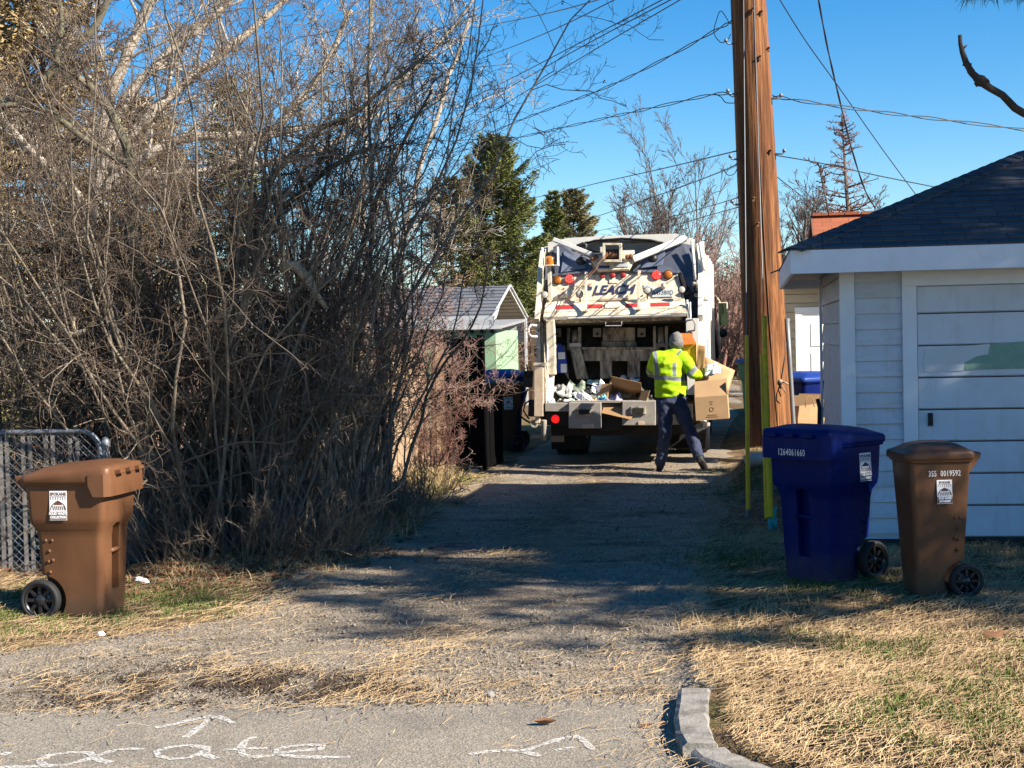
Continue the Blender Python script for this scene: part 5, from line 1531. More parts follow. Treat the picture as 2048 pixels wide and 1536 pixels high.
# controls and hoses hanging left of the mouth
mb = MB(); q = T4([(1046, 775), (1063, 775), (1065, 742), (1047, 742)], .12); mb.hexa(q, [p + Vector((0, .12, 0)) for p in q]); c = tp(1056, 744, .10); mb.lathe([(.06, -.02), (.07, 0), (.06, .02)], 16, M=Matrix.Translation(c) @ Matrix.Rotation(R_(80), 4, 'X')); mb.tube([c, tp(1053, 728, .1)], .012, 6)
q = T4([(1068, 710), (1073, 715), (1073, 692), (1068, 692)], .1); mb.hexa(q, [p + Vector((0, .1, 0)) for p in q]); mb.build('valve_box', M_hose, truck, .008)
mb = MB(); mb.tube([tp(1055, 778, .14), tp(1050, 795, .10), tp(1043, 815, .08), tp(1041, 832, .08), tp(1050, 840, .08), tp(1062, 846, .1)], .014, 8); mb.tube([tp(1060, 800, .14), tp(1050, 808, .1), tp(1047, 822, .1), tp(1058, 838, .1)], .012, 8); q = T4([(1056, 833), (1070, 833), (1070, 800), (1057, 800)], .2); mb.hexa(q, [p + Vector((0, .15, 0)) for p in q])
mb.build('air_hose', M_hose, truck)
mb = MB(); c = tp(1068, 848, .05); mb.lathe([(.0001, .01), (.03, .01), (.055, .03), (.06, 0), (.055, -.04), (.0001, -.06)], 18, M=Matrix.Translation(c) @ Matrix.Rotation(R_(85), 4, 'X')); mb.build('round_lamp', M_tgrey, truck)
mb = MB(); mb.tube([tp(1088, 840, .05), tp(1088, 880, .12)], .04, 8); mb.box(tp(1078, 873, .3), (.22, .12, .05)); mb.build('lower_bracket', M_tgrey, truck, .006)
# left folded tarp edge beside the beacon
slab([(1075, 605), (1085, 590), (1092, 540), (1090, 530), (1083, 548), (1072, 590)], [.9, .7, .7, .8, .9, .95], .03, 'rubber_curtain', M_tnavy)
mb = MB(); P = [tp(x, y, .95) for x, y in ((1150, 500), (1156, 492), (1166, 488), (1172, 490), (1170, 498), (1162, 503))]; mb.tube(P, .03, 8); mb.tube([tp(1170, 502, .95), tp(1182, 499, .9), tp(1196, 503, .9), tp(1205, 500, .9)], .02, 8); mb.build('hose_bundle', M_hose, truck)
mb = MB(); q = T4([(1200, 505), (1206, 505), (1206, 494), (1200, 494)], .7); mb.hexa(q, [p + Vector((0, .1, 0)) for p in q]); q = T4([(1244, 501), (1268, 500), (1268, 508), (1244, 509)], .72); mb.hexa(q, [p + Vector((0, .1, 0)) for p in q]); mb.build('mast_block', M_tw2, truck, .006)
# cab
mb = MB(); mb.prism([Vector((-1.15, 6.35, .7)), Vector((-1.15, 8.3, .7)), Vector((-1.15, 8.3, 1.7)), Vector((-1.15, 8.0, 2.55)), Vector((-1.15, 6.35, 2.6))], (2.30, 0, 0)); cab = mb.build('cab', M_maroon, truck, .04)
mb = MB(); mb.box2((1.153, 6.5, 1.0), (1.16, 6.75, 2.5)); mb.build('white_stripe', M_tw2, cab)
mb = MB(); mb.prism([Vector((1.152, 6.95, 1.75)), Vector((1.152, 8.0, 1.75)), Vector((1.152, 7.8, 2.4)), Vector((1.152, 6.95, 2.4))], (.006, 0, 0)); mb.build('side_window', pm('dark_glass', (.02, .025, .03), .08, spec=.8), cab)
mz = lambda x, y: tp(x, y, 7.6)
mb = MB(); mb.box2(mz(1437, 652) + Vector((0, -.03, 0)), mz(1455, 604) + Vector((0, .03, 0))); mr = mb.build('mirror', M_tw, truck, .01)
mb = MB(); mb.box2(mz(1439, 650) + Vector((0, -.036, 0)), mz(1453, 606) + Vector((0, -.031, 0))); mb.build('mirror_glass', pm('mirror_glass', (.05, .07, .05), .02, metal=1.0, spec=1), mr)
mb = MB(); c = mz(1446, 666); mb.lathe([(.0001, .03), (.06, .02), (.085, 0), (.0001, -.02)], 20, M=Matrix.Translation(c) @ Matrix.Rotation(R_(90), 4, 'X')); mb.build('round_mirror', M_hose, truck)
mb = MB(); a_ = mz(1437, 595); mb.tube([mz(1408, 593), mz(1432, 592), mz(1440, 604)], .014, 6); mb.tube([mz(1436, 625), mz(1440, 700), mz(1446, 718)], .02, 6); mb.build('mirror_arm', M_tw, truck)
mb = MB()
for x in (1422, 1429): mb.tube([mz(x, 655), mz(x + 7, 716)], .022, 6)
mb.build('grab_rail', M_tblk, truck)
mb = MB(); mb.box2(mz(1426, 676), mz(1434, 716) + Vector((0, .2, 0))); mb.box2(tpx(1414, 690, 1.17) + Vector((0, 0, -.4)), Vector((1.24, 7.9, 1.2))) if False else None
mb.build('cab_step', M_tblk, truck)

# ------------------------------------------------------------------ rubbish in the hopper (loose things)
TW = Matrix.Translation(TO) @ _TR.to_4x4()
def tw(px, py, d): return TW @ tp(px, py, d)
def trash_mass():
    n, m_ = 60, 34
    V = []
    for j in range(m_):
        for i in range(n):
            x = -1.06 + 2.12 * i / (n - 1); y = .10 + 1.05 * j / (m_ - 1)
            z = .78 + .13 * math.sin(j / (m_ - 1) * 2.6) + .13 * noise.noise(Vector((x * 3.2, y * 3.2, 1.7))) + .08 * noise.noise(Vector((x * 9, y * 9, 4))) + .04 * noise.noise(Vector((x * 22, y * 22, 2)))
            z += .10 * max(0, y - .5)
            V.append(TW @ Vector((x, y, max(z + .05, .6))))
    F = [(j * n + i, j * n + i + 1, (j + 1) * n + i + 1, (j + 1) * n + i) for j in range(m_ - 1) for i in range(n - 1)]
    m, t, p = base_mat('mixed_refuse', .8)
    v = coords(t); vo = t.nodes.new('ShaderNodeTexVoronoi'); vo.inputs['Scale'].default_value = 17; t.links.new(v, vo.inputs['Vector'])
    sep = t.nodes.new('ShaderNodeSeparateColor'); t.links.new(vo.outputs['Color'], sep.inputs[0])
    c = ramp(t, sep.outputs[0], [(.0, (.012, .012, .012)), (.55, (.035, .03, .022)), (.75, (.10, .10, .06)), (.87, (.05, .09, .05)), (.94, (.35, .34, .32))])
    t.links.new(c, p.inputs['Base Color']); bumpn(t, p, noisen(t, v, 40, 4, .6), .6, .02)
    return npmesh('refuse', np.array([tuple(q) for q in V]), np.array(F), m, smooth=False)
tag(trash_mass(), 'dark mixed refuse lying in the truck hopper', 'refuse', kind='stuff')
M_paper = pm('white_paper', (.78, .78, .80), .7, .05, 9)
M_cyan = pm('light_blue_plastic', (.16, .50, .72), .4, .1, 6)
M_violet = pm('lilac_bag', (.50, .44, .56), .5, .1, 5)
M_mint = pm('pale_mint_card', (.45, .62, .55), .6)
def sheet_thing(name, label, cat, pts, m, wob=.015, seed=1):
    """crumpled flat piece: quad corners given, subdivided and creased, with thickness"""
    a, b, c, d = [Vector(p) for p in pts]; n = 7; V = []
    for j in range(n):
        for i in range(n):
            u, v = i / (n - 1), j / (n - 1)
            p = a.lerp(b, u).lerp(d.lerp(c, u), v)
            nr = (b - a).cross(d - a).normalized()
            V.append(p + nr * (wob * 2 * noise.noise(Vector((u * 3 + seed, v * 3, seed * 1.7)))))
    o = npmesh(name, np.array([tuple(q) for q in V]), np.array([(j * n + i, j * n + i + 1, (j + 1) * n + i + 1, (j + 1) * n + i) for j in range(n - 1) for i in range(n - 1)]), m, smooth=True)
    s = o.modifiers.new('solid', 'SOLIDIFY'); s.thickness = .004
    return tag(o, label, cat)
sheet_thing('paper_strip', 'curved white paper strip standing up at the hopper sill', 'paper', [tw(1160, 803, .10), tw(1190, 803, .12), tw(1172, 784, .2), tw(1140, 786, .2)], M_paper, .03, 2)
sheet_thing('paper_strip', 'upright white paper strip right of the curved one', 'paper', [tw(1180, 803, .08), tw(1190, 802, .09), tw(1164, 780, .16), tw(1156, 783, .16)], M_paper, .02, 5)
sheet_thing('plastic_wrapper', 'crumpled light blue wrapper on the hopper sill', 'wrapper', [tw(1196, 804, .08), tw(1214, 803, .08), tw(1212, 791, .13), tw(1198, 793, .14)], M_cyan, .06, 3)
sheet_thing('plastic_bag', 'crumpled lilac white bag beside the blue wrapper', 'bag', [tw(1208, 805, .06), tw(1250, 803, .06), tw(1238, 786, .3), tw(1222, 790, .3)], M_violet, .08, 8)
sheet_thing('paper_sheet', 'pale bent sheet lying against the blade left of the fingers', 'paper', [tw(1173, 767, .7), tw(1196, 769, .7), tw(1204, 760, .8), tw(1176, 759, .8)], M_mint, .03, 9)
sheet_thing('paper_sheet', 'white sheet tilted under the blade beside the worker', 'paper', [tw(1258, 757, .55), tw(1272, 768, .5), tw(1281, 757, .6), tw(1262, 755, .65)], M_paper, .02, 10)
sheet_thing('card_sheet', 'pale mint card at the left end of the sill', 'card', [tw(1126, 804, .1), tw(1150, 804, .1), tw(1148, 796, .18), tw(1130, 799, .18)], M_mint, .02, 12)
sheet_thing('paper_scrap', 'small orange white scrap in the middle of the sill', 'paper', [tw(1180, 804, .06), tw(1196, 803, .06), tw(1194, 797, .1), tw(1182, 799, .1)], pm('peach_scrap', (.62, .38, .22), .7), .02, 13)
sheet_thing('plastic_sheet', 'white plastic film in the lower left corner of the hopper', 'plastic', [tw(1093, 806, .15), tw(1112, 805, .1), tw(1106, 797, .3), tw(1096, 796, .35)], M_paper, .04, 14)
c = tw(1247, 757, .7); mb = MB(); mb.lathe([(.0001, -.05), (.03, -.045), (.05, -.01), (.05, .02), (.03, .05), (.0001, .055)], 16); o = mb.build('jar', pm('clear_grey_jar', (.45, .47, .48), .15, spec=.7)); o.location = c; tag(o, 'small pale jar glinting under the packer blade', 'jar')
for i, (q, dd, sz, lab) in enumerate((((1150, 775), .6, 22, 'grey green plastic bag lying deep in the left of the hopper'), ((1200, 778), .5, 20, 'pale crumpled paper in the middle of the hopper load'), ((1232, 772), .55, 16, 'brownish crumpled wrapper in the middle of the load'), ((1126, 782), .45, 20, 'dull white crumpled sheet by the left hopper wall'), ((1290, 790), .35, 18, 'dark bag behind the right step box'))):
    sheet_thing('crumpled_litter', lab, 'litter', [tw(q[0] - sz, q[1] + 7, dd - .06), tw(q[0] + sz * .8, q[1] + 9, dd - .1), tw(q[0] + sz, q[1] - 8, dd + .08), tw(q[0] - sz * .7, q[1] - 9, dd + .1)], (pm('greygreen_film', (.20, .24, .18), .4), M_paper, pm('brown_wrapper', (.25, .16, .09), .6), pm('dull_white_film', (.45, .45, .43), .5), M_hose)[i], .10, 40 + i)
# blue and white carton stuck on the left wall
r = thing('carton', 'blue carton with white squares standing at the left hopper wall', 'carton', tw(1117, 746, .62), R_(TYAW + 6))
mb = MB(); mb.prism([Vector((-.12, 0, 0)), Vector((.13, 0, 0)), Vector((.12, .02, .24)), Vector((.05, .03, .42)), Vector((-.10, .02, .44))], (0, .10, 0)); mb.build('carton_body', pm('royal_blue_card', (.015, .05, .36), .5), r)
mb = MB(); mb.box2((-.115, -.006, .005), (-.03, 0, .13)); mb.box2((.035, -.006, .005), (.12, 0, .13)); mb.box2((-.11, -.004, .21), (-.06, .01, .26)); mb.box2((-.0, -.004, .2), (.10, .012, .30)); mb.build('white_panel', M_paper, r)
# cardboard box in the hopper
b_ = tw(1252, 806, .34)
open_box('cardboard_box', 'open brown cardboard box tipped over inside the hopper', (b_.x, b_.y, .84), 0, (.46, .34, .26), flap=(75, 20, 110, 60), mats=M_cardd, rot=(R_(62), R_(12), R_(-20)), marks=False)
sheet_thing('cardboard_sheet', 'torn tan cardboard sheet leaning behind the tipped box', 'cardboard', [tw(1212, 800, .3), tw(1262, 797, .3), tw(1272, 768, .45), tw(1222, 786, .5)], M_card, .02, 21)
# ------------------------------------------------------------------ the collector
PYD = 20.0
pr_loc = gp(1352, 946); pr_loc = Vector((at(1350, 900, PYD).x, PYD, 0))
person = thing('person', 'worker in a yellow green reflective jacket, grey beanie and dark jeans lifting boxes', 'person', pr_loc)
def pp(x, y, dy=0.0): return at(x, y, PYD + dy) - pr_loc
def ell_rings(mb, spec, n=20, tiltx=0):
    rings = []
    for c, rx, ry in spec:
        rings.append([c + Vector((rx * math.cos(2 * math.pi * i / n), ry * math.sin(2 * math.pi * i / n), tiltx * math.sin(2 * math.pi * i / n) * ry)) for i in range(n)])
    mb.loft(rings)
def fuse(mb, name, m, vox, smooth=6, wr=0.0, ws=9, seed=0):
    o = mb.build(name, m, person)
    r = o.modifiers.new('r', 'REMESH'); r.mode = 'VOXEL'; r.voxel_size = vox
    s = o.modifiers.new('s', 'SMOOTH'); s.iterations = smooth; s.factor = .5
    dg = bpy.context.evaluated_depsgraph_get(); dg.update()
    me = bpy.data.meshes.new_from_object(o.evaluated_get(dg)); o.modifiers.clear(); o.data = me
    if not me.materials: me.materials.append(m)
    if wr:
        ns = [v.normal.copy() for v in me.vertices]
        for v, nn in zip(me.vertices, ns):
            q = v.co
            k = noise.noise(Vector((q.x * ws, q.y * ws, q.z * ws * 1.7 + seed))) + .5 * noise.noise(Vector((q.x * ws * 2.2 + 5, q.y * ws * 2.2, q.z * ws * 3 + seed)))
            v.co = q + nn * wr * k
    for p in me.polygons: p.use_smooth = True
    return o
M_skin = pm('warm_skin', (.30, .17, .105), .55, .06, 20)
M_jean = pm('dark_blue_jeans', (.028, .038, .075), .85, .22, 7, bump=.2, bs=200)
M_boot = pm('black_work_boots', (.022, .020, .019), .6, .2, 10)
M_beanie = pm('grey_knit_beanie', (.165, .160, .150), .9, .15, 30, bump=.6, bs=120)
M_glove = pm('brown_work_gloves', (.10, .06, .04), .8, .15, 15)
# joints
hipL, kneeL, ankL = pp(1329, 806, .0), pp(1331, 866, -.06), pp(1320, 927, .08)
hipR, kneeR, ankR = pp(1356, 806, -.02), pp(1380, 862, -.10), pp(1398, 913, -.28)
waist, chest, neckb, headc = pp(1343, 790), pp(1338, 735, -.02), pp(1350, 703, .05), pp(1352, 684, .10)
shL, elL, wrL = pp(1311, 716, -.02), pp(1303, 744, .20), pp(1340, 752, .34)
shR, elR, wrR = pp(1368, 718, -.04), pp(1387, 747, -.14), pp(1401, 753, .02)
haR = pp(1407, 757, .07); haL = pp(1352, 750, .36)
def hand(mb, w_, palm, dirv, side, curl=1.0):
    """palm, four bent fingers of unequal length and a thumb from the side of the palm"""
    d = dirv.normalized(); s = d.cross(Vector((0, 0, 1))).normalized(); u = s.cross(d)
    mb.tube([w_, w_.lerp(palm, .4), palm, palm + d * .045], [.028, .034, .042, .030], 10)
    for i, L in enumerate((.066, .078, .074, .058)):
        b0 = palm + d * .035 + u * (.030 - .020 * i)
        k1 = b0 + d * L * .5 + s * side * .012; k2 = k1 + d * L * .22 + s * side * L * .38 * curl; k3 = k2 - d * L * .12 + s * side * L * .40 * curl
        mb.tube([b0, k1, k2, k3], [.0105, .010, .0092, .007], 8)
    t0 = palm + u * .036 - d * .005
    mb.tube([t0, t0 + u * .025 + d * .022 + s * side * .012, t0 + u * .028 + d * .05 + s * side * .03], [.013, .0115, .008], 8)
# body: head, neck, arms, hands in one skin
mb = MB()
ell_rings(mb, [(headc + Vector((0, .0, -.125)), .035, .04), (headc + Vector((.0, .02, -.10)), .055, .07), (headc + Vector((0, .012, -.05)), .068, .088), (headc, .074, .096), (headc + Vector((0, -.005, .05)), .072, .092), (headc + Vector((0, -.01, .09)), .05, .06), (headc + Vector((0, -.01, .108)), .015, .02)])
fw = Vector((.35, .93, 0)).normalized(); sw = Vector((fw.y, -fw.x, 0))
mb.tube([headc + fw * .085 + Vector((0, 0, .015)), headc + fw * .118 + Vector((0, 0, -.03)), headc + fw * .09 + Vector((0, 0, -.04))], [.010, .016, .012], 8)   # nose
mb.tube([headc + fw * .075 + sw * .03 + Vector((0, 0, -.072)), headc + fw * .098 + Vector((0, 0, -.070)), headc + fw * .075 - sw * .03 + Vector((0, 0, -.072))], [.008, .012, .008], 8)   # mouth
for s in (-1, 1):
    e = headc + sw * s * .075 + Vector((0, 0, -.015)); mb.lathe([(.0001, -.008), (.022, -.008), (.026, 0), (.018, .008), (.0001, .006)], 12, M=Matrix.Translation(e) @ Matrix.Rotation(R_(80), 4, 'Y'))
    mb.lathe([(.0001, -.008), (.012, 0), (.0001, .008)], 10, M=Matrix.Translation(headc + fw * .078 + sw * s * .03 + Vector((0, 0, .005))))
mb.tube([headc + Vector((0, 0, -.08)), neckb, neckb.lerp(chest, .4), chest, waist, (hipL + hipR) / 2], [.055, .06, .10, .12, .12, .12], 12)
for sh_, el_, wr_ in ((shL, elL, wrL), (shR, elR, wrR)):
    mb.tube([chest.lerp(neckb, .5), sh_, sh_.lerp(el_, .5), el_, el_.lerp(wr_, .35), wr_], [.07, .065, .05, .042, .042, .028], 12)
for h_, k_, a_ in ((hipL, kneeL, ankL), (hipR, kneeR, ankR)):
    mb.tube([(hipL + hipR) / 2, h_, h_.lerp(k_, .5), k_, k_.lerp(a_, .3), a_], [.09, .085, .068, .052, .054, .036], 12)
fuse(mb, 'body', M_skin, .011, 3)
mb = MB(); hand(mb, wrR, haR, Vector((.5, .6, -.1)), 1); mb2 = mb
fuse(mb, 'glove', M_glove, .0055, 2)
mb = MB(); hand(mb, wrL, haL, Vector((.8, .4, .2)), -1); fuse(mb, 'glove', M_glove, .0055, 2)
# beanie pulled low
mb = MB(); tl = Vector((.02, -.012, 0))
ell_rings(mb, [(headc + Vector((.0, -.03, -.078)), .070, .062), (headc + Vector((0, -.012, -.04)), .088, .102), (headc + Vector((0, -.005, .02)), .094, .112), (headc + Vector((0, -.012, .07)), .084, .098), (headc + Vector((.006, -.018, .112)), .064, .072), (headc + Vector((.016, -.02, .140)), .020, .022)])
fuse(mb, 'beanie', M_beanie, .011, 4, .006, 16)
mb = MB(); ell_rings(mb, [(headc + Vector((.0, -.028, -.085)), .078, .072), (headc + Vector((0, -.014, -.045)), .100, .114), (headc + Vector((0, -.008, -.012)), .102, .118), (headc + Vector((0, -.008, .0)), .096, .112)]); fuse(mb, 'beanie_cuff', pm('grey_knit_cuff', (.12, .115, .105), .95, .2, 40, bump=.8, bs=150), .011, 2, .004, 25)
# high collar
# jacket
def jacket_mat():
    m, t, p = base_mat('hi_vis_jacket', .75, 0, .2)
    v = coords(t)
    base = ramp(t, noisen(t, v, 7, 4, .6), [(.3, (.30, .52, .008)), (.7, (.40, .64, .014))])
    sep = t.nodes.new('ShaderNodeSeparateXYZ'); t.links.new(v, sep.inputs[0])
    def slab_(pt, nrm, hw, rad=None):
        d = t.nodes.new('ShaderNodeVectorMath'); d.operation = 'SUBTRACT'; t.links.new(v, d.inputs[0]); d.inputs[1].default_value = pt
        q = t.nodes.new('ShaderNodeVectorMath'); q.operation = 'DOT_PRODUCT'; t.links.new(d.outputs[0], q.inputs[0]); q.inputs[1].default_value = nrm
        f = mathn(t, 'LESS_THAN', mathn(t, 'ABSOLUTE', q.outputs['Value']), hw)
        if rad:
            l = t.nodes.new('ShaderNodeVectorMath'); l.operation = 'LENGTH'; t.links.new(d.outputs[0], l.inputs[0])
            f = mathn(t, 'MULTIPLY', f, mathn(t, 'LESS_THAN', l.outputs['Value'], rad))
        return f
    b0 = pp(1335, 756)
    torso = mathn(t, 'MULTIPLY', slab_(b0, Vector((.10, 0, 1)).normalized(), .028), mathn(t, 'LESS_THAN', sep.outputs[0], pp(1370, 750).x))
    up = mathn(t, 'GREATER_THAN', sep.outputs[2], b0.z - .02)
    st1 = mathn(t, 'MULTIPLY', slab_(pp(1311, 730), Vector((1, 0, .05)).normalized(), .024, .28), up)
    st2 = mathn(t, 'MULTIPLY', slab_(pp(1346, 738), Vector((1, 0, .0)).normalized(), .027, .20), up)
    a_, b_ = pp(1345, 722), pp(1357, 708); dd = (b_ - a_).normalized(); nn = Vector((-dd.z, 0, dd.x))
    st3 = mathn(t, 'MULTIPLY', slab_(pp(1351, 715), nn.normalized(), .027, .13), up)
    d1 = (wrR - elR).normalized().lerp((elR - shR).normalized(), .6).normalized()
    sl1 = slab_(pp(1381, 743, -.11), d1, .030, .16)
    d2 = (elL - shL).normalized(); sl2 = slab_(shL.lerp(elL, .75), d2, .03, .12)
    f = torso
    for q in (st1, st2, st3, sl1, sl2): f = mathn(t, 'MAXIMUM', f, q)
    c = mixc(t, f, base, (.20, .21, .23))
    t.links.new(c, p.inputs['Base Color'])
    return m
M_jack = jacket_mat()
mb = MB()
ell_rings(mb, [(pp(1340, 794, .0), .205, .145), (pp(1341, 785, .0), .212, .155), (pp(1340, 765, -.01), .205, .155), (pp(1338, 745, -.02), .215, .165), (pp(1338, 726, -.02), .228, .165), (pp(1340, 712, .0), .215, .14), (pp(1346, 704, .03), .13, .11), (pp(1349, 698, .05), .080, .085)])
mb.tube([pp(1345, 715), shR + Vector((-.01, 0, .01)), shR.lerp(elR, .5), elR, elR.lerp(wrR, .6), wrR + Vector((-.005, 0, 0))], [.10, .105, .088, .084, .066, .05], 14)
mb.tube([pp(1335, 715), shL + Vector((.012, 0, 0)), shL.lerp(elL, .5), elL, elL.lerp(wrL, .6), wrL], [.10, .10, .085, .08, .062, .05], 14)
fuse(mb, 'jacket', M_jack, .013, 4, .017, 7.5, 3)
mb = MB()
for hp, kn, an, fl in ((hipL, kneeL, ankL, 1), (hipR, kneeR, ankR, -1)):
    mb.tube([(hipL + hipR) / 2 + Vector((0, 0, .09)), hp + Vector((0, 0, .0)), hp.lerp(kn, .5), kn, kn.lerp(an, .5), an + Vector((0, 0, -.02))], [.12, .122, .102, .084, .080, .074], 14)
ell_rings(mb, [(waist + Vector((0, 0, .03)), .185, .13), (waist + Vector((0, 0, -.07)), .195, .145), ((hipL + hipR) / 2, .19, .14), ((hipL + hipR) / 2 - Vector((0, 0, .05)), .15, .11)])
fuse(mb, 'trousers', M_jean, .013, 3, .015, 9, 7)
def boot(an, toe, heel, label=None):
    mb = MB(); d = (toe - heel); L = d.length; d.normalize(); up = (an - heel.lerp(toe, .25)).normalized(); s = d.cross(up).normalized()
    mb.tube([an + up * .09, an + up * .02, heel.lerp(toe, .22) + up * .055], [.058, .056, .058], 12)
    mb.tube([heel + up * .045 + d * .03, heel.lerp(toe, .4) + up * .05, heel.lerp(toe, .75) + up * .04, toe + up * .035 - d * .02], [.042, .050, .050, .036], 12)
    mb.hexa([heel - s * .036, heel + s * .036, toe + s * .040, toe - s * .040], [p + up * .03 for p in (heel - s * .036, heel + s * .036, toe + s * .040, toe - s * .040)])
    fuse(mb, 'boot', M_boot, .011, 2)
fl_ = Vector((0, 0, 1))
hl = pp(1317, 944, .0); hl.z = 0.012; tl_ = hl + Vector((.05, .27, 0)); boot(ankL + Vector((0, 0, -.03)), tl_, hl)
toeR = Vector((gp(1411, 946).x, gp(1411, 946).y, 0)) - pr_loc; toeR = Vector((pp(1413, 940, -.15).x, -.15, .012)); heR = pp(1402, 924, -.36); heR.z = max(heR.z, .16)
boot(ankR + Vector((0, 0, -.02)), toeR, heR)
mb = MB(); c = pp(1360, 791, -.10); mb.box(c, (.10, .06, .035), (0, 0, .3)); mb.build('belt', M_boot, person, .006)
# what he carries
bx = at(1426, 838, 19.78)
open_box('cardboard_box', 'large worn cardboard box with a creased flap, carried at the worker right side', (bx.x, bx.y, bx.z), R_(-10), (.43, .34, .305), flap=(-30, 28, None, 20), flen=.72, rot=(0, R_(-3), R_(-10)))
sheet_thing('cardboard_sheet', 'wide brown cardboard sheet sticking out right of the carried box', 'cardboard', [at(1404, 772, 20.0), at(1456, 783, 19.95), at(1470, 741, 20.1), at(1408, 712, 20.1)], M_card, .01, 31)
sheet_thing('paper_sheet', 'bundle of white paper lying on top of the carried box', 'paper', [at(1409, 752, 19.90), at(1440, 747, 19.9), at(1434, 726, 20.0), at(1410, 733, 20.0)], M_paper, .03, 32)
sheet_thing('paper_sheet', 'smaller loose white sheet right of the paper bundle on the box', 'paper', [at(1424, 749, 19.86), at(1441, 746, 19.86), at(1440, 731, 19.95), at(1424, 735, 19.95)], M_paper, .015, 33)
sheet_thing('cardboard_sheet', 'upright dark cardboard panel held against the worker shoulder', 'cardboard', [at(1390, 768, 20.02), at(1408, 764, 20.0), at(1411, 692, 20.05), at(1392, 690, 20.1)], M_cardd, .008, 34)
cc = at(1379, 742, 20.10)
r = thing('carton', 'orange and yellow carton held up beside the worker head', 'carton', cc, R_(-16))
M_yc = pm('yellow_card', (.68, .34, .01), .5, .1, 5); M_oc = pm('orange_card', (.62, .14, .025), .5, .1, 6)
mb = MB(); mb.box2((-.09, 0, 0), (.085, .20, .36)); mb.build('carton_body', M_yc, r, .004)
mb = MB(); q = [Vector((-.10, -.03, .355)), Vector((.10, -.03, .36)), Vector((-.0, .18, .49)), Vector((-.20, .16, .50))]; mb.hexa(q, [p + Vector((0, .01, .012)) for p in q]); mb.build('lid_flap', M_oc, r)
mb = MB(); q = [Vector((.087, -.0, .0)), Vector((.10, -.02, .0)), Vector((.10, -.02, .36)), Vector((.087, 0, .36))]; mb.hexa(q, [p + Vector((.03, .20, 0)) for p in q]); mb.build('side_flap', M_card, r)
# ------------------------------------------------------------------ bare branches: vectorised growth
def norm(v): return v / np.maximum(np.linalg.norm(v, axis=-1, keepdims=True), 1e-9)
def walk(rng, P, D, L, R, k, wig, trop, taper=.35, kink=0.0):
    """polylines of k points from starts P along D, lengths L, radii R"""
    n = len(P); pts = np.zeros((n, k, 3)); rad = np.zeros((n, k)); pts[:, 0] = P; d = D.copy()
    st = (L / (k - 1))[:, None]
    for i in range(1, k):
        d = norm(d + rng.normal(0, wig, (n, 3)) + np.array([0, 0, trop]))
        pts[:, i] = pts[:, i - 1] + d * st
    u = np.linspace(0, 1, k)[None]
    rad = R[:, None] * (1 - (1 - taper) * u)
    return pts, rad
def sprout(rng, pts, rad, m, lo, hi, ang, ratio, rr, up=0.0, lmin=.05, droop=0.0, cap=None):
    """m children on each polyline"""
    n, k, _ = pts.shape
    t = rng.uniform(lo, hi, (n, m)); f = t * (k - 1); i = np.minimum(f.astype(int), k - 2); w_ = (f - i)[..., None]
    idx = np.arange(n)[:, None]
    a, b = pts[idx, i], pts[idx, i + 1]
    P = a * (1 - w_) + b * w_; T = norm(b - a)
    rv = rng.normal(0, 1, P.shape); rv = norm(rv - T * (rv * T).sum(-1, keepdims=True))
    an = np.radians(rng.normal(ang, 12, (n, m)))[..., None]
    D = norm(T * np.cos(an) + rv * np.sin(an) + np.array([0, 0, up]))
    Lp = np.linalg.norm(np.diff(pts, axis=1), axis=-1).sum(1)[:, None]
    L = np.maximum(Lp * ratio * (1.15 - .65 * t) * rng.uniform(.55, 1.25, (n, m)), lmin)
    r0 = rad[idx, i] * (1 - w_[..., 0]) + rad[idx, i + 1] * w_[..., 0]
    R = r0 * rr * rng.uniform(.75, 1.1, (n, m))
    if cap: R = np.minimum(R, cap)
    return P.reshape(-1, 3), D.reshape(-1, 3), L.ravel(), R.ravel()
def tubes(chunks, rmin=.0):
    """list of (pts, rad, sides) -> V, F"""
    Vs, Fs = [], []; off = 0
    for pts, rad, s in chunks:
        n, k, _ = pts.shape
        if n == 0: continue
        rad = np.maximum(rad, rmin)
        T = np.zeros_like(pts); T[:, 1:-1] = pts[:, 2:] - pts[:, :-2]; T[:, 0] = pts[:, 1] - pts[:, 0]; T[:, -1] = pts[:, -1] - pts[:, -2]; T = norm(T)
        ref = np.where(np.abs(T[..., 2:3]) < .85, np.array([0, 0, 1.0]), np.array([1.0, 0, 0]))
        ref = np.repeat(ref[:, :1], k, 1)
        X = norm(np.cross(ref, T)); Y = np.cross(T, X)
        a = 2 * np.pi * np.arange(s) / s
        ring = pts[:, :, None] + (X[:, :, None] * np.cos(a)[None, None, :, None] + Y[:, :, None] * np.sin(a)[None, None, :, None]) * rad[:, :, None, None]
        Vs.append(ring.reshape(-1, 3))
        b = (np.arange(n) * k * s)[:, None, None]; kk = (np.arange(k - 1) * s)[None, :, None]; j = np.arange(s)[None, None]; j2 = (j + 1) % s
        F = np.stack([b + kk + j, b + kk + j2, b + kk + s + j2, b + kk + s + j], -1).reshape(-1, 4) + off
        Fs.append(F); off += n * k * s
    return np.concatenate(Vs), np.concatenate(Fs)
def bark(name, a, b, rough=.9, sc=8):
    return pm(name, [(x + y) / 2 for x, y in zip(a, b)], rough, .38, sc, spec=.15, bump=.3, bs=40)
M_lil = bark('lilac_bark', (.095, .077, .058), (.26, .215, .165))
M_liltw = bark('lilac_twig', (.065, .047, .036), (.19, .145, .11))
M_moss = pm('mossy_old_bark', (.13, .118, .085), .95, .4, 9, dirt=(.12, .125, .05), ds=5, da=.6, bump=.5, bs=30)
M_paleb = pm('pale_maple_bark', (.36, .31, .25), .9, .2, 5, dirt=(.22, .17, .12), ds=5, da=.5)
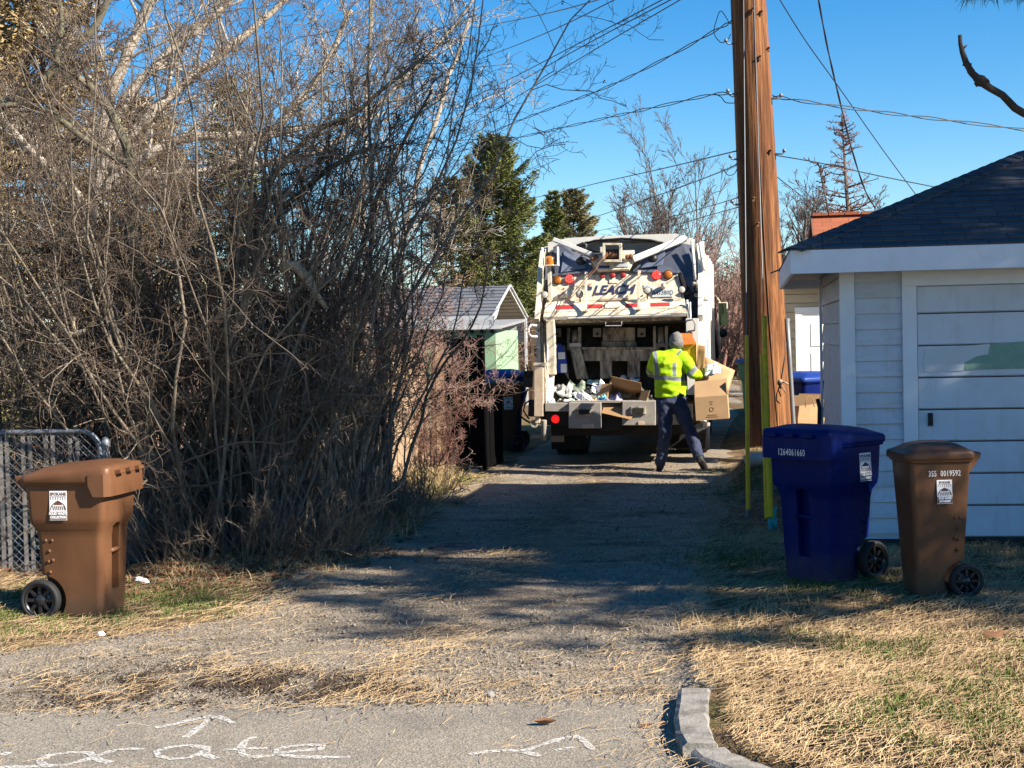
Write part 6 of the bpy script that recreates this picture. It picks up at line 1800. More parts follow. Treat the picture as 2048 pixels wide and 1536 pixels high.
M_redtw = bark('reddish_twig', (.12, .06, .05), (.26, .15, .12))
M_grtw = bark('grey_brown_twig', (.09, .072, .062), (.18, .145, .125))
M_bud = pm('dark_buds', (.05, .03, .03), .8, .3, 9)

def bush(name, label, cat, loc, seed, stems, height, spread, mats, levels, r0=.018, lean=(0, 0), group=None, base=.22, sides=(5, 4, 3, 3), tw_min=.0020, wig=.08, trop=.03, k0=9, buds=0, tmin=.003):
    rng = np.random.default_rng(seed)
    root = thing(name, label, cat, loc, 0, group)
    n = stems
    a = rng.uniform(0, 2 * np.pi, n); q = np.sqrt(rng.uniform(0, 1, n))
    P = np.stack([np.cos(a) * q * base, np.sin(a) * q * base, np.full(n, -.06)], -1)
    D = norm(np.stack([np.cos(a) * q * spread + lean[0], np.sin(a) * q * spread + lean[1], np.ones(n)], -1) + rng.normal(0, .05, (n, 3)))
    L = height * rng.uniform(.6, 1.08, n); R = r0 * rng.uniform(.55, 1.25, n)
    pts, rad = walk(rng, P, D, L, R, k0, wig, trop, .28)
    ch = [[(pts, rad, sides[0])], []]
    cur = (pts, rad)
    for li, lv in enumerate(levels):
        P, D, L, R = sprout(rng, cur[0], cur[1], lv['m'], lv.get('lo', .2), lv.get('hi', 1), lv['ang'], lv['ratio'], lv.get('rr', .55), lv.get('up', .15), lv.get('lmin', .05), cap=lv.get('cap'))
        R = np.maximum(R, tw_min)
        cur = walk(rng, P, D, L, R, lv.get('k', 5), lv.get('wig', .14), lv.get('trop', .03), .45)
        ch[1 if li >= 1 else 0].append((cur[0], cur[1], sides[min(li + 1, 3)]))
    V, F = tubes(ch[0], tmin); npmesh('trunk', V, F, mats[0], root, smooth=True)
    if ch[1]:
        V, F = tubes(ch[1], tw_min); V, F = [V], [F]
        if buds:
            tip = cur[0][:, -1][rng.integers(0, len(cur[0]), buds)]
            bx = rng.normal(0, 1, (buds * 3, 3)) * .010 + np.repeat(tip, 3, 0)
            o4 = np.array([[0, 0, 1], [1, 0, -.5], [-.6, .8, -.5], [-.6, -.8, -.5]]) * .009
            vb = (bx[:, None] + o4[None] * rng.uniform(.6, 1.5, (buds * 3, 1, 1))).reshape(-1, 3)
            b_ = np.arange(buds * 3)[:, None, None] * 4
            fb = (b_ + np.array([[0, 1, 2, 2], [0, 2, 3, 3], [0, 3, 1, 1], [1, 3, 2, 2]])[None]).reshape(-1, 4)
            # keep quads valid: use two triangles folded as quads with a split vertex
            fb = (b_ + np.array([[0, 1, 2, 3]])[None]).reshape(-1, 4)
            npmesh('crown', V[0], F[0], mats[1], root, smooth=True)
            tag(npmesh('dry_seed_heads', vb, fb, M_bud, root), kind='stuff')
        else:
            npmesh('crown', V[0], F[0], mats[1], root, smooth=True)
    return root

# --- the thicket: separate lilac clumps along the left of the alley
LV = [dict(m=10, lo=.12, ang=44, ratio=.31, rr=.52, up=.02, k=8, wig=.26, trop=.02), dict(m=8, lo=.10, ang=52, ratio=.42, rr=.6, up=.06, k=6, wig=.30, trop=.03), dict(m=5, lo=.15, ang=52, ratio=.5, rr=.7, up=.08, k=4, wig=.32)]
LVn = [dict(m=11, lo=.15, ang=30, ratio=.20, rr=.52, up=.10, k=7, wig=.18, trop=.05), dict(m=7, lo=.12, ang=42, ratio=.46, rr=.6, up=.12, k=5, wig=.24, trop=.04), dict(m=4, lo=.2, ang=46, ratio=.5, rr=.7, up=.12, k=4, wig=.28)]
LVs = [dict(m=8, lo=.12, ang=32, ratio=.34, rr=.6, up=.05, k=6, wig=.16), dict(m=6, lo=.15, ang=45, ratio=.45, rr=.62, up=.06, k=5, wig=.22), dict(m=3, lo=.2, ang=48, ratio=.5, rr=.7, up=.06, k=4, wig=.24)]
G = 'bare shrubs of the thicket'
lil = [
    # px, py of the foot, stems, height, lean x, lean y, label
    ((318, 1118), 16, 4.6, (-.10, .05), 'bare grey shrub clump standing right behind the brown cart'),
    ((408, 1122), 18, 5.2, (-.03, .0), 'tall bare shrub clump second from the brown cart, with tangled low twigs'),
    ((505, 1118), 20, 5.5, (.05, .02), 'tall bare shrub clump in the middle of the dark thicket'),
    ((585, 1108), 18, 5.4, (.06, .02), 'bare shrub clump leaning right with a broken pale stub'),
    ((655, 1092), 15, 5.5, (.09, .0), 'bare shrub clump near the lane with fanned upright stems'),
    ((712, 1072), 12, 5.3, (.12, .05), 'bare shrub clump at the lane edge whose fan of twigs reaches furthest right'),
    ((742, 1052), 4, 3.2, (-.06, .05), 'slim bare shrub clump beside the sunlit fence boards'),
]
for i, (q, st_, h, ln, lab) in enumerate(lil):
    p = gp(*q)
    bush('lilac_shrub', lab, 'shrub', (p.x, p.y + .15, 0), 20 + i, st_, h, .42 if i < 4 else .22, (M_lil, M_liltw), LV if i < 4 else LVn, .020, ln, G, base=.32, buds=130, wig=.15, trop=.055, k0=13)
# clumps behind the fence
for i, (px, Y, h, lab) in enumerate(((20, 13.9, 4.8, 'bare shrub pressed against the back of the gate at the picture edge'), (170, 13.7, 5.0, 'bare shrub between the gate and the mossy tree'), (90, 14.8, 4.6, 'bare shrub behind the gate at the far left'), (255, 14.6, 5.0, 'bare shrub behind the gate post'), (450, 15.4, 5.0, 'bare shrub behind the low grey fence'))):
    x = at(px, 900, Y).x
    bush('lilac_shrub', lab, 'shrub', (x, Y, 0), 60 + i, 15, h, .5, (M_lil, M_liltw), LV, .020, (0, 0), G, base=.35, wig=.12, trop=.06, k0=12)
# low brush at the thicket's foot
for i, (q, lab) in enumerate((((350, 1130), 'low scrubby twigs at the foot of the thicket near the cart'), ((480, 1128), 'low scrubby twigs at the foot of the thicket, middle'), ((610, 1118), 'low scrubby twigs at the foot of the thicket nearer the lane'), ((735, 1062), 'low dry brush at the lane corner of the thicket'), ((820, 1010), 'pale dry brush below the sunlit fence boards'))):
    p = gp(*q)
    bush('scrub', lab, 'shrub', (p.x, p.y, 0), 90 + i, 34, .95 if i < 3 else .7, 1.1, (M_lil, M_liltw), LVs[:2], .006, (0, -.1), 'low scrub under the thicket', base=.42, wig=.16)

# --- old orchard tree with mossy limbs, upper left
def limb_tree(name, label, cat, Y, limbs, mats, seed, twl, sides=8, twigs=True, loc=None, tw_min=.003):
    """limbs: list of ([(px,py,dY)...], r0, r1) traced as real branches at depth Y"""
    rng = np.random.default_rng(seed)
    b = loc if loc is not None else gp(*limbs[0][0][0][:2])
    root = thing(name, label, cat, b)
    mb = MB(); allp = []
    for ctrl, r0, r1 in limbs:
        C = [at(x, y, Y + d) - b for x, y, d in ctrl]
        P = []; n = len(C)
        for i in range(n - 1):
            p0, p1, p2, p3 = C[max(i - 1, 0)], C[i], C[i + 1], C[min(i + 2, n - 1)]
            for k in range(6):
                t = k / 6; P.append(.5 * ((2 * p1) + (p2 - p0) * t + (2 * p0 - 5 * p1 + 4 * p2 - p3) * t * t + (3 * p1 - p0 - 3 * p2 + p3) * t ** 3))
        P.append(C[-1]); N_ = len(P)
        P = [p + Vector((noise.noise(p * 2.3), noise.noise(p * 2.3 + Vector((7, 0, 0))), noise.noise(p * 2.3 + Vector((0, 9, 0))))) * .05 * min(1, i / 4) for i, p in enumerate(P)]
        R = [r0 + (r1 - r0) * (i / (N_ - 1)) ** .85 for i in range(N_)]
        mb.tube(P, R, sides)
        Q = np.array([tuple(p) for p in P]); f = np.linspace(0, N_ - 1, 10); i0 = np.minimum(f.astype(int), N_ - 2); w_ = (f - i0)[:, None]
        allp.append((Q[i0] * (1 - w_) + Q[i0 + 1] * w_, np.interp(f, np.arange(N_), R)))
    mb.build('trunk', mats[0], root)
    if twigs:
        cur = (np.stack([a for a, _ in allp]), np.stack([r for _, r in allp])); ch = []
        for li, lv in enumerate(twl):
            P, D, L, R = sprout(rng, cur[0], cur[1], lv['m'], lv.get('lo', .3), 1, lv['ang'], lv['ratio'], lv.get('rr', .5), lv.get('up', .1), cap=lv.get('cap'))
            cur = walk(rng, P, D, L, np.maximum(R, tw_min), lv.get('k', 5), lv.get('wig', .15), lv.get('trop', .02), .4)
            ch.append((cur[0], cur[1], 4 if li == 0 else 3))
        V, F = tubes(ch, tw_min); npmesh('crown', V, F, mats[1], root, smooth=True)
    return root
TW2 = [dict(m=14, lo=.2, ang=50, ratio=.30, rr=.4, up=.25, cap=.016, k=6), dict(m=8, lo=.15, ang=40, ratio=.5, rr=.6, up=.2, k=5), dict(m=5, lo=.15, ang=40, ratio=.5, rr=.65, up=.1, k=4)]
limb_tree('orchard_tree', 'old crooked tree with mossy dark limbs tangled in the thicket, upper left', 'tree', 13.6, [
    ([(352, 1100, .2), (345, 950, .2), (335, 800, .2), (300, 640, .1), (270, 520, 0), (262, 420, 0)], .10, .065),
    ([(300, 640, .1), (215, 540, -.1), (120, 500, -.2), (-20, 505, -.3)], .05, .025),
    ([(270, 500, 0), (262, 330, .1), (235, 240, .1), (170, 170, .1), (120, 130, 0), (128, 40, 0), (115, -60, 0)], .055, .018),
    ([(262, 330, 0), (170, 280, -.1), (90, 215, -.2), (0, 210, -.3), (-80, 230, -.3)], .035, .02),
    ([(-60, 240, .3), (40, 200, .3), (110, 130, .3), (180, 60, .3), (230, -40, .3)], .065, .030),
    ([(330, 780, .2), (400, 640, .3), (470, 540, .3), (560, 420, .3), (650, 340, .2), (760, 290, .2)], .055, .018),
    ([(470, 540, .3), (520, 420, .1), (560, 330, .1), (640, 260, .1), (760, 190, 0), (850, 120, 0)], .040, .014),
    ([(590, 880, .4), (640, 700, .4), (700, 560, .3), (740, 430, .3), (800, 300, .2), (860, 180, .2)], .040, .010),
    ([(690, 900, .5), (720, 650, .5), (740, 480, .4), (745, 300, .3), (735, 140, .3), (745, -20, .3)], .024, .010),
    ], (M_moss, M_liltw), 5, TW2, loc=gp(352, 1100))
# broken pale stubs inside the thicket
M_stub = pm('broken_pale_wood', (.50, .40, .26), .8, .25, 10)
for lab, ctrl, r0 in (('broken pale branch stub hanging at the centre of the thicket', [(560, 536, 0), (590, 530, 0), (618, 560, 0), (634, 592, 0), (655, 618, 0)], .045), ('broken pale forked stub at the left of the thicket', [(118, 645, 0), (130, 660, 0), (150, 668, 0), (172, 662, 0)], .03)):
    P = [at(x, y, 12.75) for x, y, _ in ctrl]; mb = MB(); mb.tube(P, [r0 * .8, r0, r0, r0 * .7, r0 * .4][:len(P)], 7)
    if len(P) == 4: mb.tube([P[2], at(146, 648, 12.7), at(150, 632, 12.7)], [.02, .016, .008], 6)
    o = mb.build('broken_branch', M_stub); tag(o, lab, 'branch')

# --- pale maple far behind, upper left
limb_tree('maple_tree', 'big bare maple with pale sunlit limbs spreading at the top left', 'tree', 24.0, [
    ([(120, 900, 0), (150, 620, 0), (185, 420, 0), (210, 230, 0), (260, 100, 0), (330, -60, 0)], .14, .08),
    ([(190, 400, 0), (240, 220, 0), (330, 110, .3), (440, 20, .5), (520, -80, .6)], .10, .045),
    ([(230, 300, 0), (330, 200, .3), (430, 120, .6), (560, 10, 1), (640, -60, 1)], .10, .04),
    ([(200, 380, 0), (330, 290, .2), (420, 270, .4), (520, 270, .8), (640, 250, 1.2), (760, 230, 1.5)], .10, .03),
    ([(215, 330, 0), (330, 350, .3), (450, 330, .6), (560, 250, .8), (650, 130, 1), (700, 20, 1)], .10, .04),
    ([(190, 420, 0), (60, 300, -.3), (-60, 160, -.5)], .08, .04),
    ([(480, 330, .5), (640, 300, 1.0), (800, 170, 1.2), (900, 60, 1.5), (960, -20, 1.5)], .06, .02),
    ([(720, 900, 1), (730, 600, 1), (728, 350, 1), (735, 150, 1), (750, -20, 1)], .05, .025),
    ([(840, 800, 1.5), (800, 560, 1.3), (830, 380, 1.2), (890, 180, 1.2), (940, 40, 1.2)], .06, .03),
    ], (M_paleb, M_paleb), 9, [dict(m=16, lo=.15, ang=48, ratio=.32, rr=.4, up=.12, cap=.03, k=6), dict(m=8, ang=42, ratio=.5, rr=.55, up=.1, k=5), dict(m=5, ang=42, ratio=.5, rr=.6, k=4)], loc=gp(120, 905), tw_min=.005)

# ------------------------------------------------------------------ leafy and needled trees
def leaf_mat(name, a, b, sc=.6, rough=.8):
    m, t, p = base_mat(name, rough, 0, .15)
    v = coords(t)
    geo = t.nodes.new('ShaderNodeNewGeometry')
    c = mixc(t, geo.outputs['Random Per Island'], a, b)
    c = mixc(t, ramp(t, noisen(t, v, sc, 3, .6), [(.35, 0), (.65, .55)]), c, [(x * .55 + y * .1) for x, y in zip(a, b)])
    t.links.new(c, p.inputs['Base Color'])
    return m
M_spruce = leaf_mat('spruce_needles', (.085, .11, .036), (.23, .23, .07))
M_pinefar = leaf_mat('far_pine_needles', (.13, .14, .06), (.27, .21, .11))
M_gold = leaf_mat('rusty_gold_foliage', (.24, .165, .075), (.46, .36, .19))
M_rustn = leaf_mat('rusty_cone_tips', (.12, .07, .04), (.22, .12, .07))
M_trunkd = pm('dark_trunk_bark', (.10, .07, .05), .95, .3, 5)
def tri_leaves(rng, C, D, ln, wd):
    """thin blades: centres C, directions D"""
    n = len(C); rv = norm(np.cross(D, rng.normal(0, 1, (n, 3))))
    l = (ln * rng.uniform(.6, 1.3, n))[:, None]; w_ = (wd * rng.uniform(.6, 1.3, n))[:, None]
    V = np.stack([C - rv * w_ * .5, C + D * l * .5 + rv * w_ * .1 - rv * w_ * .6, C + D * l, C + D * l * .5 + rv * w_ * .5], 1).reshape(-1, 3)
    F = np.arange(4 * n).reshape(n, 4)
    return V, F
def conifer(name, label, base, H, Rb, seed, mats, whorls=26, per=9, dens=1.0, droop=-.25, ln=.22, wd=.07, top=.0, bare=.08, shape=1.0, extra=None, hang=.0, group=None, cat='tree'):
    rng = np.random.default_rng(seed)
    root = thing(name, label, cat, base, 0, group)
    mb = MB(); mb.tube([(0, 0, -.2), (0, 0, H * .5), (0, 0, H * .98)], [H * .016, H * .010, .02], 8); mb.build('trunk', M_trunkd, root)
    Cs, Ds, br = [], [], []
    for w_ in range(whorls):
        u = w_ / (whorls - 1); z = H * (bare + (1 - bare) * u ** .9)
        rr = Rb * (1 - u) ** shape * rng.uniform(.72, 1.18) + .10
        for k in range(per):
            if rng.random() < .10: continue
            az = rng.uniform(0, 2 * np.pi); L = rr * rng.uniform(.55, 1.2)
            d = np.array([np.cos(az), np.sin(az), droop * (1 - u) + .55 * u])
            p0 = np.array([0, 0, z]); p1 = p0 + d * L * .6; p2 = p0 + d * L + np.array([0, 0, .18 * L])
            br.append(np.stack([p0, p1, p2]))
            m = int(dens * (12 + 46 * L))
            t = rng.uniform(.18, 1.0, m) ** .8; q = np.where(t[:, None] < .6, p0 + (p1 - p0) * (t / .6)[:, None], p1 + (p2 - p1) * ((t - .6) / .4)[:, None])
            side = np.array([-d[1], d[0], 0]); side /= np.linalg.norm(side)
            sp = rng.normal(0, 1, m) * (.15 * L * (1.08 - t) + .03)
            C = q + side[None] * sp[:, None] + np.array([0, 0, -1])[None] * np.abs(rng.normal(0, .07 * L + .03, m))[:, None]
            D = norm(d[None] * .8 + side[None] * np.sign(sp)[:, None] * .55 + rng.normal(0, .35, (m, 3)) + np.array([0, 0, -hang]))
            Cs.append(C); Ds.append(D)
    C, D = np.concatenate(Cs), np.concatenate(Ds)
    V, F = tri_leaves(rng, C, D, ln, wd); npmesh('crown', V, F, mats[0], root)
    B = np.stack(br); V, F = tubes([(B, np.tile(np.array([[.05, .03, .01]]) * H / 12, (len(B), 1)), 3)]); npmesh('limbs', V, F, M_trunkd, root)
    return root
def base_at(px, Y): c = at(px, 700, Y); return Vector((c.x, Y, 0))
def h_at(px, py, Y): return at(px, py, Y).z
Y_ = 46; conifer('spruce_tree', 'tall dense green conifer with a pointed top left of the truck', base_at(1000, Y_), h_at(998, 278, Y_), 2.15, 1, (M_spruce,), 40, 9, 4.6, ln=.15, wd=.034, shape=.55, bare=.03, hang=.1)
conifer('spruce_tree', 'shorter brown tinged conifer against the left side of the tall one', base_at(908, Y_ - 1), h_at(905, 362, Y_ - 1), 1.35, 2, (leaf_mat('brownish_conifer', (.12, .14, .045), (.29, .20, .10)),), 26, 8, 4.2, ln=.15, wd=.034, shape=.5, bare=.03)
conifer('spruce_tree', 'low dark conifer filling the gap just left of the truck beacon', base_at(1082, 49), h_at(1080, 482, 49), 1.3, 3, (M_spruce,), 20, 8, 4.2, ln=.15, wd=.034, shape=.4, bare=.03)
Y_ = 70; conifer('pine_tree', 'small distant brownish conifer right above the truck roof', base_at(1152, Y_), h_at(1147, 384, Y_), 1.75, 4, (M_pinefar,), 30, 9, 3.4, ln=.19, wd=.045, shape=.5, bare=.25)
conifer('pine_tree', 'thin distant conifer left of the small brownish one', base_at(1113, Y_ - 2), h_at(1112, 388, Y_ - 2), .85, 5, (M_spruce,), 24, 7, 4.0, ln=.19, wd=.045, shape=.6, bare=.25)
# golden evergreen behind the maple
conifer('cedar_tree', 'rusty gold evergreen glowing in the sun at the top left corner', base_at(70, 30), 9.6, 2.5, 6, (M_gold,), 34, 9, 2.2, ln=.20, wd=.045, shape=.3, hang=.5, bare=.10)
conifer('cedar_tree', 'second rusty gold evergreen behind the maple limbs', base_at(300, 33), 7.2, 1.7, 7, (M_gold,), 28, 8, 2.0, ln=.20, wd=.045, shape=.45, hang=.5, bare=.08)
conifer('spruce_tree', 'dark conifer top showing through the thicket twigs', base_at(470, 40), h_at(468, 165, 40), 1.5, 8, (M_spruce,), 30, 9, 1.4, ln=.18, wd=.04, shape=.6)
# yellow green shrub in the yard behind the gate
M_yg = leaf_mat('yellow_green_leaves', (.10, .13, .03), (.30, .30, .09))
def leaf_shrub(name, label, base, size, n, m, seed, ln=.09, wd=.06, cat='shrub'):
    rng = np.random.default_rng(seed); root = thing(name, label, cat, base)
    cl = rng.normal(0, 1, (26, 3)); cl = norm(cl) * rng.uniform(.25, .95, (26, 1)); cl[:, 2] = np.abs(cl[:, 2])
    C = cl[rng.integers(0, 26, n)] + rng.normal(0, .16, (n, 3)); C = C * np.array(size) * np.array([1, 1, .8]) + np.array([0, 0, size[2] * .12])
    C[:, 2] = np.abs(C[:, 2]) + .02
    V, F = tri_leaves(rng, C, norm(rng.normal(0, 1, (n, 3))), ln, wd); npmesh('crown', V, F, m, root)
    P = np.zeros((14, 3)); D = norm(rng.normal(0, .5, (14, 3)) + np.array([0, 0, 1.2])); pt, rd = walk(rng, P, D, np.full(14, size[2] * .9), np.full(14, .02), 5, .1, .02)
    V, F = tubes([(pt, rd, 4)]); npmesh('trunk', V, F, M_trunkd, root)
    return root
leaf_shrub('leafy_shrub', 'yellow green leafy shrub behind the thicket at the left edge', base_at(-20, 19), (1.3, 1.0, 2.3), 5000, M_yg, 3)
leaf_shrub('leafy_shrub', 'orange brown leafed shrub glimpsed behind the gate', base_at(150, 18.2), (.9, .7, 1.5), 2200, leaf_mat('orange_leaves', (.24, .08, .03), (.42, .20, .08)), 4)

# red twigged bush by the sunlit fence
LR_ = [dict(m=10, lo=.1, ang=38, ratio=.42, rr=.6, up=.0, k=6, wig=.16), dict(m=8, lo=.15, ang=46, ratio=.5, rr=.65, up=.0, k=5, wig=.2), dict(m=5, lo=.2, ang=48, ratio=.55, rr=.7, up=0, k=4, wig=.22)]
M_pinktw = bark('pinkish_twig', (.24, .15, .125), (.42, .29, .24))
bush('rose_shrub', 'reddish twiggy bush arching over the sunlit fence and the black gate', 'shrub', (-2.5, 17.8, 0), 71, 16, 2.9, .14, (M_redtw, M_pinktw), LR_, .011, (.40, 0), base=.32, trop=-.02, wig=.12)
bush('rose_shrub', 'taller pinkish twiggy bush behind the fence, left of the grey carport roof', 'shrub', (-2.15, 19.4, 0), 72, 20, 3.1, .14, (M_redtw, M_pinktw), LR_, .012, (.38, 0), base=.4, trop=-.03, wig=.12)
bush('rose_shrub', 'red stemmed bush with hips in front of the black gate', 'shrub', (at(856, 900, 19.2).x, 19.2, 0), 73, 6, 1.15, .26, (M_redtw, M_redtw), LR_, .008, (.02, 0), base=.15, trop=-.06, wig=.14, buds=120)

# bare trees behind the truck and the pole
TB = [dict(m=13, lo=.22, ang=36, ratio=.42, rr=.5, up=.22, k=6, wig=.1, trop=.06), dict(m=9, lo=.2, ang=38, ratio=.45, rr=.55, up=.2, k=5, wig=.14), dict(m=6, lo=.2, ang=40, ratio=.5, rr=.6, up=.12, k=4, wig=.16)]
def bare(label, px, py, Y, seed, stems=4, spread=.35, mats=None, mul=1.0, base=.2, r0=.09, lv=TB):
    b = base_at(px, Y); h = h_at(px, py, Y)
    return bush('bare_tree', label, 'tree', b, seed, stems, h * 1.02, spread, mats or (M_grtw, M_grtw), lv, r0, (0, 0), None, base, tw_min=.0078 * Y / 55, wig=.07, trop=.05, tmin=.010)
bare('bare tree with fine upright twigs above the right half of the truck roof, left one', 1300, 322, 52, 101, 4, .14)
bare('bare tree with fine twigs above the right end of the truck, right one', 1375, 345, 55, 102, 6, .2)
bare('lower reddish bare tree between the truck and the pole', 1435, 470, 48, 103, 9, .35, (M_redtw, M_pinktw))
bare('bare tree with pale twigs behind the right side of the pole', 1600, 372, 42, 104, 7, .35)
bare('thin bare tree just right of the pole above the roof edge', 1650, 400, 45, 105, 6, .4)
# deciduous conifer with bare drooping limbs
rng = np.random.default_rng(12)
b = base_at(1712, 44); H = h_at(1690, 226, 44)
lt = thing('larch_tree', 'bare larch with short ragged side limbs behind the red roof', 'tree', b)
mb = MB(); mb.tube([(0, 0, 0), (-.1, 0, H * .5), (-.32, 0, H)], [.14, .08, .015], 7); mb.tube([(-.05, 0, H * .45), (-.7, 0, H * .62), (-1.0, .1, H * .83)], [.06, .04, .012], 6); mb.build('trunk', M_trunkd, lt)
P, D, L = [], [], []
for i in range(150):
    u = rng.uniform(.42, 1); az = rng.uniform(0, 6.28)
    if i % 3 == 0: v_ = rng.uniform(.1, 1); P.append([-.05 - .95 * v_, .1 * v_, H * (.45 + .38 * v_)])
    else: P.append([-.32 * u ** 1.6, 0, H * u])
    D.append([np.cos(az), np.sin(az), .15]); L.append((1.15 - u) * 2.3 * rng.uniform(.5, 1.1) if i % 3 else rng.uniform(.2, .5))
P, D, L = np.array(P), norm(np.array(D)), np.array(L)
p1, r1 = walk(rng, P, D, L, np.full(150, .022), 6, .1, .05); P, D, L, R = sprout(rng, p1, r1, 9, .15, 1, 60, .30, .6, 0); p2, r2 = walk(rng, P, D, L, np.maximum(R, .010), 4, .15, .0)
V, F = tubes([(p1, r1, 4), (p2, r2, 3)], .010); npmesh('crown', V, F, M_redtw, lt, smooth=True)
# far thicket at the end of the lane
M_far1 = leaf_mat('far_brown_scrub', (.13, .085, .06), (.24, .17, .12)); M_far2 = leaf_mat('far_olive_foliage', (.07, .075, .03), (.17, .155, .07))
leaf_shrub('hedge_tree', 'distant brown leafless tree mass beside the truck mirror', base_at(1432, 62), (1.6, 1.5, 5.2), 16000, M_far1, 11, .28, .035, 'tree')
leaf_shrub('hedge_tree', 'distant olive green tree left of the pole', base_at(1473, 66), (1.1, 1.2, 4.8), 9000, M_far2, 12, .24, .09, 'tree')
leaf_shrub('hedge_tree', 'distant low brown brush at the end of the lane', base_at(1462, 58), (1.3, 1.2, 2.9), 8000, M_far1, 13, .22, .03, 'tree')
leaf_shrub('hedge_tree', 'distant olive tree mass peeking out right of the utility pole', base_at(1530, 70), (2.0, 1.5, 4.2), 9000, M_far2, 14, .26, .09, 'tree')
leaf_shrub('hedge_tree', 'distant hedge behind the carport and the evergreens', base_at(960, 52), (5.5, 1.5, 2.6), 12000, M_spruce, 16, .26, .09, 'tree')
# tiny far things in the lane
b = base_at(1466, 74); fh = thing('house', 'tiny far white house at the end of the lane beside the pole', 'house', b, R_(-9))
mb = MB(); mb.box2((-.9, 0, 0), (.5, 4, 1.1)); mb.build('wall', M_whited, fh); mb = MB(); mb.prism([Vector((-1.1, -.1, 1.1)), Vector((.7, -.1, 1.1)), Vector((.2, -.1, 1.55))], (0, 4.2, 0)); mb.build('roof', M_roofg, fh)
mb = MB(); mb.box2((-.4, -.02, .2), (-.1, 0, .8)); mb.build('door', pm('red_far_door', (.4, .08, .06), .6), fh)

# ------------------------------------------------------------------ ponderosa pine standing right of the view: it shades the yard
M_pneed = leaf_mat('long_pine_needles', (.035, .055, .018), (.08, .10, .035))
M_pbark = pm('orange_pine_bark', (.23, .11, .06), .95, .4, 3, dirt=(.05, .035, .03), ds=4, da=.8, bump=.7, bs=12, bd=.03)
def big_pine(label, base, H, seed, z0, rad, nb, dens):
    rng = np.random.default_rng(seed); root = thing('ponderosa_pine', label, 'tree', base)
    mb = MB(); mb.tube([(0, 0, -.2), (0, 0, H * .4), (.1, 0, H)], [.34, .26, .04], 14); mb.build('trunk', M_pbark, root)
    z = rng.uniform(z0, H, nb); u = (z - z0) / (H - z0); az = rng.uniform(0, 6.28, nb)
    L = rad * (1 - .72 * u) * rng.uniform(.6, 1.1, nb)
    P = np.stack([np.zeros(nb), np.zeros(nb), z], -1); D = norm(np.stack([np.cos(az), np.sin(az), np.full(nb, .08)], -1))
    p1, r1 = walk(rng, P, D, L, np.full(nb, .06), 8, .09, .02)
    P, D, L2, R = sprout(rng, p1, r1, 9, .3, 1, 42, .33, .45, .1); p2, r2 = walk(rng, P, D, L2, R, 5, .15, .04)
    P, D, L3, R = sprout(rng, p2, r2, 3, .3, 1, 45, .5, .6, .1); p3, r3 = walk(rng, P, D, L3, np.maximum(R, .008), 4, .15, .04)
    V, F = tubes([(p1, r1, 5), (p2, r2, 4), (p3, r3, 3)], .006); npmesh('limbs', V, F, M_pbark, root, smooth=True)
    tips = np.concatenate([p2[:, -1], p3[:, -1], p3[:, 2]]); td = np.concatenate([p2[:, -1] - p2[:, -2], p3[:, -1] - p3[:, -2], p3[:, 2] - p3[:, 1]])
    n = int(dens); C = np.repeat(tips, n, 0) + rng.normal(0, .05, (len(tips) * n, 3)); Dn = norm(np.repeat(norm(td), n, 0) * .5 + rng.normal(0, .6, (len(tips) * n, 3)))
    V, F = tri_leaves(rng, C, Dn, .26, .026); npmesh('crown', V, F, M_pneed, root)
    return root
PINES = [(9.3, 7.9, 11.5, 21, 4.0, 4.4, 80, 12), (14.2, 7.0, 13.0, 22, 4.8, 4.3, 64, 9), (12.2, 8.6, 12.0, 23, 4.4, 4.0, 52, 8)]  # first shows at top right; other two are unseen, added for their shade
pine = big_pine('tall ponderosa pine whose dark needles and dead branch hang into the top right corner', (PINES[0][0], PINES[0][1], 0), PINES[0][2], PINES[0][3], PINES[0][4], PINES[0][5], PINES[0][6], PINES[0][7])
big_pine('second ponderosa pine further right, unseen, added only to cast shade', (PINES[1][0], PINES[1][1], 0), PINES[1][2], PINES[1][3], PINES[1][4], PINES[1][5], PINES[1][6], PINES[1][7])
big_pine('third ponderosa pine, unseen, added only to cast shade', (PINES[2][0], PINES[2][1], 0), *PINES[2][2:])
# the pine's low branch whose needles show at the top right, and its dead twig
pb = Vector((PINES[0][0], PINES[0][1], 0))
mb = MB(); P = [Vector((-.2, 0, 5.6)), at(2400, -60, 9.6) - pb, at(2200, -35, 9.2) - pb, at(2060, -28, 9) - pb, at(1960, -22, 9) - pb]
mb.tube(P, [.07, .045, .03, .016, .006], 7); mb.build('low_branch', M_pbark, pine)
rng = np.random.default_rng(4); Cs, Ds = [], []
for q in ((1935, -16), (1965, -20), (1990, -22), (2035, -20), (2060, -18), (2090, -20), (2130, -20)):
    c = np.array(at(q[0], q[1], 9.0) - pb); k = 90
    Cs.append(np.repeat(c[None], k, 0) + rng.normal(0, .012, (k, 3))); Ds.append(norm(rng.normal(0, 1, (k, 3)) + np.array([-.2, 0, -.35])))
V, F = tri_leaves(rng, np.concatenate(Cs), np.concatenate(Ds), .115, .004); npmesh('needles', V, F, M_pneed, pine)
M_deadb = pm('dead_dark_bark', (.035, .027, .022), .95, .4, 14, bump=.6, bs=50)
dead = [(2090, 245, .2), (2047, 226, .1), (2030, 216, .08), (2005, 190, .05), (1980, 176, 0), (1962, 163, 0), (1944, 146, 0), (1932, 125, 0), (1925, 105, 0), (1921, 88, 0), (1920, 70, 0)]
P = [at(x, y, 9 + d) - pb for x, y, d in dead]; far = [Vector((-.2, .1, 4.9)), at(2300, 250, 9.4) - pb]
mb = MB(); mb.tube(far + P, [.07, .04, .026, .024, .024, .022, .022, .026, .021, .019, .016, .013, .012][:len(far + P)], 9)
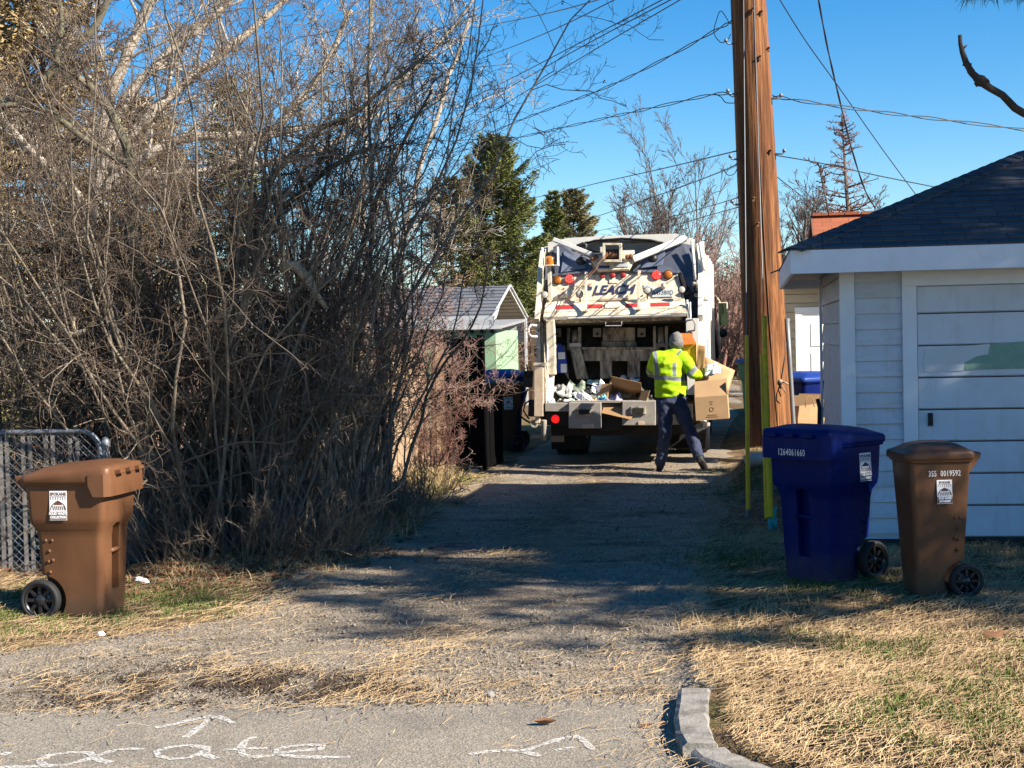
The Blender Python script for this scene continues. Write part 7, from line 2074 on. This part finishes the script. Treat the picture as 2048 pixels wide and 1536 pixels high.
for (x, y), r_ in (((1962, 162), .038), ((1956, 158), .03), ((1970, 166), .03), ((1942, 143), .024)):
    c = at(x, y, 9) - pb; bmv = []
    mb.lathe([(.0001, -r_), (r_ * .8, -r_ * .6), (r_, 0), (r_ * .7, r_ * .7), (.0001, r_)], 9, M=Matrix.Translation(c) @ Matrix.Rotation(.6, 4, 'Y'))
for a_, b_ in (((1925, 98), (1934, 90)), ((1923, 94), (1918, 92)), ((1930, 122), (1926, 132)), ((1940, 140), (1942, 126)), ((1966, 160), (1976, 158)), ((1950, 165), (1954, 174))):
    mb.tube([at(*a_, 9) - pb, at(*b_, 9) - pb], [.009, .004], 5)
mb.build('dead_branch', M_deadb, pine)

# ------------------------------------------------------------------ loose cover on the ground
rng = np.random.default_rng(77)
def pts_by_density(n, dens, x0=-6, x1=6, y0=5.7, y1=21):
    out = []
    tot = 0
    while tot < n:
        # even in picture space: nearer ground gets more
        y = y0 * (y1 / y0) ** rng.uniform(0, 1, n); x = rng.uniform(x0, x1, n)
        k = rng.uniform(0, 1, n) < dens(x, y) * (np.abs(x) < y * .36 + .3)
        out.append(np.stack([x[k], y[k]], -1)); tot += k.sum()
    return np.concatenate(out)[:n]
def vn(x, y, s, o=0):
    """smooth noise 0..1 on arrays"""
    xs_, ys_ = x * s + o, y * s + o * 1.7
    xi, yi = np.floor(xs_).astype(int), np.floor(ys_).astype(int); fx, fy = xs_ - xi, ys_ - yi
    fx = fx * fx * (3 - 2 * fx); fy = fy * fy * (3 - 2 * fy)
    def h(a, b):
        q = np.sin(a * 127.1 + b * 311.7 + o) * 43758.5453; return q - np.floor(q)
    return (h(xi, yi) * (1 - fx) + h(xi + 1, yi) * fx) * (1 - fy) + (h(xi, yi + 1) * (1 - fx) + h(xi + 1, yi + 1) * fx) * fy
def lane(x, y):
    c = alley_c(y); dr = x - (c + hw_right(y)); dl = (c - hw_left(y)) - x
    return c, dr, dl
def d_needle(x, y):
    c, dr, dl = lane(x, y); ks = kerb_side(x, y)
    q = vn(x, y, 1.3, 3) * .6 + vn(x, y, 4.1, 8) * .4
    v = np.where(dr > -.15, .95, 0.0); v = np.maximum(v, np.where(dl > -.35, .42, 0))
    mid = np.exp(-((x - c) / .35) ** 2) * .45
    inl = (dr <= -.15) & (dl <= -.35)
    apron = .30 * ss(9.9, 8.2, y) * np.clip((q - .50) * 4, 0, 1)
    v = np.where(inl, np.maximum(np.maximum(mid * ss(.35, .6, q), .03 + .3 * np.clip(q - .55, 0, 1)), apron), v)
    v = np.where((dr > -.15) & (dr < .6), v * .9, v)
    v = np.where((y < STREET_Y) & (ks < 0), .012 + .30 * np.exp(-((y - STREET_Y) / .10) ** 2) + .3 * np.exp(-(ks / .22) ** 2), v)
    v = v * (.45 + .55 * ss(.3, .6, q))
    return v * (np.abs(ks - .075) > .085)
def needles(name, label, n, dens, ln, wd, m, lift=.02):
    p = pts_by_density(n, dens); n = len(p)
    a = rng.uniform(0, np.pi, n) * .75 + rng.uniform(-.35, .35, n); L = ln * rng.uniform(.25, 1.25, n); cv = rng.normal(0, .45, n)
    base = gz(p[:, 0], p[:, 1]) + np.where(p[:, 1] < STREET_Y, .014, .010); V = []
    c, dr, dl = lane(p[:, 0], p[:, 1]); base = base + np.where((dr < 0) & (dl < 0), .008, .0)
    h1, h2 = np.abs(rng.normal(0, lift, n)), np.abs(rng.normal(0, lift, n))
    for s, hh in ((-.5, h1 * .4), (0, h1 * .5 + h2 * .5), (.5, h2)):
        ang = a + cv * s
        cx = p[:, 0] + np.cos(a + cv * s * .5) * L * s; cy = p[:, 1] + np.sin(a + cv * s * .5) * L * s
        w_ = wd * (1 if s <= 0 else .5)
        V += [np.stack([cx - np.sin(ang) * w_, cy + np.cos(ang) * w_, base + hh + wd * .5], -1), np.stack([cx + np.sin(ang) * w_, cy - np.cos(ang) * w_, base + hh - wd * .5], -1)]
    V = np.stack(V, 1).reshape(-1, 3); b = np.arange(n)[:, None, None] * 6
    F = (b + np.array([[0, 1, 3, 2], [2, 3, 5, 4]])[None]).reshape(-1, 4)
    return tag(npmesh(name, V, F, m), label, kind='stuff')
M_ndl = leaf_mat('dry_pine_needles', (.28, .175, .09), (.66, .50, .29), 1.2, .7)
M_ndl2 = leaf_mat('old_pine_needles', (.27, .17, .09), (.58, .42, .23), 1.2, .8)
needles('pine_needles', 'dry golden pine needles strewn over the verge and the alley mouth', 60000, d_needle, .135, .0009, M_ndl)
needles('old_pine_needles', 'older brown pine needles matted over the soil', 34000, d_needle, .11, .0015, M_ndl2, .008)

def d_grav(x, y):
    c, dr, dl = lane(x, y); q = vn(x, y, 2.1, 5)
    v = np.where((dr < 0) & (dl < 0) & (y > STREET_Y), .35 + .65 * np.exp(-((x - c) / .5) ** 2), .04) * (.35 + .65 * ss(.3, .7, q))
    return np.where((y > 11) & (np.abs(x - c) > 1.2), v * .6, v) * (y > STREET_Y - .15)
def stones(n):
    p = pts_by_density(n, d_grav); n = len(p); r = .0030 * np.exp(rng.normal(0, .55, n)) + .0025
    o8 = np.array([[1, 0, 0], [0, 1, 0], [-1, 0, 0], [0, -1, 0], [0, 0, .8], [0, 0, -.6]])
    V = o8[None] * r[:, None, None] * rng.uniform(.6, 1.35, (n, 6, 1)); a = rng.uniform(0, 6.28, n); ca, sa = np.cos(a)[:, None], np.sin(a)[:, None]
    X = V[..., 0] * ca - V[..., 1] * sa + p[:, :1]; Y = V[..., 0] * sa + V[..., 1] * ca + p[:, 1:]; Z = V[..., 2] + (gz(p[:, 0], p[:, 1]) + .012)[:, None]
    F = np.array([[0, 1, 4], [1, 2, 4], [2, 3, 4], [3, 0, 4], [1, 0, 5], [2, 1, 5], [3, 2, 5], [0, 3, 5]])[None] + (np.arange(n) * 6)[:, None, None]
    m = leaf_mat('loose_stones', (.12, .10, .08), (.38, .33, .26), 3, .9)
    return tag(npmesh('gravel', np.stack([X, Y, Z], -1).reshape(-1, 3), F.reshape(-1, 3), m), 'loose gravel on the alley', kind='stuff')
stones(26000)

def blades(name, label, n, dens, ln, wd, m, lean=.5):
    p = pts_by_density(n, dens); n = len(p); z = gz(p[:, 0], p[:, 1]); a = rng.uniform(0, 6.28, n); L = ln * rng.uniform(.4, 1.4, n); ld = rng.normal(0, lean, (n, 2)) * L[:, None]
    b = np.stack([p[:, 0], p[:, 1], z], -1); t = b + np.concatenate([ld, L[:, None]], 1); md = b + np.concatenate([ld * .35, L[:, None] * .6], 1)
    s = np.stack([np.cos(a), np.sin(a), np.zeros(n)], -1) * wd
    V = np.stack([b - s, b + s, md + s * .8, md - s * .8, t], 1).reshape(-1, 3); k = np.arange(n)[:, None, None] * 5
    F = (k + np.array([[0, 1, 2, 3], [3, 2, 4, 4]])[None])[:, :1].reshape(-1, 4)
    F3 = np.concatenate([(k + np.array([[0, 1, 2], [0, 2, 3], [3, 2, 4]])[None]).reshape(-1, 3)])
    return tag(npmesh(name, V, F3, m), label, kind='stuff')
def spots(L):
    P = [(gp(x, y), r) for x, y, r in L]
    def d(x, y):
        v = np.zeros_like(x)
        for c, r in P: v = np.maximum(v, np.exp(-(((x - c.x) / r) ** 2 + ((y - c.y) / (r * 1.3)) ** 2)))
        return v * ss(.25, .55, vn(x, y, 6, 2))
    return d
M_grass = leaf_mat('short_green_grass', (.055, .085, .018), (.16, .20, .05), 2)
M_dryg = leaf_mat('dry_grass', (.30, .22, .11), (.55, .43, .24), 2)
blades('grass', 'short green grass growing in patches through the needles', 20000, spots([(905, 960, .35), (860, 985, .3), (1500, 985, .5), (1460, 945, .3), (40, 1235, .45), (300, 1200, .5), (1900, 1430, .34), (2010, 1470, .36), (1960, 1400, .3), (1850, 1500, .3), (2030, 1380, .25), (1590, 1275, .18), (1830, 1345, .2), (1660, 1180, .4), (1450, 1120, .35), (80, 1190, .5), (1750, 1300, .3), (1990, 1330, .3)]), .045, .0028, M_grass)
blades('dry_grass', 'tall pale dry grass at the foot of the fence and thicket', 5200, spots([(830, 975, .30), (790, 1000, .3), (870, 965, .22), (745, 1050, .3), (690, 1080, .3)]), .22, .003, M_dryg, .45)
blades('dry_grass', 'short pale dry grass along the verges', 5000, spots([(1500, 1080, .5), (560, 1130, .5), (1990, 1110, .5), (1780, 1130, .5), (640, 1100, .4), (400, 1150, .5), (1540, 1250, .4)]), .07, .0022, M_dryg, .7)
def leaves(n, dens, sz, m, name, label):
    p = pts_by_density(n, dens); n = len(p); z = gz(p[:, 0], p[:, 1]) + .012; r = sz * rng.uniform(.5, 1.3, n)
    o = np.array([[-1, 0, .25], [-.3, -.6, 0], [.5, -.5, .15], [1, 0, .35], [.5, .5, .1], [-.3, .6, .05]])
    a = rng.uniform(0, 6.28, n); tl = rng.normal(0, .35, (n, 2))
    V = o[None] * r[:, None, None] * rng.uniform(.75, 1.25, (n, 6, 1)); ca, sa = np.cos(a)[:, None], np.sin(a)[:, None]
    X, Y = V[..., 0] * ca - V[..., 1] * sa, V[..., 0] * sa + V[..., 1] * ca
    Z = V[..., 2] * rng.uniform(.2, 1.6, (n, 1)) + np.abs(X * tl[:, :1]) + np.abs(Y * tl[:, 1:]) + z[:, None]
    F = np.array([[0, 1, 2], [0, 2, 3], [0, 3, 4], [0, 4, 5]])[None] + (np.arange(n) * 6)[:, None, None]
    return tag(npmesh(name, np.stack([X + p[:, :1], Y + p[:, 1:], Z], -1).reshape(-1, 3), F.reshape(-1, 3), m), label, kind='stuff')
M_leaf = leaf_mat('dead_leaves', (.10, .045, .025), (.28, .15, .08), 3, .75)
leaves(2600, spots([(330, 1150, .5), (420, 1145, .5), (520, 1135, .5), (640, 1115, .45), (740, 1075, .4), (250, 1120, .6), (100, 1110, .6)]), .032, M_leaf, 'fallen_leaves', 'brown fallen leaves along the foot of the thicket')
leaves(140, lambda x, y: np.where(lane(x, y)[1] > 0, .8, .1), .03, M_leaf, 'fallen_leaves', 'scattered brown leaves on the right verge')
d_dark = spots([(450, 1388, .22), (520, 1370, .25), (650, 1385, .20), (720, 1378, .22), (330, 1370, .3), (200, 1385, .25), (760, 1390, .18)])
def d_soil(x, y):
    ks = kerb_side(x, y); return np.exp(-((ks - .42) / .16) ** 2) * (y < 8.2) * ss(.2, .5, vn(x, y, 5, 4)) * ss(1.0, 1.5, x)
leaves(2600, d_soil, .011, leaf_mat('dark_soil_crumbs', (.025, .018, .013), (.09, .065, .045), 3), 'soil_crumbs', 'dark bare soil and wood crumbs behind the kerb')
leaves(4200, d_dark, .010, leaf_mat('rotted_litter', (.03, .02, .013), (.11, .075, .05), 3), 'soil_crumbs', 'dark rotted litter in patches across the alley mouth')
# single curled leaves
for (x, y, lab) in ((1090, 1456, 'curled dry leaf lying on the street near the kerb'), (1987, 1312, 'red brown crumpled leaf standing in the needles at the far right')):
    c = gp(x, y); n = 5; V = []
    for j in range(n):
        for i in range(n):
            u, v = (i / (n - 1) - .5) * 2, (j / (n - 1) - .5) * 2; w_ = (1 - abs(u) ** 2.2) * .6 + .12
            V.append((c.x + u * .055, c.y + v * .032 * w_, .018 + gzf(c.x, c.y) + .05 * (v * w_) ** 2 + .018 * u * u + (.05 * (1 - abs(v)) if x > 1500 else 0)))
    o = npmesh('dead_leaf', np.array(V), np.array([(j * n + i, j * n + i + 1, (j + 1) * n + i + 1, (j + 1) * n + i) for j in range(n - 1) for i in range(n - 1)]), M_leaf, smooth=True); tag(o, lab, 'leaf')
